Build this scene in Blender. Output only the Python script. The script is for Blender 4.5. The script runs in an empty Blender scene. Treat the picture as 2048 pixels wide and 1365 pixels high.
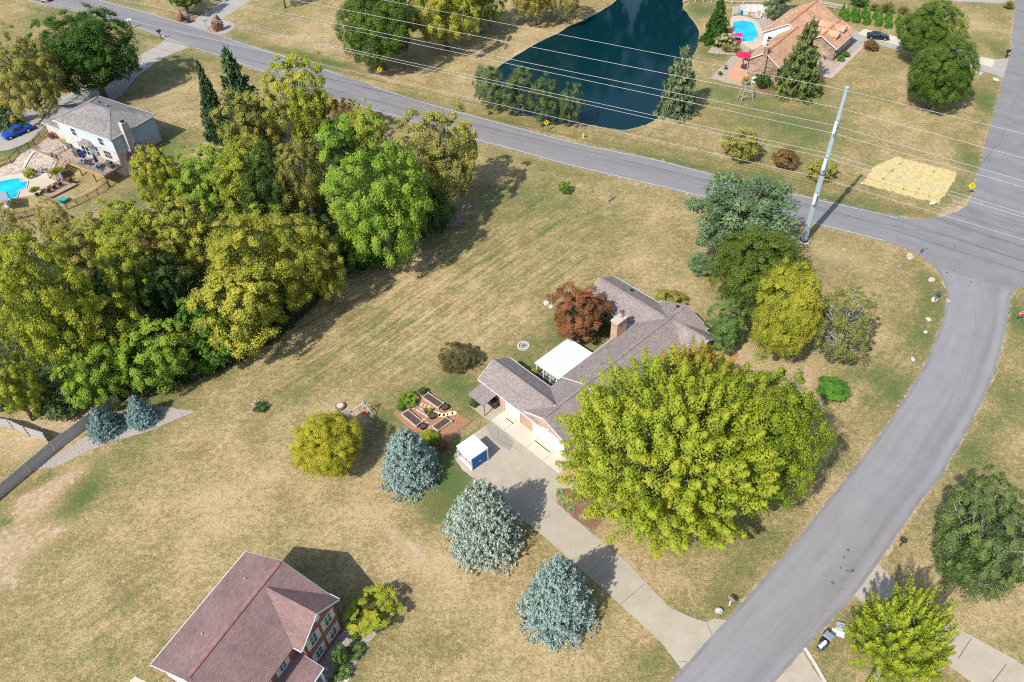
import bpy, bmesh, math, random
import numpy as np
from mathutils import Vector, Matrix
R = math.radians
sc = bpy.context.scene
C = sc.collection
rnd = random.Random(7)

# ------------------------------------------------------------------ camera, sky, sun, exposure
CAM_H = 75.0
FPX = 1593.0                      # focal length in photo pixels (28 mm on a 36 mm wide sensor)
PITCH, ROLL = R(44.358), R(2.262)
_f = np.array([0, math.cos(PITCH), -math.sin(PITCH)]); _r = np.array([1., 0, 0]); _d = np.cross(_f, _r)
_right = _r*math.cos(ROLL) + _d*math.sin(ROLL); _down = -_r*math.sin(ROLL) + _d*math.cos(ROLL)
CM = np.array([_right, _down, _f])
cam_d = bpy.data.cameras.new('camera'); cam = bpy.data.objects.new('camera', cam_d); C.objects.link(cam)
cam_d.sensor_width = 36; cam_d.lens = FPX/2048*36; cam_d.clip_end = 6000; cam_d.clip_start = 1
mw = Matrix.Identity(4)
for i in range(3):
    mw[i][0] = _right[i]; mw[i][1] = -_down[i]; mw[i][2] = -_f[i]
mw[2][3] = CAM_H
cam.matrix_world = mw
sc.camera = cam

SUN_EL = R(47.9); SUN_DIR = np.array([.649, .760])          # ground direction the shadows fall
w = bpy.data.worlds.new('World'); sc.world = w; w.use_nodes = True
wn = w.node_tree; sky = wn.nodes.new('ShaderNodeTexSky'); sky.sky_type = 'NISHITA'; sky.sun_disc = False
sky.sun_elevation = SUN_EL; sky.sun_rotation = math.atan2(-SUN_DIR[0], -SUN_DIR[1])
sky.air_density = 1.0; sky.dust_density = 1.2
wn.links.new(sky.outputs[0], wn.nodes['Background'].inputs[0]); wn.nodes['Background'].inputs[1].default_value = 0.15
sl = bpy.data.lights.new('sun', 'SUN'); sl.energy = 4.2; sl.angle = R(0.53); sl.color = (1, .95, .87)
so = bpy.data.objects.new('sun', sl); C.objects.link(so)
so.rotation_euler = Vector((SUN_DIR[0]*math.cos(SUN_EL), SUN_DIR[1]*math.cos(SUN_EL), -math.sin(SUN_EL))).to_track_quat('-Z', 'Y').to_euler()
so.location = (-60, -60, 150)
vs = sc.view_settings; vs.view_transform = 'Standard'; vs.look = 'None'; vs.exposure = 0.5; vs.gamma = 1
sc.cycles.use_denoising = False; sc.cycles.filter_width = 1.1
sc.cycles.max_bounces = 6; sc.cycles.transparent_max_bounces = 4

# ------------------------------------------------------------------ survey: photo pixel -> place on the ground
WO = np.array([-66.034, 121.407]); WA = R(148.34)           # pale house: front right corner, direction along its front
WAu = np.array([math.cos(WA), math.sin(WA)]); WAv = np.array([-math.sin(WA), math.cos(WA)])
def ss(a, b, x):
    t = np.clip((np.asarray(x, float)-a)/(b-a), 0, 1); return t*t*(3-2*t)
def hg(x, y):                                                # terrain height: a bank at the pale house
    x = np.asarray(x, float); y = np.asarray(y, float)
    u = (x-WO[0])*WAu[0]+(y-WO[1])*WAu[1]; v = -((x-WO[0])*WAv[0]+(y-WO[1])*WAv[1])
    s = v + 0.6*(u-8)
    return 2.4*ss(-4.5, 2, s)*(1-ss(12, 34, s))*ss(-22, -2, u)*(1-ss(40, 70, u))
def ray(px, py):
    return CM.T @ np.array([(px-1024)/FPX, (py-682.5)/FPX, 1.])
def at(px, py, z):
    d = ray(px, py); t = (z-CAM_H)/d[2]; return np.array([d[0]*t, d[1]*t, z])
def G(px, py):
    z = 0.
    for _ in range(14):
        p = at(px, py, z); z = .5*z+.5*float(hg(p[0], p[1]))
    p = at(px, py, z); p[2] = float(hg(p[0], p[1])); return p
def pj(P):
    c = (np.asarray(P)-np.array([0, 0, CAM_H])) @ CM.T
    return np.stack([1024+FPX*c[..., 0]/c[..., 2], 682.5+FPX*c[..., 1]/c[..., 2]], -1)
def zoomed(ox, oy, s):
    return lambda x, y: (ox+x*s, oy+y*s)
rp = zoomed(0, 230, .1612); r8 = zoomed(760, 770, .13187); r7 = zoomed(1420, 0, .15625); rn = zoomed(1360, 0, .09766)
def height_at(base, px, py):                                 # height on the vertical through base seen at a pixel
    d = ray(px, py); return CAM_H + d[2]*math.hypot(base[0], base[1])/math.hypot(d[0], d[1])

# ------------------------------------------------------------------ materials
MATS = {}
def lin(c):
    return tuple(v/12.92 if v <= .04045 else ((v+.055)/1.055)**2.4 for v in c)
def mat(name, col, rough=.8, var=.12, scale=3., bump=0., bscale=20., metal=0., col2=None, spec=.3, coord='Object', stretch=None, detail=5):
    if name in MATS: return MATS[name]
    m = bpy.data.materials.new(name); m.use_nodes = True; nt = m.node_tree; b = nt.nodes['Principled BSDF']
    b.inputs['Roughness'].default_value = rough; b.inputs['Metallic'].default_value = metal
    b.inputs['Specular IOR Level'].default_value = spec
    tc = nt.nodes.new('ShaderNodeTexCoord'); src = tc.outputs[coord]
    if stretch:
        mp = nt.nodes.new('ShaderNodeMapping'); mp.inputs['Scale'].default_value = stretch; nt.links.new(src, mp.inputs[0]); src = mp.outputs[0]
    n = nt.nodes.new('ShaderNodeTexNoise'); n.inputs['Scale'].default_value = scale; n.inputs['Detail'].default_value = detail
    nt.links.new(src, n.inputs['Vector'])
    rp_ = nt.nodes.new('ShaderNodeValToRGB'); rp_.color_ramp.elements[0].position = .3; rp_.color_ramp.elements[1].position = .7
    c2 = col2 or tuple(min(1, c*(1+var)) for c in col)
    c1 = col if col2 else tuple(c*(1-var) for c in col)
    rp_.color_ramp.elements[0].color = (*c1, 1); rp_.color_ramp.elements[1].color = (*c2, 1)
    nt.links.new(n.outputs[0], rp_.inputs[0]); nt.links.new(rp_.outputs[0], b.inputs['Base Color'])
    if bump:
        n2 = nt.nodes.new('ShaderNodeTexNoise'); n2.inputs['Scale'].default_value = bscale; n2.inputs['Detail'].default_value = 4
        nt.links.new(src, n2.inputs['Vector'])
        bp = nt.nodes.new('ShaderNodeBump'); bp.inputs['Strength'].default_value = bump; bp.inputs['Distance'].default_value = .05
        nt.links.new(n2.outputs[0], bp.inputs['Height']); nt.links.new(bp.outputs[0], b.inputs['Normal'])
    MATS[name] = m; return m
def brickmat(name, c1, c2, mortar, bw, bh, ms=.01, rough=.9, bump=.4, off=.5, patch=.25):
    if name in MATS: return MATS[name]
    m = bpy.data.materials.new(name); m.use_nodes = True; nt = m.node_tree; b = nt.nodes['Principled BSDF']
    b.inputs['Roughness'].default_value = rough; b.inputs['Specular IOR Level'].default_value = .2
    tc = nt.nodes.new('ShaderNodeTexCoord'); br = nt.nodes.new('ShaderNodeTexBrick')
    br.inputs['Color1'].default_value = (*c1, 1); br.inputs['Color2'].default_value = (*c2, 1); br.inputs['Mortar'].default_value = (*mortar, 1)
    br.inputs['Scale'].default_value = 1; br.inputs['Brick Width'].default_value = bw; br.inputs['Row Height'].default_value = bh
    br.inputs['Mortar Size'].default_value = ms; br.inputs['Bias'].default_value = 0; br.offset = off
    nt.links.new(tc.outputs['UV'], br.inputs['Vector'])
    n = nt.nodes.new('ShaderNodeTexNoise'); n.inputs['Scale'].default_value = .35; n.inputs['Detail'].default_value = 8; n.inputs['Roughness'].default_value = .65
    nt.links.new(tc.outputs['Object'], n.inputs['Vector'])
    mr = nt.nodes.new('ShaderNodeMapRange'); mr.inputs[1].default_value = .3; mr.inputs[2].default_value = .7; mr.inputs[3].default_value = 1-patch; mr.inputs[4].default_value = 1+patch
    nt.links.new(n.outputs[0], mr.inputs[0])
    mx = nt.nodes.new('ShaderNodeMix'); mx.data_type = 'RGBA'; mx.blend_type = 'MULTIPLY'; mx.inputs[0].default_value = 1
    nt.links.new(br.outputs['Color'], mx.inputs[6]); nt.links.new(mr.outputs[0], mx.inputs[7]); nt.links.new(mx.outputs[2], b.inputs['Base Color'])
    bp = nt.nodes.new('ShaderNodeBump'); bp.inputs['Strength'].default_value = bump; bp.inputs['Distance'].default_value = .02; bp.invert = True
    nt.links.new(br.outputs['Fac'], bp.inputs['Height']); nt.links.new(bp.outputs[0], b.inputs['Normal'])
    MATS[name] = m; return m
def leafmat(name, ca, cb, cc=None, pc=.9, trans=.4, rough=.55):
    """ca..cb by the leaf's own tint, cc only for the most turned leaves"""
    if name in MATS: return MATS[name]
    m = bpy.data.materials.new(name); m.use_nodes = True; nt = m.node_tree; b = nt.nodes['Principled BSDF']
    b.inputs['Roughness'].default_value = rough; b.inputs['Specular IOR Level'].default_value = .25
    a = nt.nodes.new('ShaderNodeAttribute'); a.attribute_name = 'tint'
    oi = nt.nodes.new('ShaderNodeObjectInfo')
    ad = nt.nodes.new('ShaderNodeMath'); ad.operation = 'MULTIPLY_ADD'; ad.inputs[1].default_value = .24; ad.inputs[2].default_value = -.12
    nt.links.new(oi.outputs['Random'], ad.inputs[0])
    su = nt.nodes.new('ShaderNodeMath'); su.operation = 'ADD'; nt.links.new(a.outputs['Fac'], su.inputs[0]); nt.links.new(ad.outputs[0], su.inputs[1])
    rr = nt.nodes.new('ShaderNodeValToRGB'); e = rr.color_ramp.elements
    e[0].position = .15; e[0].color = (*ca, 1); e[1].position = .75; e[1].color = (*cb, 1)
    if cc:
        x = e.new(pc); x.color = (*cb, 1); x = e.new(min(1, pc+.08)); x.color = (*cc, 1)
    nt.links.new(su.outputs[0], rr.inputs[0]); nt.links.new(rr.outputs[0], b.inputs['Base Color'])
    if trans:
        t = nt.nodes.new('ShaderNodeBsdfTranslucent'); ms = nt.nodes.new('ShaderNodeMixShader'); ms.inputs[0].default_value = trans
        nt.links.new(rr.outputs[0], t.inputs[0]); nt.links.new(b.outputs[0], ms.inputs[1]); nt.links.new(t.outputs[0], ms.inputs[2])
        nt.links.new(ms.outputs[0], nt.nodes['Material Output'].inputs[0])
    MATS[name] = m; return m

# ------------------------------------------------------------------ mesh building
def link(o, parent=None):
    C.objects.link(o)
    if parent is not None: o.parent = parent
    return o
def tag(o, label=None, cat=None, group=None, kind=None):
    if label: o['label'] = label
    if cat: o['category'] = cat
    if group: o['group'] = group
    if kind: o['kind'] = kind
    return o
def empty(name, loc=(0, 0, 0), rz=0., label=None, cat=None, group=None):
    o = bpy.data.objects.new(name, None); o.empty_display_size = .3
    o.location = loc; o.rotation_euler = (0, 0, rz); C.objects.link(o); return tag(o, label, cat, group)
class MB:
    def __init__(s): s.v = []; s.f = []
    def poly(s, pts):
        n = len(s.v); s.v += [tuple(map(float, p)) for p in pts]; s.f.append(tuple(range(n, n+len(pts)))); return s
    def box(s, x0, y0, z0, x1, y1, z1):
        n = len(s.v)
        s.v += [(x0, y0, z0), (x1, y0, z0), (x1, y1, z0), (x0, y1, z0), (x0, y0, z1), (x1, y0, z1), (x1, y1, z1), (x0, y1, z1)]
        s.f += [(n, n+3, n+2, n+1), (n+4, n+5, n+6, n+7), (n, n+1, n+5, n+4), (n+1, n+2, n+6, n+5), (n+2, n+3, n+7, n+6), (n+3, n, n+4, n+7)]; return s
    def hexa(s, b, t):                       # 4 bottom points, 4 top points
        n = len(s.v); s.v += [tuple(map(float, p)) for p in list(b)+list(t)]
        s.f += [(n, n+3, n+2, n+1), (n+4, n+5, n+6, n+7), (n, n+1, n+5, n+4), (n+1, n+2, n+6, n+5), (n+2, n+3, n+7, n+6), (n+3, n, n+4, n+7)]; return s
    def prism(s, pts, off):                  # polygon of 3d points swept along off
        n = len(s.v); k = len(pts); off = tuple(map(float, off))
        s.v += [tuple(map(float, p)) for p in pts]; s.v += [tuple(float(a)+b for a, b in zip(p, off)) for p in pts]
        s.f.append(tuple(range(n+k-1, n-1, -1))); s.f.append(tuple(range(n+k, n+2*k)))
        for i in range(k):
            j = (i+1) % k; s.f.append((n+i, n+j, n+k+j, n+k+i))
        return s
    def tube(s, pts, r, n=6, cap=True):
        pts = [Vector(p) for p in pts]; rs = r if isinstance(r, (list, tuple)) else [r]*len(pts); base = len(s.v)
        for i, p in enumerate(pts):
            d = (pts[min(i+1, len(pts)-1)]-pts[max(i-1, 0)]).normalized()
            a = d.cross(Vector((0, 0, 1)) if abs(d.z) < .95 else Vector((1, 0, 0))).normalized(); b = d.cross(a)
            for k in range(n):
                t = 2*math.pi*k/n; s.v.append(tuple(p+(a*math.cos(t)+b*math.sin(t))*rs[i]))
        for i in range(len(pts)-1):
            for k in range(n):
                q = base+i*n; s.f.append((q+k, q+n+k, q+n+(k+1) % n, q+(k+1) % n))
        if cap:
            s.f.append(tuple(base+k for k in range(n))); q = base+(len(pts)-1)*n; s.f.append(tuple(q+k for k in reversed(range(n))))
        return s
    def lathe(s, prof, n=16, c=(0, 0, 0), sx=1, sy=1):
        base = len(s.v)
        for r, z in prof:
            for k in range(n):
                t = 2*math.pi*k/n; s.v.append((c[0]+r*math.cos(t)*sx, c[1]+r*math.sin(t)*sy, c[2]+z))
        for i in range(len(prof)-1):
            for k in range(n):
                q = base+i*n; s.f.append((q+k, q+(k+1) % n, q+n+(k+1) % n, q+n+k))
        if prof[0][0] > 1e-4: s.f.append(tuple(base+k for k in reversed(range(n))))
        if prof[-1][0] > 1e-4: q = base+(len(prof)-1)*n; s.f.append(tuple(q+k for k in range(n)))
        return s
    def beam(s, p, q, w=.1, h=None):
        p = Vector(p); q = Vector(q); h = h or w; d = (q-p).normalized()
        a = d.cross(Vector((0, 0, 1)) if abs(d.z) < .95 else Vector((0, 1, 0))).normalized(); b = a.cross(d).normalized()
        c = [a*x*w/2+b*y*h/2 for x, y in ((-1, -1), (1, -1), (1, 1), (-1, 1))]
        return s.hexa([p+k for k in c], [q+k for k in c])
    def mesh(s, name, smooth=False):
        me = bpy.data.meshes.new(name); me.from_pydata(s.v, [], s.f); me.update()
        uv = me.uv_layers.new(name='UVMap').data
        for p in me.polygons:
            n = p.normal
            t = Vector((-n.y, n.x, 0)); t = t.normalized() if t.length > 1e-3 else Vector((1, 0, 0)); b = n.cross(t)
            for li in p.loop_indices:
                c = me.vertices[me.loops[li].vertex_index].co; uv[li].uv = (c.dot(t), c.dot(b))
            p.use_smooth = smooth
        return me
    def build(s, name, m, parent=None, smooth=False):
        me = s.mesh(name, smooth); me.materials.append(m)
        return link(bpy.data.objects.new(name, me), parent)
def box(name, m, parent, *a): return MB().box(*a).build(name, m, parent)
def inst(o, parent=None, loc=None, rz=None, scale=None, name=None):
    c = o.copy(); C.objects.link(c)
    if parent is not None: c.parent = parent
    if loc is not None: c.location = loc
    if rz is not None: c.rotation_euler = (0, 0, rz)
    if scale is not None: c.scale = scale
    if name: c.name = name
    return c
def copy_tree(root, loc, rz, label, scale=None):
    r = root.copy(); C.objects.link(r); r.location = loc; r.rotation_euler = (0, 0, rz); r['label'] = label
    if scale: r.scale = scale
    for ch in [o for o in root.children]:
        c = ch.copy(); C.objects.link(c); c.parent = r
        for gch in [o for o in ch.children]:
            d = gch.copy(); C.objects.link(d); d.parent = c
    return r
def spline(pts, k=8, closed=False):
    pts = [np.asarray(p, float) for p in pts]; n = len(pts); out = []
    for i in range(n if closed else n-1):
        p0, p1, p2, p3 = (pts[(i-1) % n], pts[i], pts[(i+1) % n], pts[(i+2) % n]) if closed else (pts[max(i-1, 0)], pts[i], pts[i+1], pts[min(i+2, n-1)])
        for j in range(k):
            t = j/k; out.append(.5*((2*p1)+(-p0+p2)*t+(2*p0-5*p1+4*p2-p3)*t*t+(-p0+3*p1-3*p2+p3)*t**3))
    if not closed: out.append(pts[-1])
    return out
def sheet(name, pts, dz, m, kind='structure', drape=False, edge=0., z=None, parent=None):
    """flat paved or planted area from ground points"""
    P = [np.asarray(p, float)[:2] for p in pts]
    if edge:
        Q = []
        for i, p in enumerate(P):
            q = P[(i+1) % len(P)]; L = np.hypot(*(q-p)); n = max(1, int(L/.5))
            for j in range(n): Q.append(p+(q-p)*j/n+np.array([rnd.uniform(-edge, edge), rnd.uniform(-edge, edge)]))
        P = Q
    bm = bmesh.new(); f = bm.faces.new([bm.verts.new((p[0], p[1], 0)) for p in P])
    if f.normal.z < 0: bmesh.ops.reverse_faces(bm, faces=[f])
    bmesh.ops.recalc_face_normals(bm, faces=bm.faces[:])
    bmesh.ops.triangulate(bm, faces=bm.faces[:])
    for f in bm.faces:
        if f.normal.z < 0: f.normal_flip()
    if drape:
        for _ in range(6):
            es = [e for e in bm.edges if e.calc_length() > 1.0]
            if not es: break
            bmesh.ops.subdivide_edges(bm, edges=es, cuts=1); bmesh.ops.triangulate(bm, faces=bm.faces[:])
    for v in bm.verts:
        v.co.z = dz + (float(hg(v.co.x, v.co.y)) if z is None else z)
    me = bpy.data.meshes.new(name); bm.to_mesh(me); bm.free()
    uv = me.uv_layers.new(name='UVMap').data
    for l in me.loops: c = me.vertices[l.vertex_index].co; uv[l.index].uv = (c.x, c.y)
    me.materials.append(m); o = bpy.data.objects.new(name, me); link(o, parent)
    return tag(o, kind=kind) if parent is None else o
def strip(name, line, width, dz, m, kind='structure', parent=None):
    """ribbon of given width along ground points"""
    mb = MB(); L = [np.asarray(p, float)[:2] for p in line]; lft, rgt = [], []
    for i, p in enumerate(L):
        d = L[min(i+1, len(L)-1)]-L[max(i-1, 0)]; d = d/np.hypot(*d); n = np.array([-d[1], d[0]])*width/2
        lft.append((*(p+n), dz+float(hg(*p)))); rgt.append((*(p-n), dz+float(hg(*p))))
    for i in range(len(L)-1): mb.poly([rgt[i], rgt[i+1], lft[i+1], lft[i]])
    o = mb.build(name, m, parent)
    return tag(o, kind=kind) if parent is None and kind else o
# ------------------------------------------------------------------ roads: outline points read off the photograph
def gs(L): return [G(*p)[:2] for p in L]
near_edge = [(-160, -55), (-40, -22), (97, 12), (233, 43), (333, 78), (472, 125), (660, 192), (802, 238), (939, 278), (1024, 300), (1124, 328), (1224, 352), (1384, 390), (1592, 440), (1740, 477), (1769, 484)]
turn_edge = [(1769, 484), (1806, 496), (1836, 510), (1866, 532), (1883, 555), (1893, 582), (1891, 612), (1883, 648), (1869, 685), (1853, 722), (1829, 765), (1789, 828), (1749, 885), (1679, 973), (1603, 1067), (1536, 1147), (1454, 1240), (1362, 1340), (1260, 1450)]
far_edge = [(20, -52), (130, -20), (200, 0), (300, 27), (388, 53.5), (439, 70), (487, 87), (568, 112), (645, 137), (779, 183), (879, 213), (1024, 252), (1157, 287), (1307, 318), (1457, 357), (1580, 385.5), (1740, 422), (1796, 435)]
side_edge = [(1796, 435), (1853, 439), (1896, 430), (1926, 417), (1941, 397), (1949, 373), (1963, 320), (1973, 277), (1993, 207), (2006, 157), (2018, 117), (2029, 33), (2030, 0), (2029, -45)]
side_far = [(2100, -45), (2104, 0), (2100, 60), (2090, 160), (2080, 280), (2076, 360), (2090, 420), (2120, 452), (2300, 495)]
low_edge = [(2300, 640), (2110, 588), (2048, 572), (2036, 578), (2024, 590), (2019, 608), (2016, 635), (2006, 682), (1993, 732), (1973, 785), (1936, 858), (1906, 910), (1883, 953), (1846, 997), (1793, 1073), (1756, 1127), (1709, 1190), (1663, 1240), (1596, 1313), (1470, 1450)]
NE_, TE, FE, SE, SF, LE = [spline(gs(L), 5) for L in (near_edge, turn_edge, far_edge, side_edge, side_far, low_edge)]
road_poly = NE_[:-1]+TE+LE[::-1]+SF[::-1]+SE[::-1]+FE[:-1][::-1]

pond_px = [(1231, 3), (1174, 37), (1134, 55), (1117, 67), (1091, 78), (1051, 100), (1024, 117), (992, 138), (975, 160), (984, 190), (1010, 212), (1060, 232), (1115, 246), (1157, 247), (1191, 252), (1241, 260), (1274, 255), (1307, 243), (1324, 227), (1344, 200), (1377, 127), (1391, 103), (1397, 83), (1396, 60), (1377, 30), (1366, 17), (1367, 0), (1360, -25), (1300, -42), (1235, -25)]
pond_poly = np.array(spline([at(x, y, -.3)[:2] for x, y in pond_px], 4, closed=True))

def dist_poly(X, Y, P, closed=True):
    d = np.full(X.shape, 1e9); P = np.asarray(P); n = len(P)
    for i in range(n if closed else n-1):
        a = P[i]; b = P[(i+1) % n]; ab = b-a; L2 = max(1e-9, ab@ab)
        t = np.clip(((X-a[0])*ab[0]+(Y-a[1])*ab[1])/L2, 0, 1)
        d = np.minimum(d, (X-a[0]-t*ab[0])**2+(Y-a[1]-t*ab[1])**2)
    return np.sqrt(d)
def inside(X, Y, P):
    P = np.asarray(P); c = np.zeros(X.shape, bool); n = len(P)
    for i in range(n):
        a = P[i]; b = P[(i+1) % n]
        if a[1] == b[1]: continue
        c ^= ((a[1] > Y) != (b[1] > Y)) & (X < (b[0]-a[0])*(Y-a[1])/(b[1]-a[1])+a[0])
    return c

# ------------------------------------------------------------------ ground: one sheet to the horizon, its turf painted where the lawn is green, straw or bare
xs = np.concatenate([[-4000, -1200, -500, -250, -170], np.arange(-136, 137, .8), [170, 250, 500, 1200, 4000]])
ys = np.concatenate([[-3000, -800, -200, -50], np.arange(4, 226, .8), [260, 340, 600, 1500, 5000]])
XX, YY = np.meshgrid(xs, ys); ZZ = hg(XX, YY)
near = (np.abs(XX) < 140) & (YY > 0) & (YY < 230)
dp = np.where(near, dist_poly(XX, YY, pond_poly), 99.); ip = inside(XX, YY, pond_poly)
ZZ = ZZ+np.where(ip, -.3-1.3*ss(0, 4, dp), -.3*(1-ss(0, 1.6, dp)))
dr = np.where(near, dist_poly(XX, YY, road_poly), 99.)
green = np.zeros(XX.shape); bare = np.zeros(XX.shape)
def brush(A, px, py, rad, s, rad2=None, ang=0.):
    p = G(px, py); dx = XX-p[0]; dy = YY-p[1]; c, sn = math.cos(R(ang)), math.sin(R(ang)); r2 = rad2 or rad
    q = ((dx*c+dy*sn)/rad)**2+((-dx*sn+dy*c)/r2)**2
    A += s*np.exp(-q)
# (px, py, radius m, strength[, second radius, angle])
for a in [(640, 120, 9, .8, 2, -28), (560, 100, 7, .7, 1.6, -28), (800, 190, 9, .7, 1.8, -26), (960, 240, 9, .6, 1.8, -24), (1150, 300, 9, .35, 1.8, -18), (1330, 330, 8, .65, 3, -20), (1480, 345, 9, .6, 2, -18), (1650, 400, 8, .5, 1.6, -15), (1800, 425, 8, .5, 1.4, -15),
          (1955, 330, 2.2, .9, 9, 0), (1985, 220, 2.0, .8, 10, 0), (2010, 110, 2.0, .7, 9, 0), (1930, 400, 3, .5),
          (1865, 590, 2.4, .7, 5, 0), (1860, 690, 2.4, .65, 6, 20), (1800, 790, 2.6, .6, 6, 35), (1700, 930, 2.2, .55, 6, 40), (1560, 1100, 2, .4, 6, 42), (1470, 1200, 2.5, .4),
          (2035, 640, 2.5, .7, 8, 0), (2010, 780, 2.8, .65, 8, 25), (1930, 910, 3, .5, 5, 35), (1780, 1110, 2, .3), (1690, 1240, 2.5, .6), (1620, 1330, 2, .4), (1960, 1330, 3, .5),
          (1420, 100, 5, .9), (1440, 190, 7, .6), (1500, 200, 5, .5), (1560, 240, 7, .7), (1640, 260, 7, .6), (1720, 300, 5, .4), (1400, 20, 4, .9), (1600, 300, 6, .5), (1500, 330, 4, .3), (1680, 200, 6, .3), (1760, 170, 6, .1), (1700, 8, 8, .6), (1900, 90, 6, .15),
          (1100, 420, 14, .3, 6, -15), (1240, 470, 10, .3), (1000, 400, 8, .25), (1450, 420, 5, .3), (960, 310, 8, .25),
          (1190, 660, 4, .4), (1080, 700, 4, .7), (1120, 660, 3, .6), (1060, 740, 3, .4), (930, 790, 4, .8), (1010, 700, 3, .15), (900, 770, 3, .45), (790, 830, 4, .7), (750, 850, 3, .4), (880, 940, 4, .9), (900, 1010, 4, .85), (860, 1030, 3, .5), (930, 900, 2, .5), (900, 960, 3, .5),
          (400, 740, 5, .7, 2.5, 30), (330, 790, 4, .6), (560, 640, 7, .25, 3, 30), (640, 740, 6, .35, 3, 30), (680, 720, 4, .2), (600, 790, 3, .3), (300, 850, 3, .55), (250, 900, 3.5, .5), (160, 1000, 3, 1.2, 1.7, 50), (190, 960, 2.5, .6), (100, 950, 2.2, .55, 1.1, 45), (12, 1045, .9, 1.6, .5, 45), (1000, 1100, 3, .1),
          (700, 1250, 2, .4), (890, 1280, 3, .3), (600, 1120, 3, .2), (210, 1310, 3, .2), (1390, 1330, 2, .6), (1310, 1330, 3, .1),
          (100, 40, 12, .5, 5, -20), (200, 20, 8, .4), (350, 130, 8, .5), (300, 300, 4, 1.0), (350, 290, 5, .6), (250, 400, 5, .4), (130, 370, 3, .5), (20, 290, 4, 1.2), (60, 320, 3, .6), (330, 400, 5, .2), (60, 440, 6, .2), (20, 60, 6, .3), (440, 50, 6, .3), (520, 60, 8, .3)]:
    brush(green, a[0], a[1], a[2], a[3], *(a[4:] if len(a) > 4 else ()))
for a in [(420, 30, 9, -.25), (600, 60, 12, -.3), (800, 160, 10, -.35), (900, 90, 9, -.3), (1050, 60, 8, -.3), (500, 1000, 8, -.25), (420, 1020, 7, -.25), (700, 1050, 6, -.4), (850, 1130, 5, -.35), (950, 1180, 6, -.3), (1100, 1300, 5, -.3), (620, 980, 6, -.25), (760, 980, 4, -.2), (1450, 690, 5, -.45), (1540, 740, 5, -.4), (1700, 830, 5, -.3), (1750, 620, 4, -.15), (1350, 1150, 5, -.3), (1850, 1150, 4, -.3), (1990, 1220, 6, -.4), (1300, 480, 8, -.15), (800, 540, 7, -.25), (900, 620, 8, -.1), (1850, 200, 8, -.3), (1800, 290, 9, -.25), (1900, 60, 8, -.1), (170, 1180, 9, .0), (330, 200, 9, -.15), (480, 290, 6, -.2), (30, 870, 4, -.4), (110, 830, 4, -.4)]:
    brush(green, *a)
for a in [(70, 1010, 3.4, .62, 2.0, 45), (40, 1090, 2.6, .5), (130, 960, 3.0, .6, 1.2, 45), (10, 1160, 2.6, .45), (60, 1000, 1.3, .6), (-30, 1100, 3, .45), (110, 1060, 2.2, .45), (140, 900, 2, .4, .8, 30), (770, 1050, 2.6, .55, .8, -48), (815, 1095, 2.4, .6, .8, -48), (840, 1110, 1.8, .3), (1440, 700, 3, .6), (1480, 715, 2.2, .5), (1560, 745, 3.5, .55, 1.6, -10), (1630, 720, 3, .4), (1640, 810, 2.5, .4), (1600, 760, 2.5, .5), (1010, 170, 5, .35), (950, 190, 5, .3), (1060, 100, 5, .5, 2, 30), (1170, 400, .1, 0), (1660, 510, 3, .45), (1720, 520, 2.5, .3), (880, 790, 1.5, .3), (690, 830, 2.5, .55), (715, 850, 2.4, .5), (640, 820, 2, .3), (1000, 1085, 2.5, .3), (860, 1200, 2.2, .35), (960, 1240, 2, .3), (1150, 480, 3, .2), (1290, 500, 3, .3), (150, 830, 3, .6), (80, 845, 3, .5), (40, 900, 3, .4), (1870, 1230, 2, .5), (1990, 1200, 3, .4), (1840, 1100, 1.5, .35), (1760, 1100, 1, .3), (1920, 405, 2, .5), (1900, 425, 2, .6), (1270, 1050, 2.5, .3), (290, 370, 3, .4), (260, 350, 2, .4)]:
    brush(bare, a[0], a[1], a[2], a[3], *(a[4:] if len(a) > 4 else ()))
bare += np.where(dr < 1.2, .55*np.exp(-(dr/.35)**2), 0)
green += np.where(near, .30*np.exp(-((dr-2.2)/1.6)**2), 0)
bare += np.where(near & ~ip, .4*np.exp(-(dp/.8)**2), 0)
mown = np.full(XX.shape, .18)
for a in [(800, 620, 13, .9), (950, 560, 12, .9), (650, 700, 9, .7), (1100, 470, 12, .6), (1780, 760, 9, .5), (250, 1250, 8, .5)]: brush(mown, *a)
gm = bpy.data.materials.new('turf'); gm.use_nodes = True; nt = gm.node_tree; B = nt.nodes['Principled BSDF']
B.inputs['Roughness'].default_value = .95; B.inputs['Specular IOR Level'].default_value = .1
def nd(t, **k):
    n = nt.nodes.new(t)
    for a, b in k.items(): setattr(n, a, b)
    return n
geo = nd('ShaderNodeNewGeometry')
def noise(scale, detail=4, rough=.55, rot=0., stretch=None, dist=0.):
    mp = nd('ShaderNodeMapping', vector_type='TEXTURE'); mp.inputs['Rotation'].default_value = (0, 0, rot)
    if stretch: mp.inputs['Scale'].default_value = tuple(1/s_ for s_ in stretch)
    nt.links.new(geo.outputs['Position'], mp.inputs[0])
    n = nd('ShaderNodeTexNoise'); n.inputs['Scale'].default_value = scale; n.inputs['Detail'].default_value = detail; n.inputs['Roughness'].default_value = rough; n.inputs['Distortion'].default_value = dist
    nt.links.new(mp.outputs[0], n.inputs['Vector']); return n.outputs[0]
def math_(op, a, b=None, c=None, clamp=False):
    m = nd('ShaderNodeMath', operation=op, use_clamp=clamp)
    for i, x in enumerate((a, b, c)):
        if x is None: continue
        if isinstance(x, (int, float)): m.inputs[i].default_value = x
        else: nt.links.new(x, m.inputs[i])
    return m.outputs[0]
def cen(x, k): return math_('MULTIPLY', math_('SUBTRACT', x, .5), k)
def add(*t):
    o = t[0]
    for x in t[1:]: o = math_('ADD', o, x)
    return o
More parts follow.
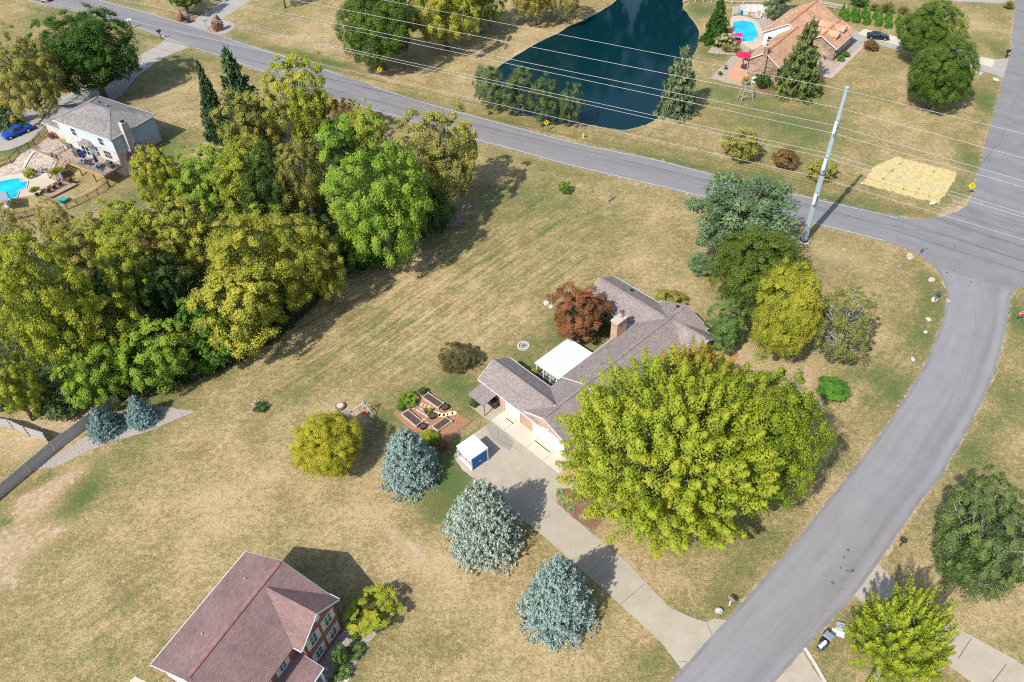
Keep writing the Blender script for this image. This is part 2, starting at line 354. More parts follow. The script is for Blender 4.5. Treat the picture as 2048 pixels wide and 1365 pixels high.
ga = nd('ShaderNodeAttribute', attribute_name='green').outputs['Fac']; ba = nd('ShaderNodeAttribute', attribute_name='bare').outputs['Fac']
n_big = noise(.07, 3, .5); n_mid = noise(.33, 4, .6); n_sm = noise(1.5, 4, .65); n_fine = noise(6.5, 3, .7); n_vf = noise(18, 2, .7)
n_mow = noise(1.0, 3, .6, rot=R(44), stretch=(.10, 1.1, 1)); n_mow2 = noise(1.0, 3, .6, rot=R(46), stretch=(.25, 3.2, 1))
n_clump = noise(3.4, 3, .7); mowmask = math_('MULTIPLY', nd('ShaderNodeAttribute', attribute_name='mown').outputs['Fac'], 1.0)
g = add(.395, math_('MULTIPLY', ga, .48), cen(n_big, .9), cen(n_mid, .9), cen(n_sm, 1.1), math_('MULTIPLY', mowmask, add(cen(n_mow, 1.1), cen(n_mow2, .9))), cen(n_clump, 1.2), cen(n_fine, 1.5), cen(n_vf, .9))
cr = nd('ShaderNodeValToRGB'); e = cr.color_ramp.elements
e[0].position = 0; e[0].color = (.46, .345, .190, 1); e[1].position = 1; e[1].color = (.088, .132, .042, 1)
for p, c in ((.22, (.370, .278, .138)), (.40, (.285, .222, .100)), (.58, (.205, .182, .072)), (.76, (.145, .158, .056))):
    x = e.new(p); x.color = (*c, 1)
nt.links.new(g, cr.inputs[0])
bsum = add(math_('MULTIPLY', ba, 1.0), cen(n_mid, .9), cen(n_sm, 1.3), cen(n_fine, .8), -.22)
bmask = nd('ShaderNodeMapRange'); bmask.inputs[1].default_value = .12; bmask.inputs[2].default_value = .42; nt.links.new(bsum, bmask.inputs[0])
soil = nd('ShaderNodeValToRGB'); soil.color_ramp.elements[0].color = (.32, .215, .125, 1); soil.color_ramp.elements[1].color = (.52, .40, .265, 1)
soil.color_ramp.elements[0].position = .3; soil.color_ramp.elements[1].position = .7
nt.links.new(n_sm, soil.inputs[0])
bw = nd('ShaderNodeMapRange'); bw.inputs[1].default_value = .50; bw.inputs[2].default_value = .72; bw.inputs[4].default_value = .55; nt.links.new(add(noise(.16, 5, .7), cen(n_sm, .35), cen(n_clump, .3)), bw.inputs[0])
brown = nd('ShaderNodeMix', data_type='RGBA'); nt.links.new(bw.outputs[0], brown.inputs[0]); nt.links.new(cr.outputs[0], brown.inputs[6]); brown.inputs[7].default_value = (.215, .142, .070, 1)
mx = nd('ShaderNodeMix', data_type='RGBA'); nt.links.new(bmask.outputs[0], mx.inputs[0]); nt.links.new(brown.outputs[2], mx.inputs[6]); nt.links.new(soil.outputs[0], mx.inputs[7])
nt.links.new(mx.outputs[2], B.inputs['Base Color'])
bp = nd('ShaderNodeBump'); bp.inputs['Strength'].default_value = .8; bp.inputs['Distance'].default_value = .11
nt.links.new(add(math_('MULTIPLY', n_fine, 1.0), math_('MULTIPLY', n_vf, .6), math_('MULTIPLY', n_sm, .9)), bp.inputs['Height']); nt.links.new(bp.outputs[0], B.inputs['Normal'])
ny, nx = XX.shape; idx = np.arange(nx*ny).reshape(ny, nx)
q = np.stack([idx[:-1, :-1], idx[:-1, 1:], idx[1:, 1:], idx[1:, :-1]], -1).reshape(-1, 4)
def np_mesh(name, V, Q, attrs=None):
    me = bpy.data.meshes.new(name); k = Q.shape[1]
    me.vertices.add(len(V)); me.vertices.foreach_set('co', np.ascontiguousarray(V, np.float32).ravel())
    me.loops.add(Q.size); me.loops.foreach_set('vertex_index', np.ascontiguousarray(Q, np.int32).ravel())
    me.polygons.add(len(Q)); me.polygons.foreach_set('loop_start', np.arange(0, Q.size, k, dtype=np.int32)); me.polygons.foreach_set('loop_total', np.full(len(Q), k, np.int32))
    for n, a in (attrs or {}).items():
        at_ = me.attributes.new(n, 'FLOAT', 'POINT'); at_.data.foreach_set('value', np.ascontiguousarray(a, np.float32).ravel())
    me.update(); me.validate(); return me
me = np_mesh('ground', np.stack([XX, YY, ZZ], -1).reshape(-1, 3), q, {'green': green, 'bare': bare, 'mown': mown})
me.polygons.foreach_set('use_smooth', np.ones(len(q), bool)); me.materials.append(gm)
ground = tag(link(bpy.data.objects.new('ground', me)), 'mown lawn turf, straw coloured with green patches', 'lawn', kind='structure')

# ------------------------------------------------------------------ paving materials
def pavemat(name, c1, c2, streak=None, scale=.35, crack=False, rough=.9):
    m = bpy.data.materials.new(name); m.use_nodes = True
    global nt
    nt = m.node_tree; b = nt.nodes['Principled BSDF']; b.inputs['Roughness'].default_value = rough; b.inputs['Specular IOR Level'].default_value = .25
    global geo
    geo = nd('ShaderNodeNewGeometry')
    v = add(.5, cen(noise(scale, 4, .6), .8), cen(noise(2.2, 4, .6), .35), cen(noise(14, 2, .6), .5), cen(noise(40, 1, .5), .3))
    if streak is not None: v = add(v, cen(noise(1.0, 3, .5, rot=streak, stretch=(.03, .55, 1)), .7))
    r = nd('ShaderNodeValToRGB'); r.color_ramp.elements[0].position = .15; r.color_ramp.elements[1].position = .85
    r.color_ramp.elements[0].color = (*c1, 1); r.color_ramp.elements[1].color = (*c2, 1); nt.links.new(v, r.inputs[0])
    out = r.outputs[0]
    nt.links.new(out, b.inputs['Base Color'])
    p = nd('ShaderNodeBump'); p.inputs['Strength'].default_value = .35; p.inputs['Distance'].default_value = .02
    nt.links.new(noise(25, 3, .6), p.inputs['Height']); nt.links.new(p.outputs[0], b.inputs['Normal'])
    MATS[name] = m; return m
asphalt = pavemat('asphalt', (.150, .146, .150), (.235, .228, .230), streak=R(-42))
asphalt_up = pavemat('asphalt_upper', (.155, .150, .153), (.240, .233, .232), streak=R(17))
concrete = pavemat('concrete', (.295, .25, .19), (.435, .385, .305), scale=.5)
concrete_pale = pavemat('concrete_pale', (.44, .39, .31), (.56, .51, .42), scale=.5)
concrete_grey = pavemat('concrete_grey', (.26, .24, .21), (.38, .355, .315), scale=.5)
mulch = mat('wood_chips', (.20, .085, .04), .95, col2=(.48, .26, .14), scale=9, bump=1, bscale=25)
mulch_dark = mat('bark_mulch', (.13, .065, .04), .95, col2=(.30, .165, .105), scale=7, bump=1, bscale=25)
gravel = mat('gravel', (.20, .165, .145), .95, col2=(.48, .42, .38), scale=6, bump=1, bscale=18)
pale_gravel = mat('pale_gravel', (.19, .145, .115), .95, col2=(.50, .42, .345), scale=3.2, bump=1, bscale=6, detail=7)
white_paint = mat('road_paint', (.38, .38, .37), .7, col2=(.70, .70, .68), scale=3)
tar = mat('tar_seam', (.10, .10, .105), .8, var=.2)
soil_m = mat('dark_soil', (.045, .03, .022), .95, col2=(.13, .09, .065), scale=7, bump=1, bscale=20)

tag(sheet('road', road_poly, .03, asphalt, edge=.09), kind='structure')
def offset(L, o):
    out = []
    for i, p in enumerate(L):
        d = L[min(i+1, len(L)-1)]-L[max(i-1, 0)]; d = d/np.hypot(*d); out.append(p+np.array([-d[1], d[0]])*o)
    return out
def resample(L, n):
    L = np.array(L); s = np.concatenate([[0], np.cumsum(np.hypot(*np.diff(L, axis=0).T))]); t = np.linspace(0, s[-1], n); return np.column_stack([np.interp(t, s, L[:, 0]), np.interp(t, s, L[:, 1])])
def lanes(name, Lf, Rt, m, n=90, k=14, inset=.05):
    A_, B_ = resample(Lf, n), resample(Rt, n); mb = MB(); V = []; cum = np.concatenate([[0], np.cumsum(np.hypot(*np.diff((A_+B_)/2, axis=0).T))])
    for i in range(n):
        for j in range(k+1): f_ = inset+(1-2*inset)*j/k; V.append((*(A_[i]*(1-f_)+B_[i]*f_), .0325))
    F_ = [(i*(k+1)+j, i*(k+1)+j+1, (i+1)*(k+1)+j+1, (i+1)*(k+1)+j) for i in range(n-1) for j in range(k)]
    me = bpy.data.meshes.new(name); me.from_pydata(V, [], F_); uv = me.uv_layers.new(name='UVMap').data
    for l in me.loops: uv[l.index].uv = ((l.vertex_index % (k+1))/k, cum[l.vertex_index//(k+1)])
    bm = bmesh.new(); bm.from_mesh(me)
    for f in bm.faces:
        if f.normal.z < 0: f.normal_flip()
    bm.to_mesh(me); bm.free(); me.materials.append(m); return tag(link(bpy.data.objects.new(name, me)), kind='structure')
def lanemat(name, bands, base):
    m = bpy.data.materials.new(name); m.use_nodes = True
    global nt, geo
    nt = m.node_tree; b = nt.nodes['Principled BSDF']; b.inputs['Roughness'].default_value = .9; b.inputs['Specular IOR Level'].default_value = .25; geo = nd('ShaderNodeNewGeometry')
    tc = nd('ShaderNodeTexCoord'); sp_ = nd('ShaderNodeSeparateXYZ'); nt.links.new(tc.outputs['UV'], sp_.inputs[0])
    cr_ = nd('ShaderNodeValToRGB'); cr_.color_ramp.interpolation = 'B_SPLINE'; e_ = cr_.color_ramp.elements; e_[0].position = 0; e_[0].color = (bands[0][1],)*3+(1,); e_[1].position = 1; e_[1].color = (bands[-1][1],)*3+(1,)
    for p_, v_ in bands[1:-1]: x_ = e_.new(p_); x_.color = (v_,)*3+(1,)
    nt.links.new(sp_.outputs[0], cr_.inputs[0])
    mp_ = nd('ShaderNodeMapping'); mp_.inputs['Scale'].default_value = (9, .10, 1); nt.links.new(tc.outputs['UV'], mp_.inputs[0]); n1 = nd('ShaderNodeTexNoise'); n1.inputs['Scale'].default_value = 1; n1.inputs['Detail'].default_value = 4; nt.links.new(mp_.outputs[0], n1.inputs['Vector'])
    v = add(cr_.outputs[0], cen(n1.outputs[0], .30), cen(noise(.4, 4, .6), .22), cen(noise(3, 4, .6), .16), cen(noise(16, 2, .6), .28), cen(noise(45, 1, .5), .2))
    mm = nd('ShaderNodeMix', data_type='RGBA', blend_type='MULTIPLY'); mm.inputs[0].default_value = 1; mm.inputs[6].default_value = (*base, 1); nt.links.new(v, mm.inputs[7]); nt.links.new(mm.outputs[2], b.inputs['Base Color'])
    MATS[name] = m; return m
lanes('road_surface', NE_, FE[2:], lanemat('asphalt_worn', [(0, .98), (.15, 1.05), (.27, .88), (.36, 1.02), (.48, .86), (.55, .98), (.66, .86), (.78, 1.0), (1, .9)], (.208, .200, .198)), 120)
lanes('road_surface', TE[15:], LE[18:], lanemat('asphalt_street', [(0, 1.15), (.12, 1.2), (.25, .96), (.36, 1.13), (.5, 1.04), (.6, .86), (.70, 1.0), (.82, .78), (.92, 1.0), (1, 1.15)], (.225, .218, .220)), 90)
strip('edge_line_marking', offset(NE_, .28), .10, .035, white_paint)
strip('edge_line_marking', offset(FE, -.28), .10, .035, white_paint)
mid = [(a+b)/2 for a, b in zip([G(97, 12)[:2]]+[], [])]
def seam(px, w=.06, dz=.034, m=tar):
    strip('tar_seam', spline(gs(px), 6), w, dz, m)
cl = [(60, -27), (170, 8), (310, 52), (440, 98), (560, 140), (720, 192), (900, 248), (1024, 277), (1160, 308), (1320, 345), (1460, 375), (1590, 408), (1740, 444), (1880, 470), (2048, 510)]
seam(cl, .07)
seam([(1560, 1350), (1700, 1150), (1800, 1000), (1880, 870), (1925, 780), (1946, 690), (1950, 610), (1930, 560), (1890, 520)], .05, .0345, mat('faint_seam', (.17, .17, .172), .8, var=.15))
seam([(2048, 170), (2030, 200), (2010, 260), (1998, 290), (1975, 298)], .05)
seam([(1945, 340), (1960, 332), (1985, 300), (1992, 290)], .06)
for k in range(26):                                                   # dark tyre and oil spots
    px, py = rnd.choice([(1970, 310), (1985, 290), (1975, 360), (1700, 1110), (1690, 1130), (1672, 1200), (1900, 520), (1935, 560)])
    p = G(px+rnd.uniform(-12, 12), py+rnd.uniform(-35, 35)); s = rnd.uniform(.05, .22)
    tag(sheet('oil_stain', [p[:2]+np.array([math.cos(t)*s*rnd.uniform(.5, 1.2), math.sin(t)*s*rnd.uniform(.5, 1.2)]) for t in np.linspace(0, 5.6, 7)], .0352+k*.0002, tar), kind='structure')
ring = [G(1896, 602)[:2]+np.array([math.cos(t)*.22, math.sin(t)*.22]) for t in np.linspace(0, 2*math.pi, 20)]
strip('painted_ring_marking', ring, .12, .036, white_paint)

# ------------------------------------------------------------------ driveways, walks, beds
def sh(name, px, dz, m, smooth=0, edge=.03, drape=False, conv=None):
    P = gs([conv(*p) for p in px] if conv else px)
    if smooth: P = spline(P, smooth, closed=True)
    return sheet(name, P, dz, m, edge=edge, drape=drape)
A0 = R(-47.52); HO = np.array([2.161, 60.936]); HU = np.array([math.cos(A0), math.sin(A0)]); HV = np.array([-math.sin(A0), math.cos(A0)])
def hw(u, v): return HO+HU*u+HV*v                                       # ranch house plan -> world
drive = [hw(-5, -2.45), hw(6.45, -2.45)]+gs([(1112, 978), (1113, 1007), (1134, 1025), (1184, 1067), (1251, 1123), (1341, 1217), (1392, 1239), (1414, 1245), (1427, 1237), (1456, 1241), (1364, 1342), (1324, 1287), (1241, 1210), (1174, 1150), (1087, 1073), (1024, 1023), (990, 990), (955, 962), (925, 941), (908, 915), (912, 900), (948, 868), (976, 848)])
sheet('driveway', drive, .016, concrete, edge=.03)
joint = mat('slab_joint', (.14, .115, .085), .9, var=.2)
def jline(a, b, w=.05, dz=.021): strip('slab_joint', [np.asarray(a)[:2], np.asarray(b)[:2]], w, dz, joint)
jline(G(1242, 1208), G(1290, 1168)); jline(G(1356, 1325), G(1375, 1323)); jline(G(1414, 1246), G(1424, 1272)); jline(G(1066, 1049), G(1100, 1030)); jline(G(1174, 1148), G(1214, 1112), .03)
jline(hw(-3.3, -2.6), hw(-2.2, -3.9), .04); jline(hw(-2.2, -3.9), hw(.5, -3.2), .05); jline(hw(-2.2, -3.9), hw(-4.5, -5.0), .03)
patched = pavemat('concrete_stained', (.22, .20, .165), (.34, .31, .26), scale=.4)
sheet('driveway_stain', [hw(-4.9, -3.5), hw(-4.9, -2.6), hw(-.6, -2.6), hw(.2, -4.1), hw(-2.6, -4.3), hw(-4.0, -3.9)], .019, patched, edge=.12)
slabs = [(-5, -2.75), (-2.70, 1.10), (1.15, 3.80), (3.85, 6.4)]
for u0, u1 in slabs: sheet('garage_apron_slab', [hw(u0, -2.40), hw(u1, -2.40), hw(u1, -.08), hw(u0, -.08)], .020, concrete_pale, edge=0)
grate_m = mat('drain_iron', (.04, .04, .04), .6, metal=.6)
for u0, u1 in ((-3.9, -2.6), (1.1, 3.6)): strip('drain_marking', [hw(u0, -.85), hw(u1, -.85)], .12, .026, grate_m)
sh('garden_path', [(1111, 965), (1111, 978), (1150, 976), (1180, 968), (1200, 955), (1230, 930), (1222, 922), (1190, 946), (1160, 960), (1130, 965)], .018, concrete, 0)
sh('mulch_bed', [(1114, 980), (1165, 976), (1200, 990), (1215, 1030), (1190, 1060), (1165, 1050), (1136, 1025), (1117, 1005)], .010, mulch_dark, edge=.08)
sh('straw_bed', [(1115, 962), (1117, 944), (1130, 935), (1155, 940), (1175, 950), (1160, 958), (1130, 963)], .010, mat('pine_straw', (.36, .19, .085), .95, col2=(.58, .37, .2), scale=8, bump=.8), edge=.1)
sh('bare_bed', [(1425, 705), (1440, 690), (1475, 695), (1470, 715), (1445, 725), (1425, 725)], .006, mat('pine_straw', (.3, .15, .06)), edge=.15)
# pale house and its side
wcon = dict(edge=.02, drape=True)
sh('driveway', [(333, 78), (372, 92), (378, 96), (340, 110), (318, 122), (270, 158), (250, 185), (200, 200), (150, 210), (95, 255), (60, 285), (20, 300), (-60, 320), (-80, 260), (0, 250), (70, 215), (150, 180), (200, 160), (262, 122), (318, 90)], .05, concrete_grey, **wcon)
sh('driveway', [(200, 182), (232, 178), (249, 189), (222, 203), (195, 200)], .056, concrete_grey, **wcon)
sh('gravel_bed', [(0, 655), (150, 605), (370, 415), (470, 375), (600, 285), (690, 270), (830, 420), (760, 560), (640, 715), (430, 725), (-60, 780)], .05, pale_gravel, conv=rp, **wcon)
sh('pool_deck', [(-200, 800), (0, 772), (250, 735), (480, 720), (640, 730), (780, 800), (720, 850), (520, 960), (420, 1000), (90, 1050), (-60, 1085), (-250, 1100)], .06, pavemat('pool_concrete', (.40, .33, .25), (.52, .44, .345)), conv=rp, **wcon)
# north-east plot
sh('driveway', [(2018, 117), (2010, 158), (1990, 150), (1950, 138), (1860, 118), (1800, 103), (1742, 85), (1720, 100), (1690, 96), (1690, 70), (1712, 62), (1735, 68), (1800, 82), (1870, 95), (1950, 112), (1985, 120)], .016, concrete_grey)
sh('driveway_strip', [(1715, 68), (1728, 58), (1800, 76), (1870, 92), (1955, 113), (1990, 120), (1984, 135), (1950, 126), (1860, 106), (1800, 92), (1745, 78)], .021, concrete_pale)
sh('gravel_bed', [(0, 1000), (290, 720), (460, 730), (480, 1000), (560, 1120), (420, 1110), (200, 1060)], .010, pale_gravel, conv=r7, edge=.06)
sh('terracotta_patio', [(220, 960), (300, 860), (370, 780), (470, 790), (480, 1020), (400, 1055), (300, 1040), (230, 1000)], .018, mat('terracotta', (.50, .27, .17), .8, var=.12, scale=2), conv=r7, smooth=3, edge=0)
sh('gravel_bed', [(1350, 960), (1400, 740), (1600, 800), (1830, 560), (1960, 560), (1580, 930), (1540, 985)], .010, pale_gravel, conv=r7, edge=.06)
sh('paver_walk', [(1380, 950), (1530, 960), (1990, 530), (2048, 530), (1560, 1005), (1400, 975)], .020, mat('pavers', (.36, .26, .22), .9, col2=(.5, .39, .33), scale=4), conv=r7, edge=0)
sh('mulch_bed', [(560, 1115), (700, 1110), (900, 1220), (1060, 1290), (900, 1290), (700, 1200)], .008, mulch_dark, conv=r7, edge=.1)
sh('pool_deck', [(1040, 370), (1150, 330), (1350, 345), (1520, 400), (1640, 520), (1690, 640), (1690, 760), (1660, 940), (1500, 1010), (1380, 960), (1280, 910), (1100, 760), (1050, 560)], .012, MATS['pool_concrete'], conv=rn, smooth=3, edge=0)
sh('gravel_bed', [(1400, 275), (1560, 260), (1860, 400), (2000, 330), (1800, 560), (1700, 620), (1640, 500), (1530, 390)], .008, pale_gravel, conv=rn, edge=.05)
sh('gravel_bed', [(560, 1080), (700, 900), (1000, 880), (1300, 910), (1520, 1000), (1400, 1100), (1100, 1130), (800, 1110)], .008, pale_gravel, conv=rn, edge=.1)
sh('driveway', [(1700, -6), (2028, 8), (2029, -6), (1900, -20), (1700, -25)], .016, concrete_grey)
# top left plots
sh('driveway', [(388, 54), (413, 60), (440, 42), (480, 15), (520, -12), (470, -14), (452, 0), (410, 28), (372, 48)], .016, concrete_grey)
sh('gravel_bed', [(420, 56), (438, 40), (462, 44), (470, 54), (455, 66), (438, 69)], .008, gravel, smooth=3)
sh('mulch_bed', [(350, 40), (372, 28), (400, 30), (392, 40), (375, 49)], .008, mulch_dark, smooth=3)
# south-east plots
sh('driveway', [(1756, 1127), (1800, 1175), (1850, 1230), (1930, 1265), (2030, 1320), (2120, 1380), (2060, 1470), (1980, 1390), (1880, 1320), (1800, 1280), (1709, 1190)], .016, concrete)
jline(G(1916, 1318), G(1942, 1278), .08); jline(G(1985, 1365), G(2012, 1330), .08)
sh('driveway', [(1605, 1302), (1627, 1338), (1660, 1385), (1640, 1440), (1500, 1420), (1585, 1326)], .016, concrete)
# red roofed house bed, blue spruce bed, garden
sh('gravel_bed', [(640, 1300), (700, 1255), (735, 1250), (765, 1238), (768, 1250), (738, 1285), (722, 1302), (716, 1320), (700, 1358), (680, 1385), (610, 1385)], .010, gravel, edge=.06)
sh('gravel_bed', [(60, 940), (120, 905), (200, 855), (240, 820), (290, 810), (340, 815), (392, 824), (350, 840), (300, 862), (240, 880), (180, 900), (110, 935)], .008, gravel, edge=.08)
sh('mulch_bed', [(230, 390), (320, 330), (560, 180), (620, 150), (730, 130), (960, 290), (1130, 400), (1380, 570), (1330, 640), (1100, 780), (1050, 900), (960, 1000), (850, 960), (740, 760), (540, 690), (440, 680), (320, 560), (210, 430)], .010, mulch, conv=r8, edge=.07)

# ------------------------------------------------------------------ pond
wm = bpy.data.materials.new('pond_water'); wm.use_nodes = True; nt = wm.node_tree; b = nt.nodes['Principled BSDF']; geo = nd('ShaderNodeNewGeometry')
b.inputs['Base Color'].default_value = (.001, .020, .027, 1); b.inputs['Roughness'].default_value = .06; b.inputs['IOR'].default_value = 1.33
p = nd('ShaderNodeBump'); p.inputs['Strength'].default_value = .10; p.inputs['Distance'].default_value = .05
nt.links.new(noise(2.5, 3, .6, stretch=(1, 2.2, 1)), p.inputs['Height']); nt.links.new(p.outputs[0], b.inputs['Normal'])
c0 = pond_poly.mean(0); wp = [q_+(q_-c0)/np.hypot(*(q_-c0))*.35 for q_ in pond_poly]
sheet('pond', wp, -.3, wm, z=0.)
# ------------------------------------------------------------------ foliage meshes (unit size, shared between copies)
def unit(v): return v/np.maximum(1e-9, np.linalg.norm(v, axis=-1, keepdims=True))
def fibo(n, rng, zmin=-1., jit=.35):
    i = np.arange(n)+.5; z = 1-(1-zmin)*i/n; a = i*2.39996+rng.uniform(0, 6)
    d = np.stack([np.sqrt(1-z*z)*np.cos(a), np.sqrt(1-z*z)*np.sin(a), z], -1)
    return unit(d+rng.normal(0, jit/math.sqrt(n)*3, d.shape))
def leaves(name, pos, nor, size, tint, aspect=.62, axis=None, rng=None):
    n = len(pos); nor = unit(nor)
    if axis is None: axis = rng.normal(size=(n, 3))
    t = unit(axis-nor*np.sum(axis*nor, -1, keepdims=True)); b = np.cross(nor, t); s = np.asarray(size).reshape(-1, 1)
    cup = nor*s*.18
    V = np.stack([pos-t*s, pos+b*s*aspect-cup, pos+t*s, pos-b*s*aspect-cup], 1).reshape(-1, 3)
    Q = np.arange(4*n).reshape(n, 4)
    return np_mesh(name, V, Q, {'tint': np.repeat(np.clip(tint, 0, 1), 4)})
def broad(seed, n_lobe=70, n_leaf=130, size=.045, lobe=(.22, .36), zmin=-.62, spread=(.60, .86), spray=0., flat=1., fill=.12, thin=0., subs=0, sub_c=.48, sub_r=(.38, .58), uneven=0.):
    """crown of overlapping leaf clumps; spray > 0 draws the clumps out into upswept shoots"""
    rng = np.random.default_rng(seed)
    if subs:                                                 # several overlapping sub-crowns make an uneven outline
        sc_ = rng.normal(size=(subs, 3)); sc_ = unit(sc_)*rng.uniform(.15, 1, (subs, 1))**.6*sub_c; sc_[:, 2] *= .8; sr = rng.uniform(*sub_r, subs); Ds, cs = [], []
        per = max(4, int(n_lobe*1.7/subs))
        for i in range(subs):
            d = fibo(per, rng, zmin); q_ = sc_[i]+d*sr[i]*rng.uniform(.72, 1.08, (per, 1))
            ok = np.ones(per, bool)
            for j in range(subs):
                if j != i: ok &= np.linalg.norm(q_-sc_[j], axis=1) > sr[j]*.72
            Ds.append(unit(d[ok]+.5*q_[ok])); cs.append(q_[ok])
        D = np.concatenate(Ds); c = np.concatenate(cs); n_lobe = len(c); ext = np.percentile(np.abs(c), 98, axis=0)+np.mean(lobe)*.55; c = c/ext
    else:
        D = fibo(n_lobe, rng, zmin); c = D*rng.uniform(*spread, (n_lobe, 1)); ph = rng.uniform(0, 6, 4)
        if uneven: c = c*(1+uneven*(np.sin(3*D[:, :1]+ph[0]+2*D[:, 2:])+np.sin(4*D[:, 1:2]+ph[1])+np.sin(5*D[:, 2:]+3*D[:, :1]+ph[2]))/3)
    lr = rng.uniform(*lobe, n_lobe)*rng.choice([1, 1, .7], n_lobe)
    c[:, 2] += .03; lt = rng.uniform(0, 1, n_lobe)
    keep = rng.uniform(0, 1, n_lobe) > thin; k = np.repeat(np.nonzero(keep)[0], n_leaf); n = len(k)
    rd = unit(rng.normal(size=(n, 3)))
    if spray:
        ax = unit(D+np.array([0, 0, .75])+rng.normal(0, .18, D.shape))[k]; t = rng.uniform(-.35, 1, n)**1.0
        w = lr[k]*(.46*(1-np.clip(t, 0, 1))**.8+.10)
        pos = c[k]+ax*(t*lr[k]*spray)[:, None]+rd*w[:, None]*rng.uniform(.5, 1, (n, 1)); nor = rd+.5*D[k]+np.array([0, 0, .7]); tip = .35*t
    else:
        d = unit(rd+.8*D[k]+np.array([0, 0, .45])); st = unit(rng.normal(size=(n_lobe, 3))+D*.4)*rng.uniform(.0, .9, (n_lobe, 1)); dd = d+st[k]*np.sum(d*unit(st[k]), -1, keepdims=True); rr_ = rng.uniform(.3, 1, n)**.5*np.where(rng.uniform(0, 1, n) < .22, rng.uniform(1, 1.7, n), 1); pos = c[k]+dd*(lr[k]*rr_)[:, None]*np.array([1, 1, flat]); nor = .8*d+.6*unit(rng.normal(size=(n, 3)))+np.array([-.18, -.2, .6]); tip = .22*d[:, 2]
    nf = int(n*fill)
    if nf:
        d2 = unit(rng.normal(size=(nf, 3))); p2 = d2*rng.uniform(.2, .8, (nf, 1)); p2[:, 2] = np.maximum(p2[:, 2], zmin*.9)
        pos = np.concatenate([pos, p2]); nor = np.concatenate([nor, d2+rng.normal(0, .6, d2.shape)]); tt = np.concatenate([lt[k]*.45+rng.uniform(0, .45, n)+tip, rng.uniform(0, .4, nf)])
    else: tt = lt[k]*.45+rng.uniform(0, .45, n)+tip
    sz = size*rng.uniform(.65, 1.25, len(pos))
    return leaves('crown', pos, nor, sz, tt, rng=rng), c[keep]
def conifer(seed, levels=17, nb=24, tufts=16, size=.055, prof=.85, droop=.10, upturn=.05, quads=3, bulge=1.0, asp=.3, gap=0., loose=.35):
    """whorls of boughs round a leader; unit radius, unit height"""
    rng = np.random.default_rng(seed); P, N, A, S, T = [], [], [], [], []
    for l in range(levels):
        t = (l+rng.uniform(-.25, .25))/levels; t = min(max(t, 0), .985); rad = (1-t**bulge)**prof
        m = max(5, int(nb*rad)); ph = rng.uniform(0, 6)
        for k in range(m):
            if rng.uniform() < gap: continue
            az = ph+2*math.pi*k/m+rng.normal(0, .07); ln = rad*rng.uniform(.72, 1.10); o = np.array([math.cos(az), math.sin(az), 0]); sd = np.array([-o[1], o[0], 0])
            n = max(5, int(tufts*(.3+.7*rad))); s = rng.uniform(.22, 1, n)**.7; wd = .30*ln*(1-.75*s)+.035
            lat = rng.uniform(-1, 1, n)*wd; z = t*1.0+rng.normal(0, .012)-droop*rad*s+upturn*s**4+rng.uniform(-.012, .012, n)
            p = o*(s*ln)[:, None]+sd*lat[:, None]; p[:, 2] = z*1.0; bt = rng.uniform(0, .5)
            for q_ in range(quads):
                P.append(p+rng.normal(0, size*loose, p.shape)*np.array([1, 1, .6])); N.append(np.array([0, 0, 1.])+rng.normal(0, .75, p.shape)+o*.35)
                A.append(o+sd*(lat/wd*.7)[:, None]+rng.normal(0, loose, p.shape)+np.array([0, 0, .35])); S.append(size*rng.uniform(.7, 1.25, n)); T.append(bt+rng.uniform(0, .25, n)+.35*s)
    P, N, A, S, T = map(np.concatenate, (P, N, A, S, T))
    return leaves('crown', P, N, S, T, aspect=asp, axis=A, rng=rng)
def plume(seed, n=95, per=210, size=.038):
    """white pine: flat plumes of long needles on level boughs"""
    rng = np.random.default_rng(seed); D = fibo(n, rng, -.75, .6); c = D*rng.uniform(.35, .95, (n, 1)); c[:, 2] *= .95
    k = np.repeat(np.arange(n), per); m = len(k); rd = unit(rng.normal(size=(m, 3))); lr = rng.uniform(.13, .26, n)
    pos = c[k]+rd*(lr[k]*rng.uniform(.2, 1, m)**.5)[:, None]*np.array([1.05, 1.05, .50]); lt = rng.uniform(0, .4, n)
    nor = rd*.6+np.array([0, 0, 1.])+rng.normal(0, .5, rd.shape); axx = rd+D[k]*.6+np.array([0, 0, .3])
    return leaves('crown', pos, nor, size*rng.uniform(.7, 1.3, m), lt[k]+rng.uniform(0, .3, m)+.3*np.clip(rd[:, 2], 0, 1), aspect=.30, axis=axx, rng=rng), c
def blades(seed, n=420, size=.5):
    rng = np.random.default_rng(seed); az = rng.uniform(0, 6.283, n); o = np.stack([np.cos(az), np.sin(az), 0*az], -1); s = rng.uniform(.1, 1, n)
    pos = o*(s*.55)[:, None]; pos[:, 2] = .55-.25*s; ax = o*(.2+.8*s)[:, None]+np.array([0, 0, 1.])*(1.05-.9*s)[:, None]
    return leaves('foliage', pos, np.cross(ax, rng.normal(size=(n, 3))), .42*rng.uniform(.7, 1.1, n), rng.uniform(0, 1, n), aspect=.07, axis=ax, rng=rng)
FOL = {}
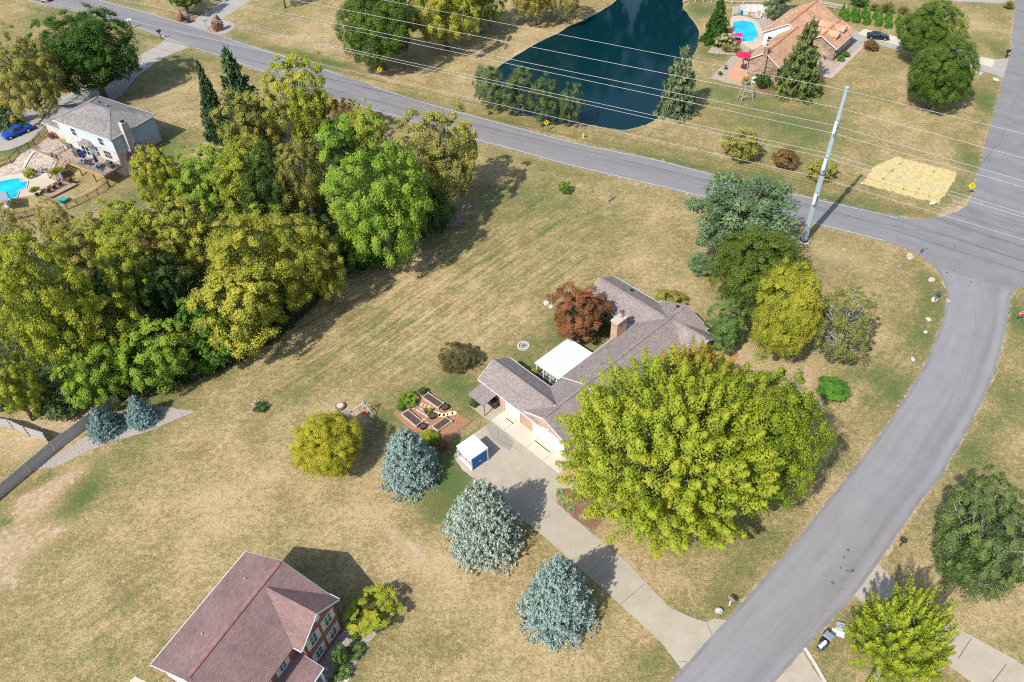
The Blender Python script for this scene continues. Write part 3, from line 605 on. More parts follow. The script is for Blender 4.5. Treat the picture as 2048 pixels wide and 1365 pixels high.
def fol(kind):
    if kind in FOL: return FOL[kind]
    base, v = kind.split(':') if ':' in kind else (kind, '1'); sd = int(v)*17+len(base)
    c = None
    if base == 'broad': m, c = broad(sd, 110, 250, .027, lobe=(.12, .22), subs=7)
    elif base == 'wood': m, c = broad(sd, 150, 240, .0235, lobe=(.10, .19), zmin=-.75, fill=.2, subs=10, sub_c=.54, sub_r=(.34, .52))
    elif base == 'big': m, c = broad(sd, 320, 250, .0165, lobe=(.075, .14), subs=12, sub_c=.50, sub_r=(.36, .55), zmin=-.7, fill=.3)
    elif base == 'dome': m, c = broad(sd, 330, 250, .0165, lobe=(.08, .20), spread=(.62, .92), uneven=.30, zmin=-.72, fill=.3)
    elif base == 'maple': m, c = broad(sd, 520, 230, .0118, lobe=(.11, .19), spread=(.50, .86), spray=1.2, zmin=-.5, fill=.10)
    elif base == 'shoot': m, c = broad(sd, 190, 240, .0175, lobe=(.17, .29), spread=(.42, .80), spray=1.2, zmin=-.45, fill=.05)
    elif base == 'sparse': m, c = broad(sd, 120, 95, .028, lobe=(.12, .22), fill=.08, subs=7)
    elif base == 'bush': m, c = broad(sd, 50, 110, .062, lobe=(.2, .36), zmin=-.8, subs=5, sub_c=.4, sub_r=(.4,.6))
    elif base == 'rose': m, c = broad(sd, 26, 55, .10, lobe=(.25, .4), zmin=-.8, spread=(.5, .78), fill=.05)
    elif base == 'spruce': m = conifer(sd, 14, 22, 18, .036, prof=.80, bulge=1.2, droop=.07, quads=6, gap=.06, asp=.45, loose=.6)
    elif base == 'bigspruce': m = conifer(sd, 18, 27, 24, .0235, prof=.74, bulge=1.45, droop=.05, upturn=.05, quads=7, gap=.10, asp=.5, loose=.75)
    elif base == 'tall': m = conifer(sd, 22, 15, 20, .060, prof=.92, bulge=1.0, droop=.16, upturn=.05)
    elif base == 'ragged': m = conifer(sd, 15, 12, 26, .065, prof=.75, bulge=1.15, droop=.12, upturn=.07, gap=.22)
    elif base == 'arb': m = conifer(sd, 15, 16, 9, .10, prof=.8, bulge=1.2, droop=-.06, asp=.5)
    elif base == 'pine': m, c = plume(sd)
    elif base == 'grass': m = blades(sd)
    FOL[kind] = (m, c); return FOL[kind]
bark = mat('bark', (.10, .075, .055), .95, col2=(.22, .18, .15), scale=6, bump=.8, bscale=14)
bark_grey = mat('bark_grey', (.20, .18, .16), .95, col2=(.38, .36, .33), scale=6, bump=.8, bscale=14)
TRUNKS = {}
def trunkmesh(key, r, rz, zc, c, n, seed, thick, lean=0.):
    rng = random.Random(seed); mb = MB(); top = zc+rz*.35
    pts = [(0, 0, -.1), (.04*r*lean, 0, zc*.35), (.06*r, .03*r, zc*.75), (.03*r, 0, zc), (0, .05*r, top)]
    mb.tube(pts, [thick*1.35, thick, thick*.8, thick*.6, thick*.15], 8)
    if c is not None and n:
        for q_ in rng.sample(range(len(c)), min(n, len(c))):
            e_ = Vector((c[q_][0]*r, c[q_][1]*r, zc+c[q_][2]*rz)); s_ = Vector((0, 0, max(.25*zc, min(zc+.1*rz, e_.z-.45*math.hypot(e_.x, e_.y)-.15*rz))))
            m_ = s_.lerp(e_, .5)+Vector((rng.uniform(-.06, .06)*r, rng.uniform(-.06, .06)*r, -.08*rz))
            mb.tube([s_, m_, e_], [thick*.42, thick*.26, thick*.07], 5, cap=False)
            for _ in range(2):
                g_ = m_.lerp(e_, rng.uniform(.1, .6)); mb.tube([g_, g_+Vector((rng.uniform(-.2, .2)*r, rng.uniform(-.2, .2)*r, rng.uniform(.05, .2)*rz))], [thick*.15, thick*.05], 4, cap=False)
    return mb.mesh('trunk', True)
def fit(bb, clear, shape='round', hr=None):
    """size and place a crown so that it covers the pixel box: returns ground x, y, radius, half height (or height), centre z"""
    x0, y0, x1, y1 = bb; cx, cy = (x0+x1)/2, (y0+y1)/2; r = 3.; rz = 3.; qx, qy = cx, cy
    rng = np.random.default_rng(1); d = unit(rng.normal(size=(400, 3))) if shape == 'round' else None
    if shape != 'round':
        a = rng.uniform(0, 6.283, 400); t = rng.uniform(0, 1, 400); k = (1-t**1.3)**.8; d = np.stack([np.cos(a)*k, np.sin(a)*k, t], -1)
    gz = 0.
    for it in range(14):
        zc = gz+clear+(rz if shape == 'round' else rz*.35); p = at(qx, qy, zc); gz = float(hg(p[0], p[1]))
        zb = gz+clear+(rz if shape == 'round' else 0)
        q_ = pj(np.array([p[0], p[1], zb])+d*np.array([r, r, rz])); a0, b0 = q_.min(0); a1, b1 = q_.max(0)
        r *= ((x1-x0)/(a1-a0))**.8
        if hr: rz = hr*r
        else: rz = min(max(rz*((y1-y0)/(b1-b0))**.9, .4*r if shape == 'round' else .7*r), (1.7 if shape == 'round' else 5.5)*r)
        qx += cx-(a0+a1)/2; qy += cy-(b0+b1)/2
    return p[0], p[1], r, rz, clear, gz
WORLD_TREES = []
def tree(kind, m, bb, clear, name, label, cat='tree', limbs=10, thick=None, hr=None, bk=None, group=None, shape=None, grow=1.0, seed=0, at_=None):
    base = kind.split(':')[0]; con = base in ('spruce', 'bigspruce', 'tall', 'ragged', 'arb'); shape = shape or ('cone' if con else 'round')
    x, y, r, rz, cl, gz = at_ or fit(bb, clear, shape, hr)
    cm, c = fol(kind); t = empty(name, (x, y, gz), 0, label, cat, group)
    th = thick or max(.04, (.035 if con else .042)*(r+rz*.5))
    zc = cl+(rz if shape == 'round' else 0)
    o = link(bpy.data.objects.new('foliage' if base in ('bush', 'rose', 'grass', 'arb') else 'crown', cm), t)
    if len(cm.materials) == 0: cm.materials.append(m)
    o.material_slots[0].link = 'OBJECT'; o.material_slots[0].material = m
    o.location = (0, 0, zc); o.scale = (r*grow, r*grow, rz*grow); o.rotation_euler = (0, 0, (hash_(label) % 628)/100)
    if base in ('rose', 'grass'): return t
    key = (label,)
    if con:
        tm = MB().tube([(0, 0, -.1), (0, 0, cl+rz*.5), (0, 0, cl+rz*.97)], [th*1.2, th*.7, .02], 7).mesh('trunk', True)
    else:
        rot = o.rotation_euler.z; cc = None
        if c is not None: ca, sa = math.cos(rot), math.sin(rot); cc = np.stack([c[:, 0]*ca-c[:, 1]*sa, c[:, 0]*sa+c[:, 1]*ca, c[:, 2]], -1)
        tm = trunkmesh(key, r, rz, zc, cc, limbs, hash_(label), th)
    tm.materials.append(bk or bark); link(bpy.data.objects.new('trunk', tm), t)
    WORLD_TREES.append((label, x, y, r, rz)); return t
def hash_(s):
    h = 7
    for ch in s: h = (h*31+ord(ch)) % 1000003
    return h
L_ = leafmat
l_maple = L_('leaf_yellow_green_maple', (.13, .20, .018), (.37, .42, .03), (.45, .40, .04), .99)
l_maple_o = L_('leaf_orange_maple', (.16, .20, .02), (.45, .38, .035), (.58, .24, .05), .76)
l_maple_g = L_('leaf_green_maple', (.11, .185, .016), (.33, .40, .03), (.45, .42, .04), .93)
l_gold = L_('leaf_gold', (.26, .26, .02), (.60, .55, .05), (.55, .38, .04), .95)
l_wood_y = L_('leaf_wood_yellow', (.16, .195, .02), (.52, .50, .065), (.60, .46, .07), .96)
l_wood_yg = L_('leaf_wood_yellowgreen', (.14, .20, .02), (.45, .47, .045), (.58, .48, .06), .94)
l_wood_g = L_('leaf_wood_green', (.08, .17, .02), (.29, .42, .04), (.45, .44, .06), .95)
l_wood_o = L_('leaf_wood_olive', (.17, .18, .035), (.42, .385, .085), (.52, .42, .09), .94)
l_wood_b = L_('leaf_wood_brown', (.13, .085, .03), (.30, .19, .065), (.38, .10, .05), .86)
l_bright = L_('leaf_bright_green', (.045, .13, .02), (.14, .28, .03), (.30, .36, .05), .96)
l_dark = L_('leaf_dark_green', (.026, .078, .014), (.095, .195, .026), (.16, .20, .04), .97)
l_dark2 = L_('leaf_ash_green', (.07, .12, .035), (.20, .275, .08), (.25, .29, .1), .97)
l_olive = L_('leaf_olive_green', (.075, .125, .018), (.205, .265, .04), (.30, .28, .05), .95)
l_topgold = L_('leaf_half_turned', (.14, .20, .02), (.46, .45, .045), (.56, .46, .06), .9)
l_soft = L_('leaf_soft_green', (.06, .13, .03), (.19, .30, .075), (.25, .32, .1), .96)
l_halfbare = L_('leaf_half_bare', (.10, .13, .03), (.29, .30, .075), (.38, .33, .09), .95)
l_spiky = L_('leaf_spiky', (.065, .065, .025), (.17, .155, .055), None)
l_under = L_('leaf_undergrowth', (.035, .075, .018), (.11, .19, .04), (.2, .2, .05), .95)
l_mid = L_('leaf_mid_green', (.048, .105, .014), (.15, .235, .03), (.25, .25, .04), .95)
l_grey = L_('leaf_grey_green', (.075, .125, .045), (.21, .275, .095), (.25, .24, .1), .95)
l_red = L_('leaf_red', (.13, .07, .025), (.36, .15, .055), (.46, .07, .07), .80)
l_purple = L_('leaf_purple', (.035, .012, .02), (.11, .035, .055), (.2, .05, .07), .93)
l_blue = L_('needle_blue', (.10, .17, .155), (.33, .44, .40), None, .9, .12)
l_blue2 = L_('needle_blue_deep', (.065, .125, .12), (.25, .37, .35), None, .9, .12)
l_pale_blue = L_('needle_pale_blue', (.15, .205, .165), (.41, .48, .39), None, .9, .12)
l_spruce = L_('needle_dark', (.018, .045, .02), (.07, .125, .045), None, .9, .1)
l_ngreen = L_('needle_green', (.045, .075, .02), (.17, .21, .06), None, .9, .15)
l_npond = L_('needle_grey_green', (.05, .085, .035), (.19, .24, .11), None, .9, .15)
l_wpine = L_('needle_white_pine', (.06, .115, .046), (.215, .31, .135), None, .9, .15)
l_arb = L_('leaf_arborvitae', (.035, .11, .012), (.12, .27, .03), None, .9, .2)
l_grassy = L_('blade_tan_green', (.16, .17, .04), (.42, .38, .15), None, .9, .3)
l_hosta = L_('blade_pale_green', (.25, .36, .12), (.60, .68, .38), None, .9, .3)
l_flower = L_('leaf_flowering', (.12, .17, .03), (.30, .32, .06), (.80, .76, .60), .70)
l_rose = L_('leaf_rose', (.05, .12, .02), (.16, .27, .05), (.72, .22, .32), .92)

# ------------------------------------------------------------------ the big trees of the ranch garden
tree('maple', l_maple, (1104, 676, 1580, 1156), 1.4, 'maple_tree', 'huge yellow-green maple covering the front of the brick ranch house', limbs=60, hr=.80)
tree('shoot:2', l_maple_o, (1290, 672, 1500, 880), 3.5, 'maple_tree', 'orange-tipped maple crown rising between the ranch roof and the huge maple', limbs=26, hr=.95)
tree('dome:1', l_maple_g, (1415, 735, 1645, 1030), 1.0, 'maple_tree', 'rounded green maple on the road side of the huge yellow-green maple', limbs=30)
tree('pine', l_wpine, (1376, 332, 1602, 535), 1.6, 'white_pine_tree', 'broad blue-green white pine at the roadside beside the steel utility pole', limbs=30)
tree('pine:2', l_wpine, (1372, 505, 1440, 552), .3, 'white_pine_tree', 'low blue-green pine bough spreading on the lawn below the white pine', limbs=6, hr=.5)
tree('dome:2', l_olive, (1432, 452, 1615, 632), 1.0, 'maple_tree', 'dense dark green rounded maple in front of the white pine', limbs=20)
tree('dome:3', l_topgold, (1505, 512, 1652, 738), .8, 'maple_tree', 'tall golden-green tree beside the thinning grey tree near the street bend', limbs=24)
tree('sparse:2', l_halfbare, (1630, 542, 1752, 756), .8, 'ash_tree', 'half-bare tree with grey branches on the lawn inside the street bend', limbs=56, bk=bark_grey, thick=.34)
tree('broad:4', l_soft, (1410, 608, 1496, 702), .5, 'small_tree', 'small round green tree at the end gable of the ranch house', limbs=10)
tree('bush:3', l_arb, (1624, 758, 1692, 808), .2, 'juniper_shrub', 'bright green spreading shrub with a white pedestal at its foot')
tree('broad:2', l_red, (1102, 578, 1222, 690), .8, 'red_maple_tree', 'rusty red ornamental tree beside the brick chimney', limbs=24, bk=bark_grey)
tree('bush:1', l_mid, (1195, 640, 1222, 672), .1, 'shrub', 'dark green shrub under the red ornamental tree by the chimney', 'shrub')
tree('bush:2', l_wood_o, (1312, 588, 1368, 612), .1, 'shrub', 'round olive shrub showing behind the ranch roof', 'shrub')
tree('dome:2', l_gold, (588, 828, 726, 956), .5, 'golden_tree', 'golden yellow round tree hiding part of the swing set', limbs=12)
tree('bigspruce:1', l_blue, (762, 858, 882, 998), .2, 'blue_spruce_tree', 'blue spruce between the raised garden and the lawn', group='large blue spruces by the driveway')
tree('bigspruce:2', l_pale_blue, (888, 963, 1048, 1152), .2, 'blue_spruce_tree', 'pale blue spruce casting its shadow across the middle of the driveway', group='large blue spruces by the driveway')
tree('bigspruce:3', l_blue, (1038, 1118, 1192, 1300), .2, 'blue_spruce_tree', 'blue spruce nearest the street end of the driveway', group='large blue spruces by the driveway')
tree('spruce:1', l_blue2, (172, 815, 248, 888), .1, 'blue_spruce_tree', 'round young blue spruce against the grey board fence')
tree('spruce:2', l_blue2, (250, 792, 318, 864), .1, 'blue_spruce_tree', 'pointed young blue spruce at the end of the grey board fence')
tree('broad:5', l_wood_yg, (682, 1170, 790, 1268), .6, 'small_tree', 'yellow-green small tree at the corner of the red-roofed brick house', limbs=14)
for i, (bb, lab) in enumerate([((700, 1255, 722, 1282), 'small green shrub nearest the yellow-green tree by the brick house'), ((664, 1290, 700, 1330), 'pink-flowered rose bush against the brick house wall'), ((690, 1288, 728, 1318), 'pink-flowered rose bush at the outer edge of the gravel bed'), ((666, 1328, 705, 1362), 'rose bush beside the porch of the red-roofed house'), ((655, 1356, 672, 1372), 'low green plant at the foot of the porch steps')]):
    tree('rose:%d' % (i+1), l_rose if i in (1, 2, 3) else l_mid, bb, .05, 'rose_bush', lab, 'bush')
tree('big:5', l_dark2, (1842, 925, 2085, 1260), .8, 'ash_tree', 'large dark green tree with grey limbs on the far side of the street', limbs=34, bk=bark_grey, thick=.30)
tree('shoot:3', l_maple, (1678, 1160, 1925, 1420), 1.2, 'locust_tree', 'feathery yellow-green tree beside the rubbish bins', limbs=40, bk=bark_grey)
# ------------------------------------------------------------------ the wood west of the lawn
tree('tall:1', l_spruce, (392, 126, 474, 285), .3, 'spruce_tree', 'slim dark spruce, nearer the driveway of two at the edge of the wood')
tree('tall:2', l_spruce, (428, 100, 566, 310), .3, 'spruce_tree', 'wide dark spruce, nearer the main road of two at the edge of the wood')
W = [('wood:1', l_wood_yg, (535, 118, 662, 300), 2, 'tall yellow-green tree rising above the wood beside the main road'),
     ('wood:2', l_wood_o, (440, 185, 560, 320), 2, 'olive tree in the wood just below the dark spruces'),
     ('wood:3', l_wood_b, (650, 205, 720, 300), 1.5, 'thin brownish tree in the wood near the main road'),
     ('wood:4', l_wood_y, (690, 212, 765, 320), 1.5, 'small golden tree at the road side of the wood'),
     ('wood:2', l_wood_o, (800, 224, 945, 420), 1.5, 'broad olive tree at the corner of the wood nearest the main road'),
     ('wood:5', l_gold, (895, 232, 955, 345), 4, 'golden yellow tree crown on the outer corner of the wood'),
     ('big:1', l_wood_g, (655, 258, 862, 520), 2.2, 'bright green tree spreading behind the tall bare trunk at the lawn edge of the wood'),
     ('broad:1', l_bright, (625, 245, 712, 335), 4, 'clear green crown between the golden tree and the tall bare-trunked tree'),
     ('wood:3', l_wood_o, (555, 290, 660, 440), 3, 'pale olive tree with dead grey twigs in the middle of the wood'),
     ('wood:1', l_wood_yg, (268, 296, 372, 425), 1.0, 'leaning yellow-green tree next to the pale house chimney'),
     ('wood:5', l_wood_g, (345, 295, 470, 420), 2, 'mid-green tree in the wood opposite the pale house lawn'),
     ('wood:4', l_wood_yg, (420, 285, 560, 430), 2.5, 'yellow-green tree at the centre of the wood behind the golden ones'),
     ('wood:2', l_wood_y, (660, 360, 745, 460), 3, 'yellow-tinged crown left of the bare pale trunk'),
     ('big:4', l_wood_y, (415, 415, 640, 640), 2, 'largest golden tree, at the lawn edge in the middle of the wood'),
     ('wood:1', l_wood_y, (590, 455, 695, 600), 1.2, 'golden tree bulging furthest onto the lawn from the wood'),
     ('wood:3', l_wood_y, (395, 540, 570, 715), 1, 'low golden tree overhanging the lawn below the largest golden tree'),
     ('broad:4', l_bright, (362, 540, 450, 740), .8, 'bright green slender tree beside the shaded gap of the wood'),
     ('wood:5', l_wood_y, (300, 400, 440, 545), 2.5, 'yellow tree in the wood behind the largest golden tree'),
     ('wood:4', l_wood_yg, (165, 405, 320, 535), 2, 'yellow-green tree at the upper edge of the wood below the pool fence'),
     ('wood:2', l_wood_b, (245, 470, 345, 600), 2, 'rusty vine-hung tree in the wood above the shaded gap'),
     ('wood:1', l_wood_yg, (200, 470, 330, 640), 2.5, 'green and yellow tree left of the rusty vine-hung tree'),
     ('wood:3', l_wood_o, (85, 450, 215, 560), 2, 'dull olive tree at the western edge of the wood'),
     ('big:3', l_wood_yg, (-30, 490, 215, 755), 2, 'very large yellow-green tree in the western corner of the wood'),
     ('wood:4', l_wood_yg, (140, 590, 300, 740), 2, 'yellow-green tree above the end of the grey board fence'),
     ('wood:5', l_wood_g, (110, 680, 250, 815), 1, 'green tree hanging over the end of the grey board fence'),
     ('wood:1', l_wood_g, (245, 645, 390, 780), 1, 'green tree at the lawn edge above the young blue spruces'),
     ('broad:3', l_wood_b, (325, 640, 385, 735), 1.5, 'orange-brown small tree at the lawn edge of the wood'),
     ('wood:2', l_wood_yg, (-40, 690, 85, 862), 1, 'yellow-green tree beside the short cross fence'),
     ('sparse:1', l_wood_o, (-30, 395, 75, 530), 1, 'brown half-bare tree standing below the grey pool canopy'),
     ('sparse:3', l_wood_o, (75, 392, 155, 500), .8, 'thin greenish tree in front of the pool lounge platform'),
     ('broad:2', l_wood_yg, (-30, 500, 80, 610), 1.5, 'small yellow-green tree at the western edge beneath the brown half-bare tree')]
for k, m, bb, cl, lab in W:
    tree(k, m, bb, cl, 'maple_tree' if 'maple' in lab else 'wood_tree', lab, limbs=14, bk=bark_grey if 'half-bare' in lab or 'grey twigs' in lab else None, thick=None)
tb = G(751, 512); bt_ = empty('bare_trunk_tree', tuple(tb), 0, 'tall pale bare trunk standing at the lawn edge in front of the bright green tree', 'tree'); th_ = height_at(tb, 744, 338)
MB().tube([(0, 0, -.1), (.05, .1, th_*.3), (-.05, 0, th_*.62), (.0, .15, th_)], [.36, .30, .24, .10], 9).build('trunk', bark_grey, bt_, True)
MB().tube([(-.03, 0, th_*.62), (.7, -.2, th_*.72), (1.6, -.3, th_*.74)], [.17, .13, .05], 6).build('branch', bark_grey, bt_, True); MB().tube([(0, .1, th_*.86), (.5, -.2, th_*.97), (1.2, -.3, th_*1.04)], [.13, .09, .03], 6).build('branch', bark_grey, bt_, True); MB().tube([(.03, .1, th_*.28), (-.7, -.2, th_*.33)], [.1, .03], 5).build('branch', bark_grey, bt_, True)
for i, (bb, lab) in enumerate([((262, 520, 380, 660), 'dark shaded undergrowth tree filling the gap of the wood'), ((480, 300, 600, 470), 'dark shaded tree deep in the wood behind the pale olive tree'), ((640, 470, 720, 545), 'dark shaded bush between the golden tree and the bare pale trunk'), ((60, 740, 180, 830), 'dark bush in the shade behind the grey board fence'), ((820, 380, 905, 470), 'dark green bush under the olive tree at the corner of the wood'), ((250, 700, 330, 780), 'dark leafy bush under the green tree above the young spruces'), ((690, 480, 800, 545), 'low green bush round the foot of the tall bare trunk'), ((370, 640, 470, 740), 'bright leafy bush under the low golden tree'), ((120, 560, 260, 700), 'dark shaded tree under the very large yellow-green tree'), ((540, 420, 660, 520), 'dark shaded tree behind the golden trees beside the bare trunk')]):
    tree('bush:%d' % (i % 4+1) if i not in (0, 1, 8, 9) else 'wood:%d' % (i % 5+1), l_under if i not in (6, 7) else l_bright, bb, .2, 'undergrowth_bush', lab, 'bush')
def dead(name, px, label, n=14, s=3.2, lean=(1, 0), seed=1, hgt=2.5, up=.35):
    rg = random.Random(seed); b = G(*px); t = empty(name, tuple(b), 0, label, 'dead tree'); mb = MB(); mb.tube([(0, 0, 0), (lean[0]*.3*s, lean[1]*.3*s, hgt*.6), (lean[0]*.7*s, lean[1]*.7*s, hgt)], [.14, .10, .06], 6)
    mb.build('trunk', bark_grey, t, True)
    for k in range(n):
        f_ = rg.uniform(.3, 1); p = Vector((lean[0]*.7*s*f_, lean[1]*.7*s*f_, hgt*f_)); mb = MB()
        for _ in range(3):
            d = Vector((lean[0]+rg.uniform(-.9, .9), lean[1]+rg.uniform(-.9, .9), up+rg.uniform(-.4, .6))).normalized()*s*rg.uniform(.3, .6)
            q1 = p+d*.5+Vector((0, 0, .1)); q2 = p+d+Vector((rg.uniform(-.3, .3), rg.uniform(-.3, .3), .2)); mb.tube([p, q1, q2], [.06, .04, .015], 4, cap=False); p = q1
        mb.build('branch', bark_grey, t, True)
    return t
dead('dead_tree', (885, 395), 'bare grey dead branches leaning out of the wood towards the road', 10, 3.6, (.9, .2), 3, 3.0)
dead('dead_tree', (880, 460), 'larger tangle of bare grey dead branches over the lawn edge', 16, 4.2, (.9, -.1), 4, 2.2)
dead('dead_tree', (395, 440), 'fallen pale trunk lying in the middle of the wood', 5, 2.5, (.7, -.5), 5, 9)
dead('dead_tree', (120, 800), 'bare grey dead branches under the trees behind the grey fence', 12, 3.2, (.6, -.5), 6, 3)
# ------------------------------------------------------------------ north side
tree('dome:3', l_dark, (72, 18, 272, 196), .8, 'maple_tree', 'large dark green rounded tree shading the pale house driveway', limbs=20)
tree('big:1', l_wood_o, (-40, 60, 130, 235), 1.2, 'oak_tree', 'large olive tree left of the dark green rounded tree', limbs=20)
tree('tall:3', l_wpine, (-40, 160, 40, 262), .5, 'pine_tree', 'dark blue-green pine at the edge beside the blue pickup')
tree('broad:5', l_mid, (322, -45, 408, 28), .6, 'small_tree', 'green tree beside the boulders at the far driveway entrance', limbs=10)
tree('dome:1', l_mid, (680, -40, 832, 140), .6, 'maple_tree', 'broad green tree on the far lawn above the diamond road sign', limbs=20)
tree('big:4', l_wood_y, (815, -70, 960, 98), 1, 'maple_tree', 'green tree turning orange between the broad green tree and the pond', limbs=20)
tree('big:2', l_maple_g, (905, -80, 1010, 60), 1, 'maple_tree', 'yellow-green tree nearest the head of the pond lawn', limbs=16)
tree('wood:2', l_wood_o, (1030, -60, 1112, 48), .8, 'small_tree', 'dull gold tree on the pond bank', limbs=12)
tree('sparse:1', l_wood_o, (1080, -60, 1160, 40), .8, 'small_tree', 'half-bare tree on the pond bank beside the dull gold tree', limbs=20, bk=bark_grey)
tree('big:5', l_dark, (1090, -260, 1290, -25), .5, 'maple_tree', 'dark tree beyond the head of the pond', limbs=10)
tree('big:1', l_dark, (1270, -260, 1420, -40), .5, 'maple_tree', 'dark tree beyond the pond and the rail fence', limbs=10)
tree('sparse:2', l_wood_o, (520, -190, 620, -40), 2.5, 'lawn_tree', 'lone tree on the far lawn showing only its trunk', limbs=20, at_=(float(G(571, 17)[0]), float(G(571, 17)[1]), 3.2, 3.0, 4.2, 0.))
for i, (bb, lab) in enumerate([((948, 132, 1012, 216), 'leftmost of four grey-green trees along the near bank of the pond'), ((1002, 138, 1072, 226), 'second from the left of four grey-green trees along the near bank of the pond'), ((1062, 158, 1122, 246), 'third from the left of four grey-green trees along the near bank of the pond'), ((1112, 164, 1164, 256), 'rightmost and slimmest of four grey-green trees along the near bank of the pond')]):
    tree('broad:%d' % (i+1), l_grey, bb, .3, 'birch_tree', lab, limbs=12, group='trees on the near pond bank', bk=bark_grey)
tree('ragged:1', l_npond, (1310, 88, 1402, 238), .6, 'spruce_tree', 'ragged grey-green spruce standing on the pond shore')
tree('ragged:2', l_ngreen, (1540, 38, 1648, 202), .3, 'spruce_tree', 'dense green spruce in front of the orange-roofed house')
tree('tall:2', l_dark, (1396, -8, 1466, 92), .2, 'cedar_tree', 'dark green cedar between the pond and the kidney pool')
tree('bush:4', l_flower, (1432, 66, 1472, 96), .1, 'hydrangea_bush', 'cream-flowered hydrangea beside the pink garden swing', 'bush')
tree('pine', l_wpine, (1525, -60, 1590, 38), .5, 'pine_tree', 'dark green pine behind the orange-roofed house', limbs=8)
tree('dome:1', l_mid, (1795, 2, 1910, 122), .9, 'oak_tree', 'green tree over the driveway behind the black car', limbs=24, bk=bark_grey, thick=.35)
tree('dome:2', l_mid, (1812, 76, 1952, 218), .2, 'maple_tree', 'dense round green tree on the lawn beside the side road', limbs=14)
tree('sparse:1', l_wood_yg, (1906, 28, 1938, 76), .4, 'sapling', 'thin yellowish sapling on the lawn near the side road', limbs=12)
tree('bush:1', l_wood_b, (1728, 80, 1758, 100), .05, 'shrub', 'round reddish-green shrub at the driveway corner near the black car', 'shrub')
tree('bush:2', l_dark, (1510, 148, 1540, 176), .05, 'shrub', 'round dark shrub against the stone gable wall', 'shrub')
tree('bush:3', l_wood_y, (1484, 154, 1502, 170), .05, 'shrub', 'small yellowish shrub at the corner of the stone gable wall', 'shrub')
tree('bush:4', l_arb, (1674, 112, 1690, 122), .02, 'shrub', 'low bright green shrub nearest the garage corner', 'shrub', hr=.6)
tree('bush:1', l_arb, (1684, 104, 1700, 114), .02, 'shrub', 'low bright green shrub further along the garage wall', 'shrub', hr=.6)
tree('bush:2', l_wood_o, (1448, 264, 1518, 322), .2, 'shrub', 'olive round shrub on the lawn by the wires, nearest the pond', 'shrub')
tree('bush:3', l_wood_b, (1538, 298, 1590, 338), .1, 'shrub', 'brownish shrub between two greener ones on the roadside lawn', 'shrub')
tree('bush:1', l_wood_o, (1612, 316, 1668, 362), .1, 'shrub', 'olive shrub just behind the steel utility pole', 'shrub')
tree('bush:2', l_wood_g, (1118, 364, 1142, 388), .05, 'sapling', 'small green sapling on the lawn above the ranch house', 'sapling')
arbs = [(1676, 16, 1696, 44), (1700, 18, 1722, 46), (1724, 20, 1742, 50), (1745, 20, 1762, 46), (1682, 8, 1698, 34), (1706, 10, 1720, 34), (1760, 30, 1778, 54), (1768, 30, 1784, 58)]
arb = [(1690, 16, 1700, 38)]
A_l = ['first', 'second', 'third', 'fourth', 'fifth', 'sixth']
for i, bb in enumerate([(1681, 17, 1699, 44), (1703, 18, 1720, 47), (1724, 19, 1741, 51), (1748, 22, 1765, 54), (1767, 27, 1785, 58)]):
    tree('arb:%d' % (i % 3+1), l_arb, bb, .02, 'arborvitae', A_l[i]+' from the house in the front row of cone-shaped green arborvitae', 'arborvitae', group='front row of arborvitae')
for i, bb in enumerate([(1676, 8, 1691, 34), (1698, 10, 1713, 36), (1719, 10, 1735, 38), (1743, 16, 1757, 40), (1766, 20, 1781, 44), (1788, 26, 1802, 50)]):
    tree('arb:%d' % (i % 3+1), l_arb, bb, .02, 'arborvitae', A_l[i]+' from the house in the back row of cone-shaped green arborvitae', 'arborvitae', group='back row of arborvitae')
for i, (bb, lab) in enumerate([((1752, 2, 1792, 32), 'large tan ornamental grass behind the arborvitae rows'), ((1735, 4, 1760, 26), 'ornamental grass nearest the dark shrub behind the arborvitae'), ((1790, 10, 1822, 34), 'ornamental grass between the arborvitae and the driveway tree'), ((2002, 0, 2030, 22), 'ornamental grass on a mulch mound beside the side road'), ((1440, 90, 1466, 108), 'ornamental grass clump by the pool steps nearest the pond'), ((1460, 92, 1486, 110), 'ornamental grass clump by the red parasol')]):
    x, y, r, rz, cl, gz = fit(bb, 0., 'cone'); tree('grass:%d' % (i % 3+1), l_grassy, bb, 0, 'ornamental_grass', lab, 'grass clump', at_=(x, y, r*1.2, rz*1.1, 0, gz), shape='cone')
tree('bush:3', l_dark, (1700, -6, 1738, 16), .05, 'shrub', 'dark shrub behind the back row of arborvitae', 'shrub')
tree('broad:3', l_purple, (236, 240, 322, 318), 1.6, 'plum_tree', 'purple-leaved tree beside the pale house chimney', limbs=12)
for i, (px, lab) in enumerate([((1119, 985), 'topmost pale variegated plant in the bed edging the driveway'), ((1124, 999), 'second pale variegated plant down the bed edging the driveway'), ((1130, 1010), 'third pale variegated plant down the bed edging the driveway'), ((1143, 1021), 'fourth pale variegated plant down the bed edging the driveway'), ((1166, 1037), 'pale variegated plant at the lower tip of the driveway bed'), ((1151, 981), 'widest pale variegated plant beside the garden path')]):
    p = G(*px); s_ = .62 if i != 5 else .85; tree('grass:%d' % (i % 3+1), l_hosta, None, 0, 'variegated_plant', lab, 'plant', at_=(p[0], p[1], s_, s_*.8, 0, 0.), shape='cone')

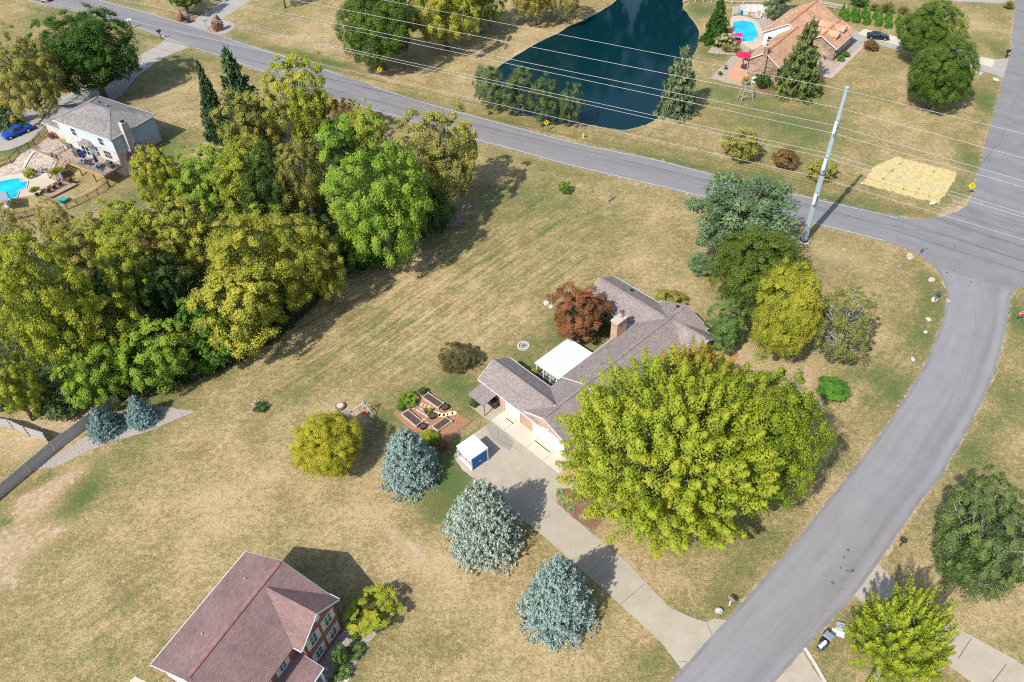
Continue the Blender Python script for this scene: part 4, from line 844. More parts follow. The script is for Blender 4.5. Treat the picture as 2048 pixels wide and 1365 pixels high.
wood_px = [(-60, 560), (0, 540), (100, 495), (200, 460), (320, 420), (350, 380), (430, 310), (500, 285), (620, 300), (760, 300), (860, 350), (890, 420), (860, 465), (780, 525), (700, 545), (640, 600), (560, 680), (440, 745), (330, 790), (240, 800), (130, 800), (40, 815), (-60, 840)]
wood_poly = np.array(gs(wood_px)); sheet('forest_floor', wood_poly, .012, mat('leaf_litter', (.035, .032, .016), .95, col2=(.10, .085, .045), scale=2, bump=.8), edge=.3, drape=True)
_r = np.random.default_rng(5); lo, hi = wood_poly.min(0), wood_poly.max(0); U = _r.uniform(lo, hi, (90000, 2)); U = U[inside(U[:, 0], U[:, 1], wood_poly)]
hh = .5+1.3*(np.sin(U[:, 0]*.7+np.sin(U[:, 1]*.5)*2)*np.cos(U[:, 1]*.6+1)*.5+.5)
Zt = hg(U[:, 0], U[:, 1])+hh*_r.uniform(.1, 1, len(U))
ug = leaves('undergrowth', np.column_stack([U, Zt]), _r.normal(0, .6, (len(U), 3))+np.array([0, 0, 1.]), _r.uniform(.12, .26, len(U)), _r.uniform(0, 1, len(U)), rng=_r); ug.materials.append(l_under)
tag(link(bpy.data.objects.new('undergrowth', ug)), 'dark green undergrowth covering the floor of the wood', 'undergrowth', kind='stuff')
# ------------------------------------------------------------------ houses
brick_tan = brickmat('brick_tan', (.40, .215, .135), (.50, .30, .20), (.52, .44, .35), .21, .075)
brick_red = brickmat('brick_red', (.19, .070, .050), (.25, .095, .068), (.24, .16, .13), .21, .075)
brick_pale = brickmat('brick_pale', (.44, .36, .32), (.58, .51, .46), (.55, .52, .48), .24, .085)
stone_face = brickmat('stone_veneer', (.20, .13, .09), (.44, .33, .24), (.10, .075, .055), .55, .16, .02, patch=.45)
sh_grey = brickmat('shingle_grey_brown', (.215, .175, .162), (.315, .265, .245), (.14, .115, .108), .30, .16, .012, bump=.5, patch=.12)
sh_red = brickmat('shingle_red', (.180, .122, .116), (.262, .162, .150), (.125, .08, .077), .33, .17, .014, bump=.5, patch=.2)
sh_dark = brickmat('shingle_grey', (.165, .152, .145), (.285, .265, .25), (.105, .098, .094), .30, .16, .012, bump=.5, patch=.22)
sh_orange = brickmat('shingle_orange', (.43, .235, .135), (.57, .36, .23), (.32, .165, .095), .40, .2, .014, bump=.5, patch=.25)
trim = mat('white_trim', (.56, .58, .58), .5, var=.05)
trim_green = mat('gutter_green_white', (.62, .70, .66), .5, var=.05)
white_door = mat('white_door', (.80, .79, .76), .45, var=.04)
siding_blue = brickmat('blue_siding', (.44, .50, .55), (.45, .51, .56), (.40, .455, .50), 9, .2, .012, bump=.1, off=0, patch=.05)
siding_white = brickmat('white_siding', (.66, .65, .65), (.68, .67, .67), (.58, .58, .58), 9, .2, .01, bump=.15, off=0, patch=.04)
glass = mat('window_glass', (.02, .03, .035), .08, var=.3, spec=.7)
glass_green = mat('window_glass_green', (.02, .11, .085), .1, var=.5, scale=1.2, spec=.6)
shutter_m = mat('shutter_tan', (.50, .43, .36), .7, var=.06)
dark_metal = mat('dark_metal', (.03, .03, .033), .5, metal=.3)
concrete_cap = mat('cap_concrete', (.46, .40, .33), .9, var=.15)
flue_m = mat('galvanised', (.45, .55, .60), .4, metal=.7)
rust = mat('rust', (.16, .06, .035), .8)

def gable(name, root, m, axis, u0, u1, v0, v1, ze, zr, t=.14, ridge=None, cap=True, capmat=None, gut=(1, 1), gm=None):
    """gable roof; axis 'u': ridge runs along u"""
    mid_ = ridge if ridge is not None else ((v0+v1)/2 if axis == 'u' else (u0+u1)/2)
    P = (lambda a, b, z: (a, b, z)) if axis == 'u' else (lambda a, b, z: (b, a, z))
    a0, a1, b0, b1 = (u0, u1, v0, v1) if axis == 'u' else (v0, v1, u0, u1)
    mb = MB()
    prof = [(b0, ze), (mid_, zr), (b1, ze), (b1, ze-t), (mid_, zr-t*1.25), (b0, ze-t)]
    mb.prism([P(a0, b, z) for b, z in prof], tuple(np.array(P(a1, 0, 0))-np.array(P(a0, 0, 0))))
    o = mb.build(name, m, root)
    bm = bmesh.new(); bm.from_mesh(o.data); bmesh.ops.recalc_face_normals(bm, faces=bm.faces[:]); bm.to_mesh(o.data); bm.free()
    uvfix(o.data)
    if cap:
        cb = MB().prism([P(a0+.25, b, z) for b, z in ((mid_-.19, zr-.06), (mid_-.19, zr+.06), (mid_, zr+.12), (mid_+.19, zr+.06), (mid_+.19, zr-.06))], tuple(np.array(P(a1-.3, 0, 0))-np.array(P(a0+.25, 0, 0))))
        cb.build('ridge_cap', capmat or m, o)
    for k, (b, g_) in enumerate(((b0, gut[0]), (b1, gut[1]))):
        if g_:
            s_ = -.06 if k == 0 else .06
            MB().beam(P(a0+.02, b+s_, ze-.08), P(a1-.02, b+s_, ze-.08), .08, .10).build('gutter', gm or trim, o)
    for a in (a0, a1):
        s_ = -.02 if a == a0 else .02
        fb = MB()
        for q0, q1 in (((b0, ze-.12), (mid_, zr-.12)), ((mid_, zr-.12), (b1, ze-.12))):
            fb.beam(P(a+s_, *q0), P(a+s_, *q1), .05, .17)
        fb.build('rake_board', gm or trim, o)
    return o
def uvfix(me):
    uv = me.uv_layers[0].data
    for p in me.polygons:
        n = p.normal; t = Vector((-n.y, n.x, 0)); t = t.normalized() if t.length > 1e-3 else Vector((1, 0, 0)); b_ = n.cross(t)
        for li in p.loop_indices:
            c = me.vertices[me.loops[li].vertex_index].co; uv[li].uv = (c.dot(t), c.dot(b_))
def fixn(o):
    bm = bmesh.new(); bm.from_mesh(o.data); bmesh.ops.recalc_face_normals(bm, faces=bm.faces[:]); bm.to_mesh(o.data); bm.free(); uvfix(o.data); return o
def gwall(name, root, m, axis, u0, u1, v0, v1, ze, zr, ridge=None, z0=0.):
    mid_ = ridge if ridge is not None else ((v0+v1)/2 if axis == 'u' else (u0+u1)/2)
    P = (lambda a, b, z: (a, b, z)) if axis == 'u' else (lambda a, b, z: (b, a, z))
    a0, a1, b0, b1 = (u0, u1, v0, v1) if axis == 'u' else (v0, v1, u0, u1)
    return fixn(MB().prism([P(a0, b, z) for b, z in ((b0, z0), (b1, z0), (b1, ze), (mid_, zr), (b0, ze))], tuple(np.array(P(a1, 0, 0))-np.array(P(a0, 0, 0)))).build(name, m, root))
def window(root, axis, pos, a0, a1, z0, z1, face, gm=None, mull=1, shut=0., fm=None, muntin=True):
    """axis 'u': in a wall running along u at v=pos; face = outward sign"""
    def bx(p0, p1, q0, q1, d0, d1):
        lo, hi = sorted((pos+face*d0, pos+face*d1))
        return (p0, lo, q0, p1, hi, q1) if axis == 'u' else (lo, p0, q0, hi, p1, q1)
    wdw = MB().box(*bx(a0, a1, z0, z1, -.05, .03)).build('window', gm or glass, root)
    f = MB(); w_ = .09
    f.box(*bx(a0-w_, a0, z0-w_, z1+w_, 0, .07)); f.box(*bx(a1, a1+w_, z0-w_, z1+w_, 0, .07)); f.box(*bx(a0, a1, z1, z1+w_, 0, .07)); f.box(*bx(a0, a1, z0-w_, z0, 0, .09))
    f.build('frame', fm or trim, wdw)
    if muntin:
        mm = MB(); zc = (z0+z1)/2; mm.box(*bx(a0, a1, zc-.03, zc+.03, .031, .05))
        for k in range(1, mull+1):
            c_ = a0+(a1-a0)*k/(mull+1); mm.box(*bx(c_-.025, c_+.025, z0, zc-.03, .031, .05)); mm.box(*bx(c_-.025, c_+.025, zc+.03, z1, .031, .05))
        mm.build('glazing_bar', fm or trim, wdw)
    if shut:
        for s0, s1 in ((a0-w_-.03-shut, a0-w_-.03), (a1+w_+.03, a1+w_+.03+shut)): MB().box(*bx(s0, s1, z0-.12, z1+.1, .002, .06)).build('shutter', shutter_m, wdw)
    return wdw
def pipe_vent(root, u, v, z, m=None, h=.4): MB().tube([(u, v, z-.15), (u, v, z+h)], .07, 8).build('vent_pipe', m or trim, root)

# ---------- brick ranch house
h = empty('ranch_house', (*HO, 0), A0, 'low brick ranch house with grey-brown shingle roofs half hidden by a huge maple', 'house')
gwall('wall', h, brick_tan, 'v', -1.7, 5.1, 0, 26.6, 2.5, 3.95, 1.72)
gwall('wall', h, brick_tan, 'u', -9.0, .5, .03, 4.6, 2.45, 3.85, 2.3)
gwall('wall', h, brick_tan, 'u', -9.9, .5, 20.6, 26.0, 2.45, 3.9, 23.3)
gwall('wall', h, brick_tan, 'u', 2.0, 7.2, 21.5, 25.9, 2.45, 3.85, 23.7)
gable('roof', h, sh_grey, 'v', -2.05, 5.5, -.12, 7.25, 2.55, 4.10, ridge=1.72, gut=(0, 1))
gable('roof', h, sh_grey, 'v', -2.10, 5.55, 7.15, 27.0, 2.67, 4.24, ridge=1.72)
gable('roof', h, sh_grey, 'u', -9.35, 1.3, -.36, 4.96, 2.55, 4.08, ridge=2.3, gm=trim_green)
gable('roof', h, sh_grey, 'u', -10.3, 1.4, 20.25, 26.4, 2.57, 4.12, ridge=23.3, gm=trim_green)
gable('roof', h, sh_grey, 'u', 2.2, 7.6, 21.15, 26.25, 2.56, 4.05, ridge=23.7)
for u, v, z in ((-1.3, 9.6, 3.1), (-1.2, 14.2, 3.1), (0.6, 11.2, 3.8), (-7.6, 24.9, 3.4), (.9, 25.3, 4.0)): pipe_vent(h, u, v, z, flue_m)
for u, v, z in ((-6.0, 25.1, 3.3), (1.0, 26.1, 4.02)): MB().box(u-.18, v-.14, z-.1, u+.18, v+.14, z+.18).build('roof_vent', dark_metal, h)
for u0, u1 in ((-4.72, -2.4), (.02, 4.9)):
    d = box('garage_door', white_door, h, u0, -.055, .03, u1, .0, 2.12)
    for k in range(4): box('panel', white_door, d, u0+.05, -.08, .07+k*.515, u1-.05, -.0555, .07+k*.515+.49)
    fr = MB(); fr.box(u0-.13, -.05, 0, u0-.003, .01, 2.25); fr.box(u1+.003, -.05, 0, u1+.13, .01, 2.25); fr.box(u0-.003, -.05, 2.125, u1+.003, .01, 2.25); fr.build('frame', trim, d)
box('flood_light', trim, h, 2.35, -.2, 2.45, 2.65, -.004, 2.65)
box('junction_box', dark_metal, h, -1.15, -.16, 2.25, -.85, -.02, 2.45)
MB().beam((-5.25, .02, .05), (-5.25, .02, 2.4), .08).build('downspout', trim, h)
ch = box('chimney', brick_tan, h, -2.75, 17.0, 0, -1.72, 18.9, 5.1)
box('chimney_shoulder', brick_tan, ch, -2.70, 18.9, 0, -2.12, 20.2, 2.5)
cap = box('cap', concrete_cap, ch, -2.85, 16.9, 5.1, -1.62, 19.0, 5.26)
MB().lathe([(.19, 0), (.19, .55), (.15, .6), (.15, .75)], 14, (-2.2, 18.35, 5.26)).build('flue', flue_m, ch, True)
MB().lathe([(.30, .82), (.32, .9), (.05, 1.05)], 14, (-2.2, 18.35, 5.26)).build('flue_cowl', rust, ch, True)
po = empty('patio_cover', (0, 0, 0)); po.parent = h
for k in range(6):
    v0 = 6.72+k*1.02
    MB().hexa([(-6.3, v0, 2.36), (-2.12, v0, 2.52), (-2.12, v0+1.0, 2.52), (-6.3, v0+1.0, 2.36)], [(-6.3, v0, 2.44), (-2.12, v0, 2.60), (-2.12, v0+1.0, 2.60), (-6.3, v0+1.0, 2.44)]).build('roof_panel', mat('white_aluminium', (.56, .61, .62), .5, var=.03), po)
    if k: MB().beam((-6.3, v0-.01, 2.455), (-2.12, v0-.01, 2.615), .07, .03).build('roof_rib', mat('rib_white', (.42, .47, .48), .4, var=.03), po)
for a, b in (((-6.36, 6.66), (-6.36, 12.9)), ((-6.36, 6.66), (-2.2, 6.66)), ((-6.36, 12.9), (-2.2, 12.9))):
    MB().beam((*a, 2.38), (b[0], b[1], 2.38 if b[0] < -5 else 2.53), .09, .16).build('edge_trim', trim, po)
for u, v in ((-6.2, 6.9), (-5.0, 6.9), (-3.85, 6.9), (-2.7, 6.9), (-6.2, 8.9), (-6.2, 10.8), (-6.2, 12.6), (-4.2, 12.6)): box('post', trim, po, u-.075, v-.075, .1, u+.075, v+.075, 2.37)
box('patio_floor', concrete_grey, po, -6.35, 6.7, .0, -1.75, 12.8, .1)
MB().box(-6.1, 6.87, .1, -2.2, 6.89, .9).build('screen_panel', mat('screen_dark', (.10, .11, .11), .6), po)
ro = MB().hexa([(-8.62, -2.72, 2.10), (-5.85, -2.72, 2.10), (-5.85, -.25, 2.42), (-8.62, -.25, 2.42)], [(-8.62, -2.72, 2.18), (-5.85, -2.72, 2.18), (-5.85, -.25, 2.50), (-8.62, -.25, 2.50)]).build('lean_to_roof', sh_grey, h)
for u in (-8.4, -6.0): box('post', mat('post_grey', (.25, .22, .19), .8), ro, u-.06, -2.52, 0, u+.06, -2.40, 2.12)
MB().beam((-8.5, -2.46, 2.06), (-5.95, -2.46, 2.06), .08, .1).build('beam', MATS['post_grey'], ro)
window(h, 'u', 4.6, -7.6, -6.4, .9, 2.0, 1); window(h, 'v', 7.2, 22.7, 24.4, .9, 2.1, 1); window(h, 'v', -1.7, 8.2, 10.2, .2, 2.1, -1); window(h, 'u', 20.6, -8, -6.2, .9, 2.1, -1); window(h, 'v', 5.1, 10, 12, .8, 2.1, 1); window(h, 'v', 5.1, 15, 17, .8, 2.1, 1); window(h, 'v', -9.9, 22.6, 24, .9, 2.1, -1)
sheet('concrete_pad', [hw(-8.6, -2.7), hw(-5.05, -2.7), hw(-5.05, 0), hw(-8.6, 0)], .015, concrete)

# ---------- red-roofed two-storey brick house
RA = R(61.04-180); RO_ = np.array([-17.83, 36.854])
h2 = empty('brick_house', (*RO_, 0), RA, 'two-storey red brick house with dark red shingle roof and tan shutters', 'house')
# local: u along the ridge (down-left), v outwards at the front
gwall('wall', h2, brick_red, 'u', 0, 11.7, -10.6, -1.0, 5.25, 7.25, -6.0)
gwall('wall', h2, brick_red, 'v', .0, 4.6, -6, 0, 5.3, 7.2, 2.25)
gable('roof', h2, sh_red, 'u', -.55, 12.15, -11.15, -.62, 5.4, 7.62, ridge=-6.0, gut=(1, 0), capmat=mat('ridge_red', (.25, .135, .12), .9, var=.25, scale=2))
gable('roof', h2, sh_red, 'v', -.58, 5.08, -5.6, .3, 5.42, 7.52, ridge=2.2, cap=False)
for s_ in (.25, 4.2): pass
MB().beam((5.3, -.7, 5.32), (12.1, -.7, 5.32), .12, .14).build('gutter', trim, h2)
box('gable_siding', white_door, h2, 11.705, -10.5, 2.6, 11.73, -1.1, 5.2)
fixn(MB().prism([(11.705, -10.5, 5.2), (11.705, -1.1, 5.2), (11.705, -6, 7.2)], (.025, 0, 0)).build('gable_siding', white_door, h2))
for z0, z1 in ((3.62, 5.05), (.95, 2.3)):
    for u0, u1 in ((.75, 1.62), (2.92, 3.78)): window(h2, 'u', 0, u0, u1, z0, z1, 1, glass_green, 1, .36)
MB().lathe([(0, 0), (.3, .002), (.34, .06), (.25, .06), (.24, .03), (0, .03)], 20).build('oval_vent', trim, h2).matrix_local = Matrix.Translation((2.2, 0, 6.35)) @ Matrix.Rotation(R(-90), 4, 'X') @ Matrix.Scale(1.35, 4, (0, 1, 0))
for u0 in (6.2, 8.6, 10.4): window(h2, 'u', -1.0, u0, u0+.8, 3.7, 4.75, 1, glass_green, 1, .34)
pr = MB().hexa([(4.75, -1.0, 3.35), (12.2, -1.0, 3.35), (12.2, 1.85, 2.72), (4.75, 1.85, 2.72)], [(4.75, -1.0, 3.5), (12.2, -1.0, 3.5), (12.2, 1.85, 2.87), (4.75, 1.85, 2.87)]).build('porch_roof', sh_red, h2)
MB().beam((4.72, 1.9, 2.78), (12.2, 1.9, 2.78), .1, .13).build('gutter', trim, pr)
MB().beam((4.7, -.9, 3.36), (4.7, 1.85, 2.75), .06, .16).build('rake_board', trim, pr)
for u in (5.0, 8.2, 11.6): box('post', trim, pr, u-.1, 1.45, .2, u+.1, 1.65, 2.72)
box('porch_floor', concrete_grey, h2, 4.75, -1.0, 0, 12.2, 1.8, .2)
for u, v in ((2.2, -8.4), (8.2, -8.2)): pipe_vent(h2, u, v, 6.55, mat('vent_pink', (.6, .42, .38), .6), .32)
window(h2, 'v', 0, -8.5, -7.3, 3.7, 4.9, -1, glass_green); window(h2, 'v', 0, -5.0, -3.8, 3.7, 4.9, -1, glass_green)
sh('entry_slab', [(261, 1362), (270, 1353), (300, 1368), (300, 1385), (250, 1385)], .018, concrete_pale)

# ---------- pale two-storey house with deck (v positive = out in front)
h3 = empty('pale_house', (*WO, 0), WA, 'pale blue and brick two-storey house with grey hip roof, raised deck and stairs', 'house')
box('brick_base', brick_pale, h3, .3, -9.05, -.3, 14.5, -.1, 4.75)
box('siding_wall', siding_blue, h3, .28, -9.07, 4.75, 14.52, -.06, 7.42)
box('end_siding', siding_blue, h3, .262, -9.05, 4.2, .2795, -.12, 4.745)
hip = MB(); e0, e1, f0, f1, ze, zr = -.15, 14.95, -9.5, .33, 7.45, 9.5
a = [(e0, f1, ze), (e1, f1, ze), (e1, f0, ze), (e0, f0, ze)]; r0 = (4.75, -4.6, zr); r1 = (10.1, -4.6, zr)
hip.poly([a[0], a[1], r1, r0]); hip.poly([a[1], a[2], r1]); hip.poly([a[2], a[3], r0, r1]); hip.poly([a[3], a[0], r0]); hip.poly([(x, y, z-.12) for x, y, z in a])
for i in range(4): p, q_ = a[i], a[(i+1) % 4]; hip.poly([p, q_, (*q_[:2], ze-.12), (*p[:2], ze-.12)])
ho = fixn(hip.build('roof', sh_dark, h3))
for i in range(4): p, q_ = a[i], a[(i+1) % 4]; MB().beam((p[0], p[1], ze-.07), (q_[0], q_[1], ze-.07), .13, .15).build('gutter', trim, ho)
for p, q_ in ((a[0], r0), (a[3], r0), (a[1], r1), (a[2], r1), (r0, r1)): MB().beam(Vector(p)+Vector((0, 0, .01)), Vector(q_)+Vector((0, 0, .01)), .2, .05).build('ridge_cap', sh_dark, ho)
for u, v, z in ((9.8, -6.2, 9.2), (7.0, -5.8, 9.3)): MB().box(u-.2, v-.2, z-.3, u+.2, v+.2, z+.08).build('roof_vent', sh_dark, ho)
pipe_vent(ho, 8.6, -2.0, 8.5, trim)
gwall('garage_wall', h3, brick_pale, 'u', 14.6, 20.9, -8.1, -1.1, 4.7, 6.1, z0=2.0)
gable('garage_roof', h3, sh_dark, 'u', 14.3, 21.2, -8.5, -.75, 4.85, 6.35)
c3 = fixn(MB().hexa([(-.75, -3.75, -.3), (.27, -3.75, -.3), (.27, -1.9, -.3), (-.75, -1.9, -.3)], [(-.75, -3.45, 9.3), (.05, -3.45, 9.3), (.05, -2.3, 9.3), (-.75, -2.3, 9.3)]).build('chimney', brick_pale, h3))
box('cap', dark_metal, c3, -.6, -3.2, 9.3, -.1, -2.6, 9.55)
for u0 in (2.9, 10.0): window(h3, 'u', -.06, u0, u0+1.1, 5.4, 6.7, 1, glass, 0)
window(h3, 'u', -.1, 2.2, 4.0, 2.9, 4.3, 1, glass, 2)
window(h3, 'u', -.1, 5.5, 6.2, 2.5, 4.45, 1, glass, 0); window(h3, 'u', -.1, 9.9, 10.8, 3.2, 4.2, 1, glass, 0)
bay = MB().prism([(6.4, -.1, 2.45), (6.7, .75, 2.45), (8.9, .75, 2.45), (9.3, -.1, 2.45)], (0, 0, 2.2)); by = fixn(bay.build('bay_window', trim, h3))
for u0, u1 in ((6.85, 7.7), (7.9, 8.75)):
    for z0, z1 in ((2.75, 3.5), (3.6, 4.35)): box('pane', glass, by, u0, .751, z0, u1, .775, z1)
fixn(MB().hexa([(6.15, -.05, 4.66), (9.5, -.05, 4.66), (9.1, 1.0, 4.66), (6.5, 1.0, 4.66)], [(6.9, -.05, 5.3), (8.8, -.05, 5.3), (8.6, .2, 5.3), (7.1, .2, 5.3)]).build('bay_roof', sh_dark, h3))
MB().tube([(.2, -.05, 7.3), (.2, .0, 2.4), (.2, .0, .1)], .05, 6).build('downspout', trim, h3); MB().tube([(.2, -9.1, 7.3), (.2, -9.1, 2)], .05, 6).build('downspout', trim, h3)
deckwood = mat('deck_wood', (.22, .155, .115), .85, col2=(.42, .32, .25), scale=2, stretch=(.6, 7, 1), bump=.3); orange_wood = mat('new_timber', (.42, .22, .085), .7, var=.15); post_wood = mat('post_wood', (.16, .12, .09), .85)
dk = fixn(MB().prism([(.2, .0, 2.28), (13.3, .0, 2.28), (13.3, 4.1, 2.28), (9.0, 4.1, 2.28), (9.0, 3.85, 2.28), (.2, 3.85, 2.28)], (0, 0, .12)).build('deck_floor', deckwood, h3))
MB().beam((.15, 3.9, 2.2), (9.0, 3.9, 2.2), .06, .3).build('rim_board', orange_wood, dk); MB().beam((9.0, 4.15, 2.2), (13.3, 4.15, 2.2), .06, .3).build('rim_board', orange_wood, dk); MB().beam((.14, 0.1, 2.2), (.14, 3.9, 2.2), .06, .3).build('rim_board', deckwood, dk)
for u in (.35, 3.8, 7.4, 11.4): box('deck_post', post_wood, dk, u-.08, 3.45, -.1, u+.08, 3.61, 2.27)
def railing(parent, pts, z, hgt=.95, m=None, step=.14):
    rl = empty('railing'); rl.parent = parent; m = m or dark_metal; pts = [Vector((p[0], p[1], p[2] if len(p) > 2 else z)) for p in pts]
    t_ = MB(); b_ = MB()
    for p, q_ in zip(pts, pts[1:]):
        t_.beam(p+Vector((0, 0, hgt)), q_+Vector((0, 0, hgt)), .06); t_.beam(p+Vector((0, 0, .12)), q_+Vector((0, 0, .12)), .04)
        n = max(1, int((q_-p).length/step))
        for k in range(n): s_ = p.lerp(q_, k/n); b_.beam(s_+Vector((0, 0, .12)), s_+Vector((0, 0, hgt)), .018)
    t_.build('rail', m, rl); tag(b_.build('baluster', m, rl), kind='stuff'); pm = None
    for p in pts:
        o = box('post', m, rl, -.04, -.04, 0, .04, .04, hgt+.05) if pm is None else link(bpy.data.objects.new('post', pm.data), rl)
        pm = pm or o; o.location = p
    return rl
railing(dk, [(.25, .1), (.25, 3.8), (4.6, 3.8), (8.95, 3.8)], 2.4, m=mat('grey_green_rail', (.20, .23, .20), .6), step=.22)
railing(dk, [(11.8, 4.0), (13.2, 4.0), (13.2, 1.5)], 2.4)
st = empty('stairs'); st.parent = h3
n_t = 12
for k in range(n_t):
    f_ = (k+.5)/n_t; box('tread', deckwood, st, 9.2-.0*f_+.6*f_, 4.2+2.6*f_-.13, 2.3*(1-f_)-.02, 11.6+.3*f_, 4.2+2.6*f_+.13, 2.3*(1-f_)+.03)
for u0, u1 in ((9.15, 9.75), (11.65, 11.95)):
    MB().beam((u0, 4.15, 2.2), (u1, 6.85, -.02), .06, .26).build('stringer', post_wood, st)
railing(st, [(9.15, 4.2, 2.3), (9.75, 6.8, .0)], 0, .9, MATS['post_wood'], .3); railing(st, [(11.65, 4.2, 2.3), (11.95, 6.8, .0)], 0, .9, MATS['post_wood'], .3)
wk = [G(*rp(*p)) for p in ((385, 420), (455, 385), (660, 500), (640, 545))]
wb = empty('timber_walkway', tuple(wk[0]), 0, 'stepped timber walkway across the gravel leading to the deck', 'walkway')
for k in range(14):
    a_, b_ = k/14, (k+.9)/14; L0, L1 = wk[0]+(wk[3]-wk[0])*a_, wk[0]+(wk[3]-wk[0])*b_; M0, M1 = wk[1]+(wk[2]-wk[1])*a_, wk[1]+(wk[2]-wk[1])*b_
    zz = max(p[2] for p in (L0, L1, M0, M1)); q4 = [tuple(np.array([p[0], p[1], zz+.02])-wk[0]) for p in (L0, L1, M1, M0)]
    fixn(MB().hexa(q4, [(x, y, z+.12) for x, y, z in q4]).build('plank', mat('walk_wood', (.26, .17, .11), .85, var=.2, scale=.8), wb))

# ---------- orange-roofed stone house
NA = R(50); NO = np.array([67.879, 154.813])
h4 = empty('stone_house', (*NO, 0), NA, 'stone house with orange shingle roofs and white dormers beside the kidney pool', 'house')
gwall('wall', h4, siding_white, 'u', -.9, 13.2, 5.3, 15.2, 2.7, 5.45, 10.3)
gable('roof', h4, sh_orange, 'u', -1.3, 13.6, 4.9, 15.6, 2.8, 5.85, ridge=10.3, gut=(1, 1), capmat=mat('ridge_orange', (.40, .17, .08), .9, var=.2))
gwall('wall', h4, stone_face, 'u', -15.0, -.5, 5.6, 11.6, 3.2, 5.2, 8.5)
gable('roof', h4, sh_orange, 'u', -15.35, -.3, 5.2, 12.0, 3.25, 5.45, ridge=8.5, capmat=MATS['ridge_orange'])
c4 = box('chimney', stone_face, h4, -15.55, 8.0, 0, -15.003, 8.9, 6.6); box('cap', concrete_cap, c4, -15.62, 7.95, 6.6, -14.95, 8.95, 6.72); MB().lathe([(.16, 0), (.13, .3)], 10, (-15.28, 8.45, 6.72)).build('flue', rust, c4)
gwall('garage_wall', h4, stone_face, 'u', .1, 9.6, .1, 5.6, 2.7, 4.3, 3.6)
gable('garage_roof', h4, sh_orange, 'u', -.25, 10.0, -.25, 7.0, 2.75, 4.65, ridge=3.4, capmat=MATS['ridge_orange'])
for u0 in (2.2, 5.6):
    dm = gwall('dormer', h4, siding_white, 'v', u0, u0+1.7, 1.3, 8, 4.05, 4.7, z0=2.8)
    gable('dormer_roof', h4, sh_orange, 'v', u0-.25, u0+1.95, 1.0, 8.5, 4.1, 4.85, cap=False, gut=(0, 0))
    window(h4, 'u', 1.3, u0+.5, u0+1.2, 3.35, 4.0, -1)
for u0, u1 in ((.9, 4.0), (5.0, 8.6)): window(h4, 'u', .1, u0, u1, .9, 2.2, -1, glass, 3)
window(h4, 'u', 5.3, -.6, -.1, .9, 2.2, -1); window(h4, 'v', -.9, 12.5, 14.2, .9, 2.1, -1, glass, 1)
for u, v, z in ((3, 13.2, 4.15), (6, 13.6, 3.9), (8, 12.4, 4.6), (8.6, 13.5, 4.0)): MB().box(u-.25, v-.2, z-.2, u+.25, v+.2, z+.22).build('roof_vent', mat('vent_grey', (.45, .4, .38), .6), h4)
MB().tube([(-15.25, 11.75, 3.1), (-15.2, 11.7, .1)], .05, 6).build('downspout', trim, h4)
bd = fixn(MB().box(-13.5, 11.7, 1.9, -10.5, 13.6, 2.05).build('balcony_floor', orange_wood, h4))
for u, v in ((-13.4, 13.45), (-10.7, 13.45)): box('balcony_post', post_wood, bd, u-.07, v-.07, 0, u+.07, v+.07, 3.0)
railing(bd, [(-13.4, 11.8), (-13.4, 13.5), (-10.6, 13.5)], 2.05, .9, post_wood, .25)
# ------------------------------------------------------------------ utility pole and wires
steel = mat('pole_steel', (.42, .50, .54), .45, var=.06, metal=.35, stretch=(1, 1, .2)); insul = mat('insulator_white', (.75, .77, .78), .4); alu = mat('wire_aluminium', (.36, .35, .34), .6)
pb = G(1607, 483); PH = height_at(pb, 1694, 178)
pole = empty('utility_pole', tuple(pb), 0, 'tall tapered steel utility pole at the corner of the main road', 'utility pole')
MB().tube([(0, 0, .25), (0, 0, PH)], [.52, .24], 12).build('shaft', steel, pole, False)
MB().lathe([(.95, -.05), (.95, .12), (.75, .25)], 20).build('base', concrete_cap, pole); MB().lathe([(.62, .25), (.62, .4), (.5, .42)], 12).build('flange', dark_metal, pole)
MB().lathe([(.27, 0), (.30, .25), (.2, .3)], 10, (0, 0, PH)).build('top_fitting', steel, pole)
MB().lathe([(.46, 0), (.46, .12)], 12, (0, 0, PH*.48)).build('splice_band', dark_metal, pole)
left_pts = [(765, 0), (589, 0), (512, 15), (512, 20), (512, 58), (512, 62), (582, 115)]
pole_pts = [(1692, 181), (1680, 217), (1668, 251), (1663, 266), (1655, 307), (1650, 315), (1641, 356)]
right_pts = [(2048, 268), (2048, 317), (2048, 363), (2048, 375), (2048, 428), (2048, 435), (1966, 455)]
names_w = ['topmost thin wire of the power line', 'second wire from the top of the power line', 'upper wire of the middle close pair of power line wires', 'lower wire of the middle close pair of power line wires', 'upper wire of the bottom close pair of power line wires', 'lower wire of the bottom close pair of power line wires', 'lowest single wire of the power line']
line_dir = None; pts3 = []
for k in range(7):
    z = height_at(pb, *pole_pts[k]); pts3.append(z)
dirs = []
for k in range(7):
    P0 = at(*pole_pts[k], pts3[k]); Pl = at(*left_pts[k], pts3[k]); Pr = at(*right_pts[k], pts3[k])
    r_ = .032 if k else .027
    mb = MB(); far = P0+(Pl-P0)*1.9; fr_ = P0+(Pr-P0)*2.2
    Lr = [far+(P0-far)*t_-np.array([0, 0, 2.0*4*t_*(1-t_)]) + np.array([0, 0, 2.0*4*t_*(1-t_)]) for t_ in np.linspace(0, 1, 12)]+[P0+(fr_-P0)*t_ for t_ in np.linspace(.1, 1, 8)]
    mb.tube([tuple(p) for p in Lr], r_, 6); o = mb.build('power_wire', alu, None, True); tag(o, names_w[k], 'wire', 'power line wires')
    d_ = (Pl-P0); dirs.append(math.degrees(math.atan2(d_[1], d_[0])))
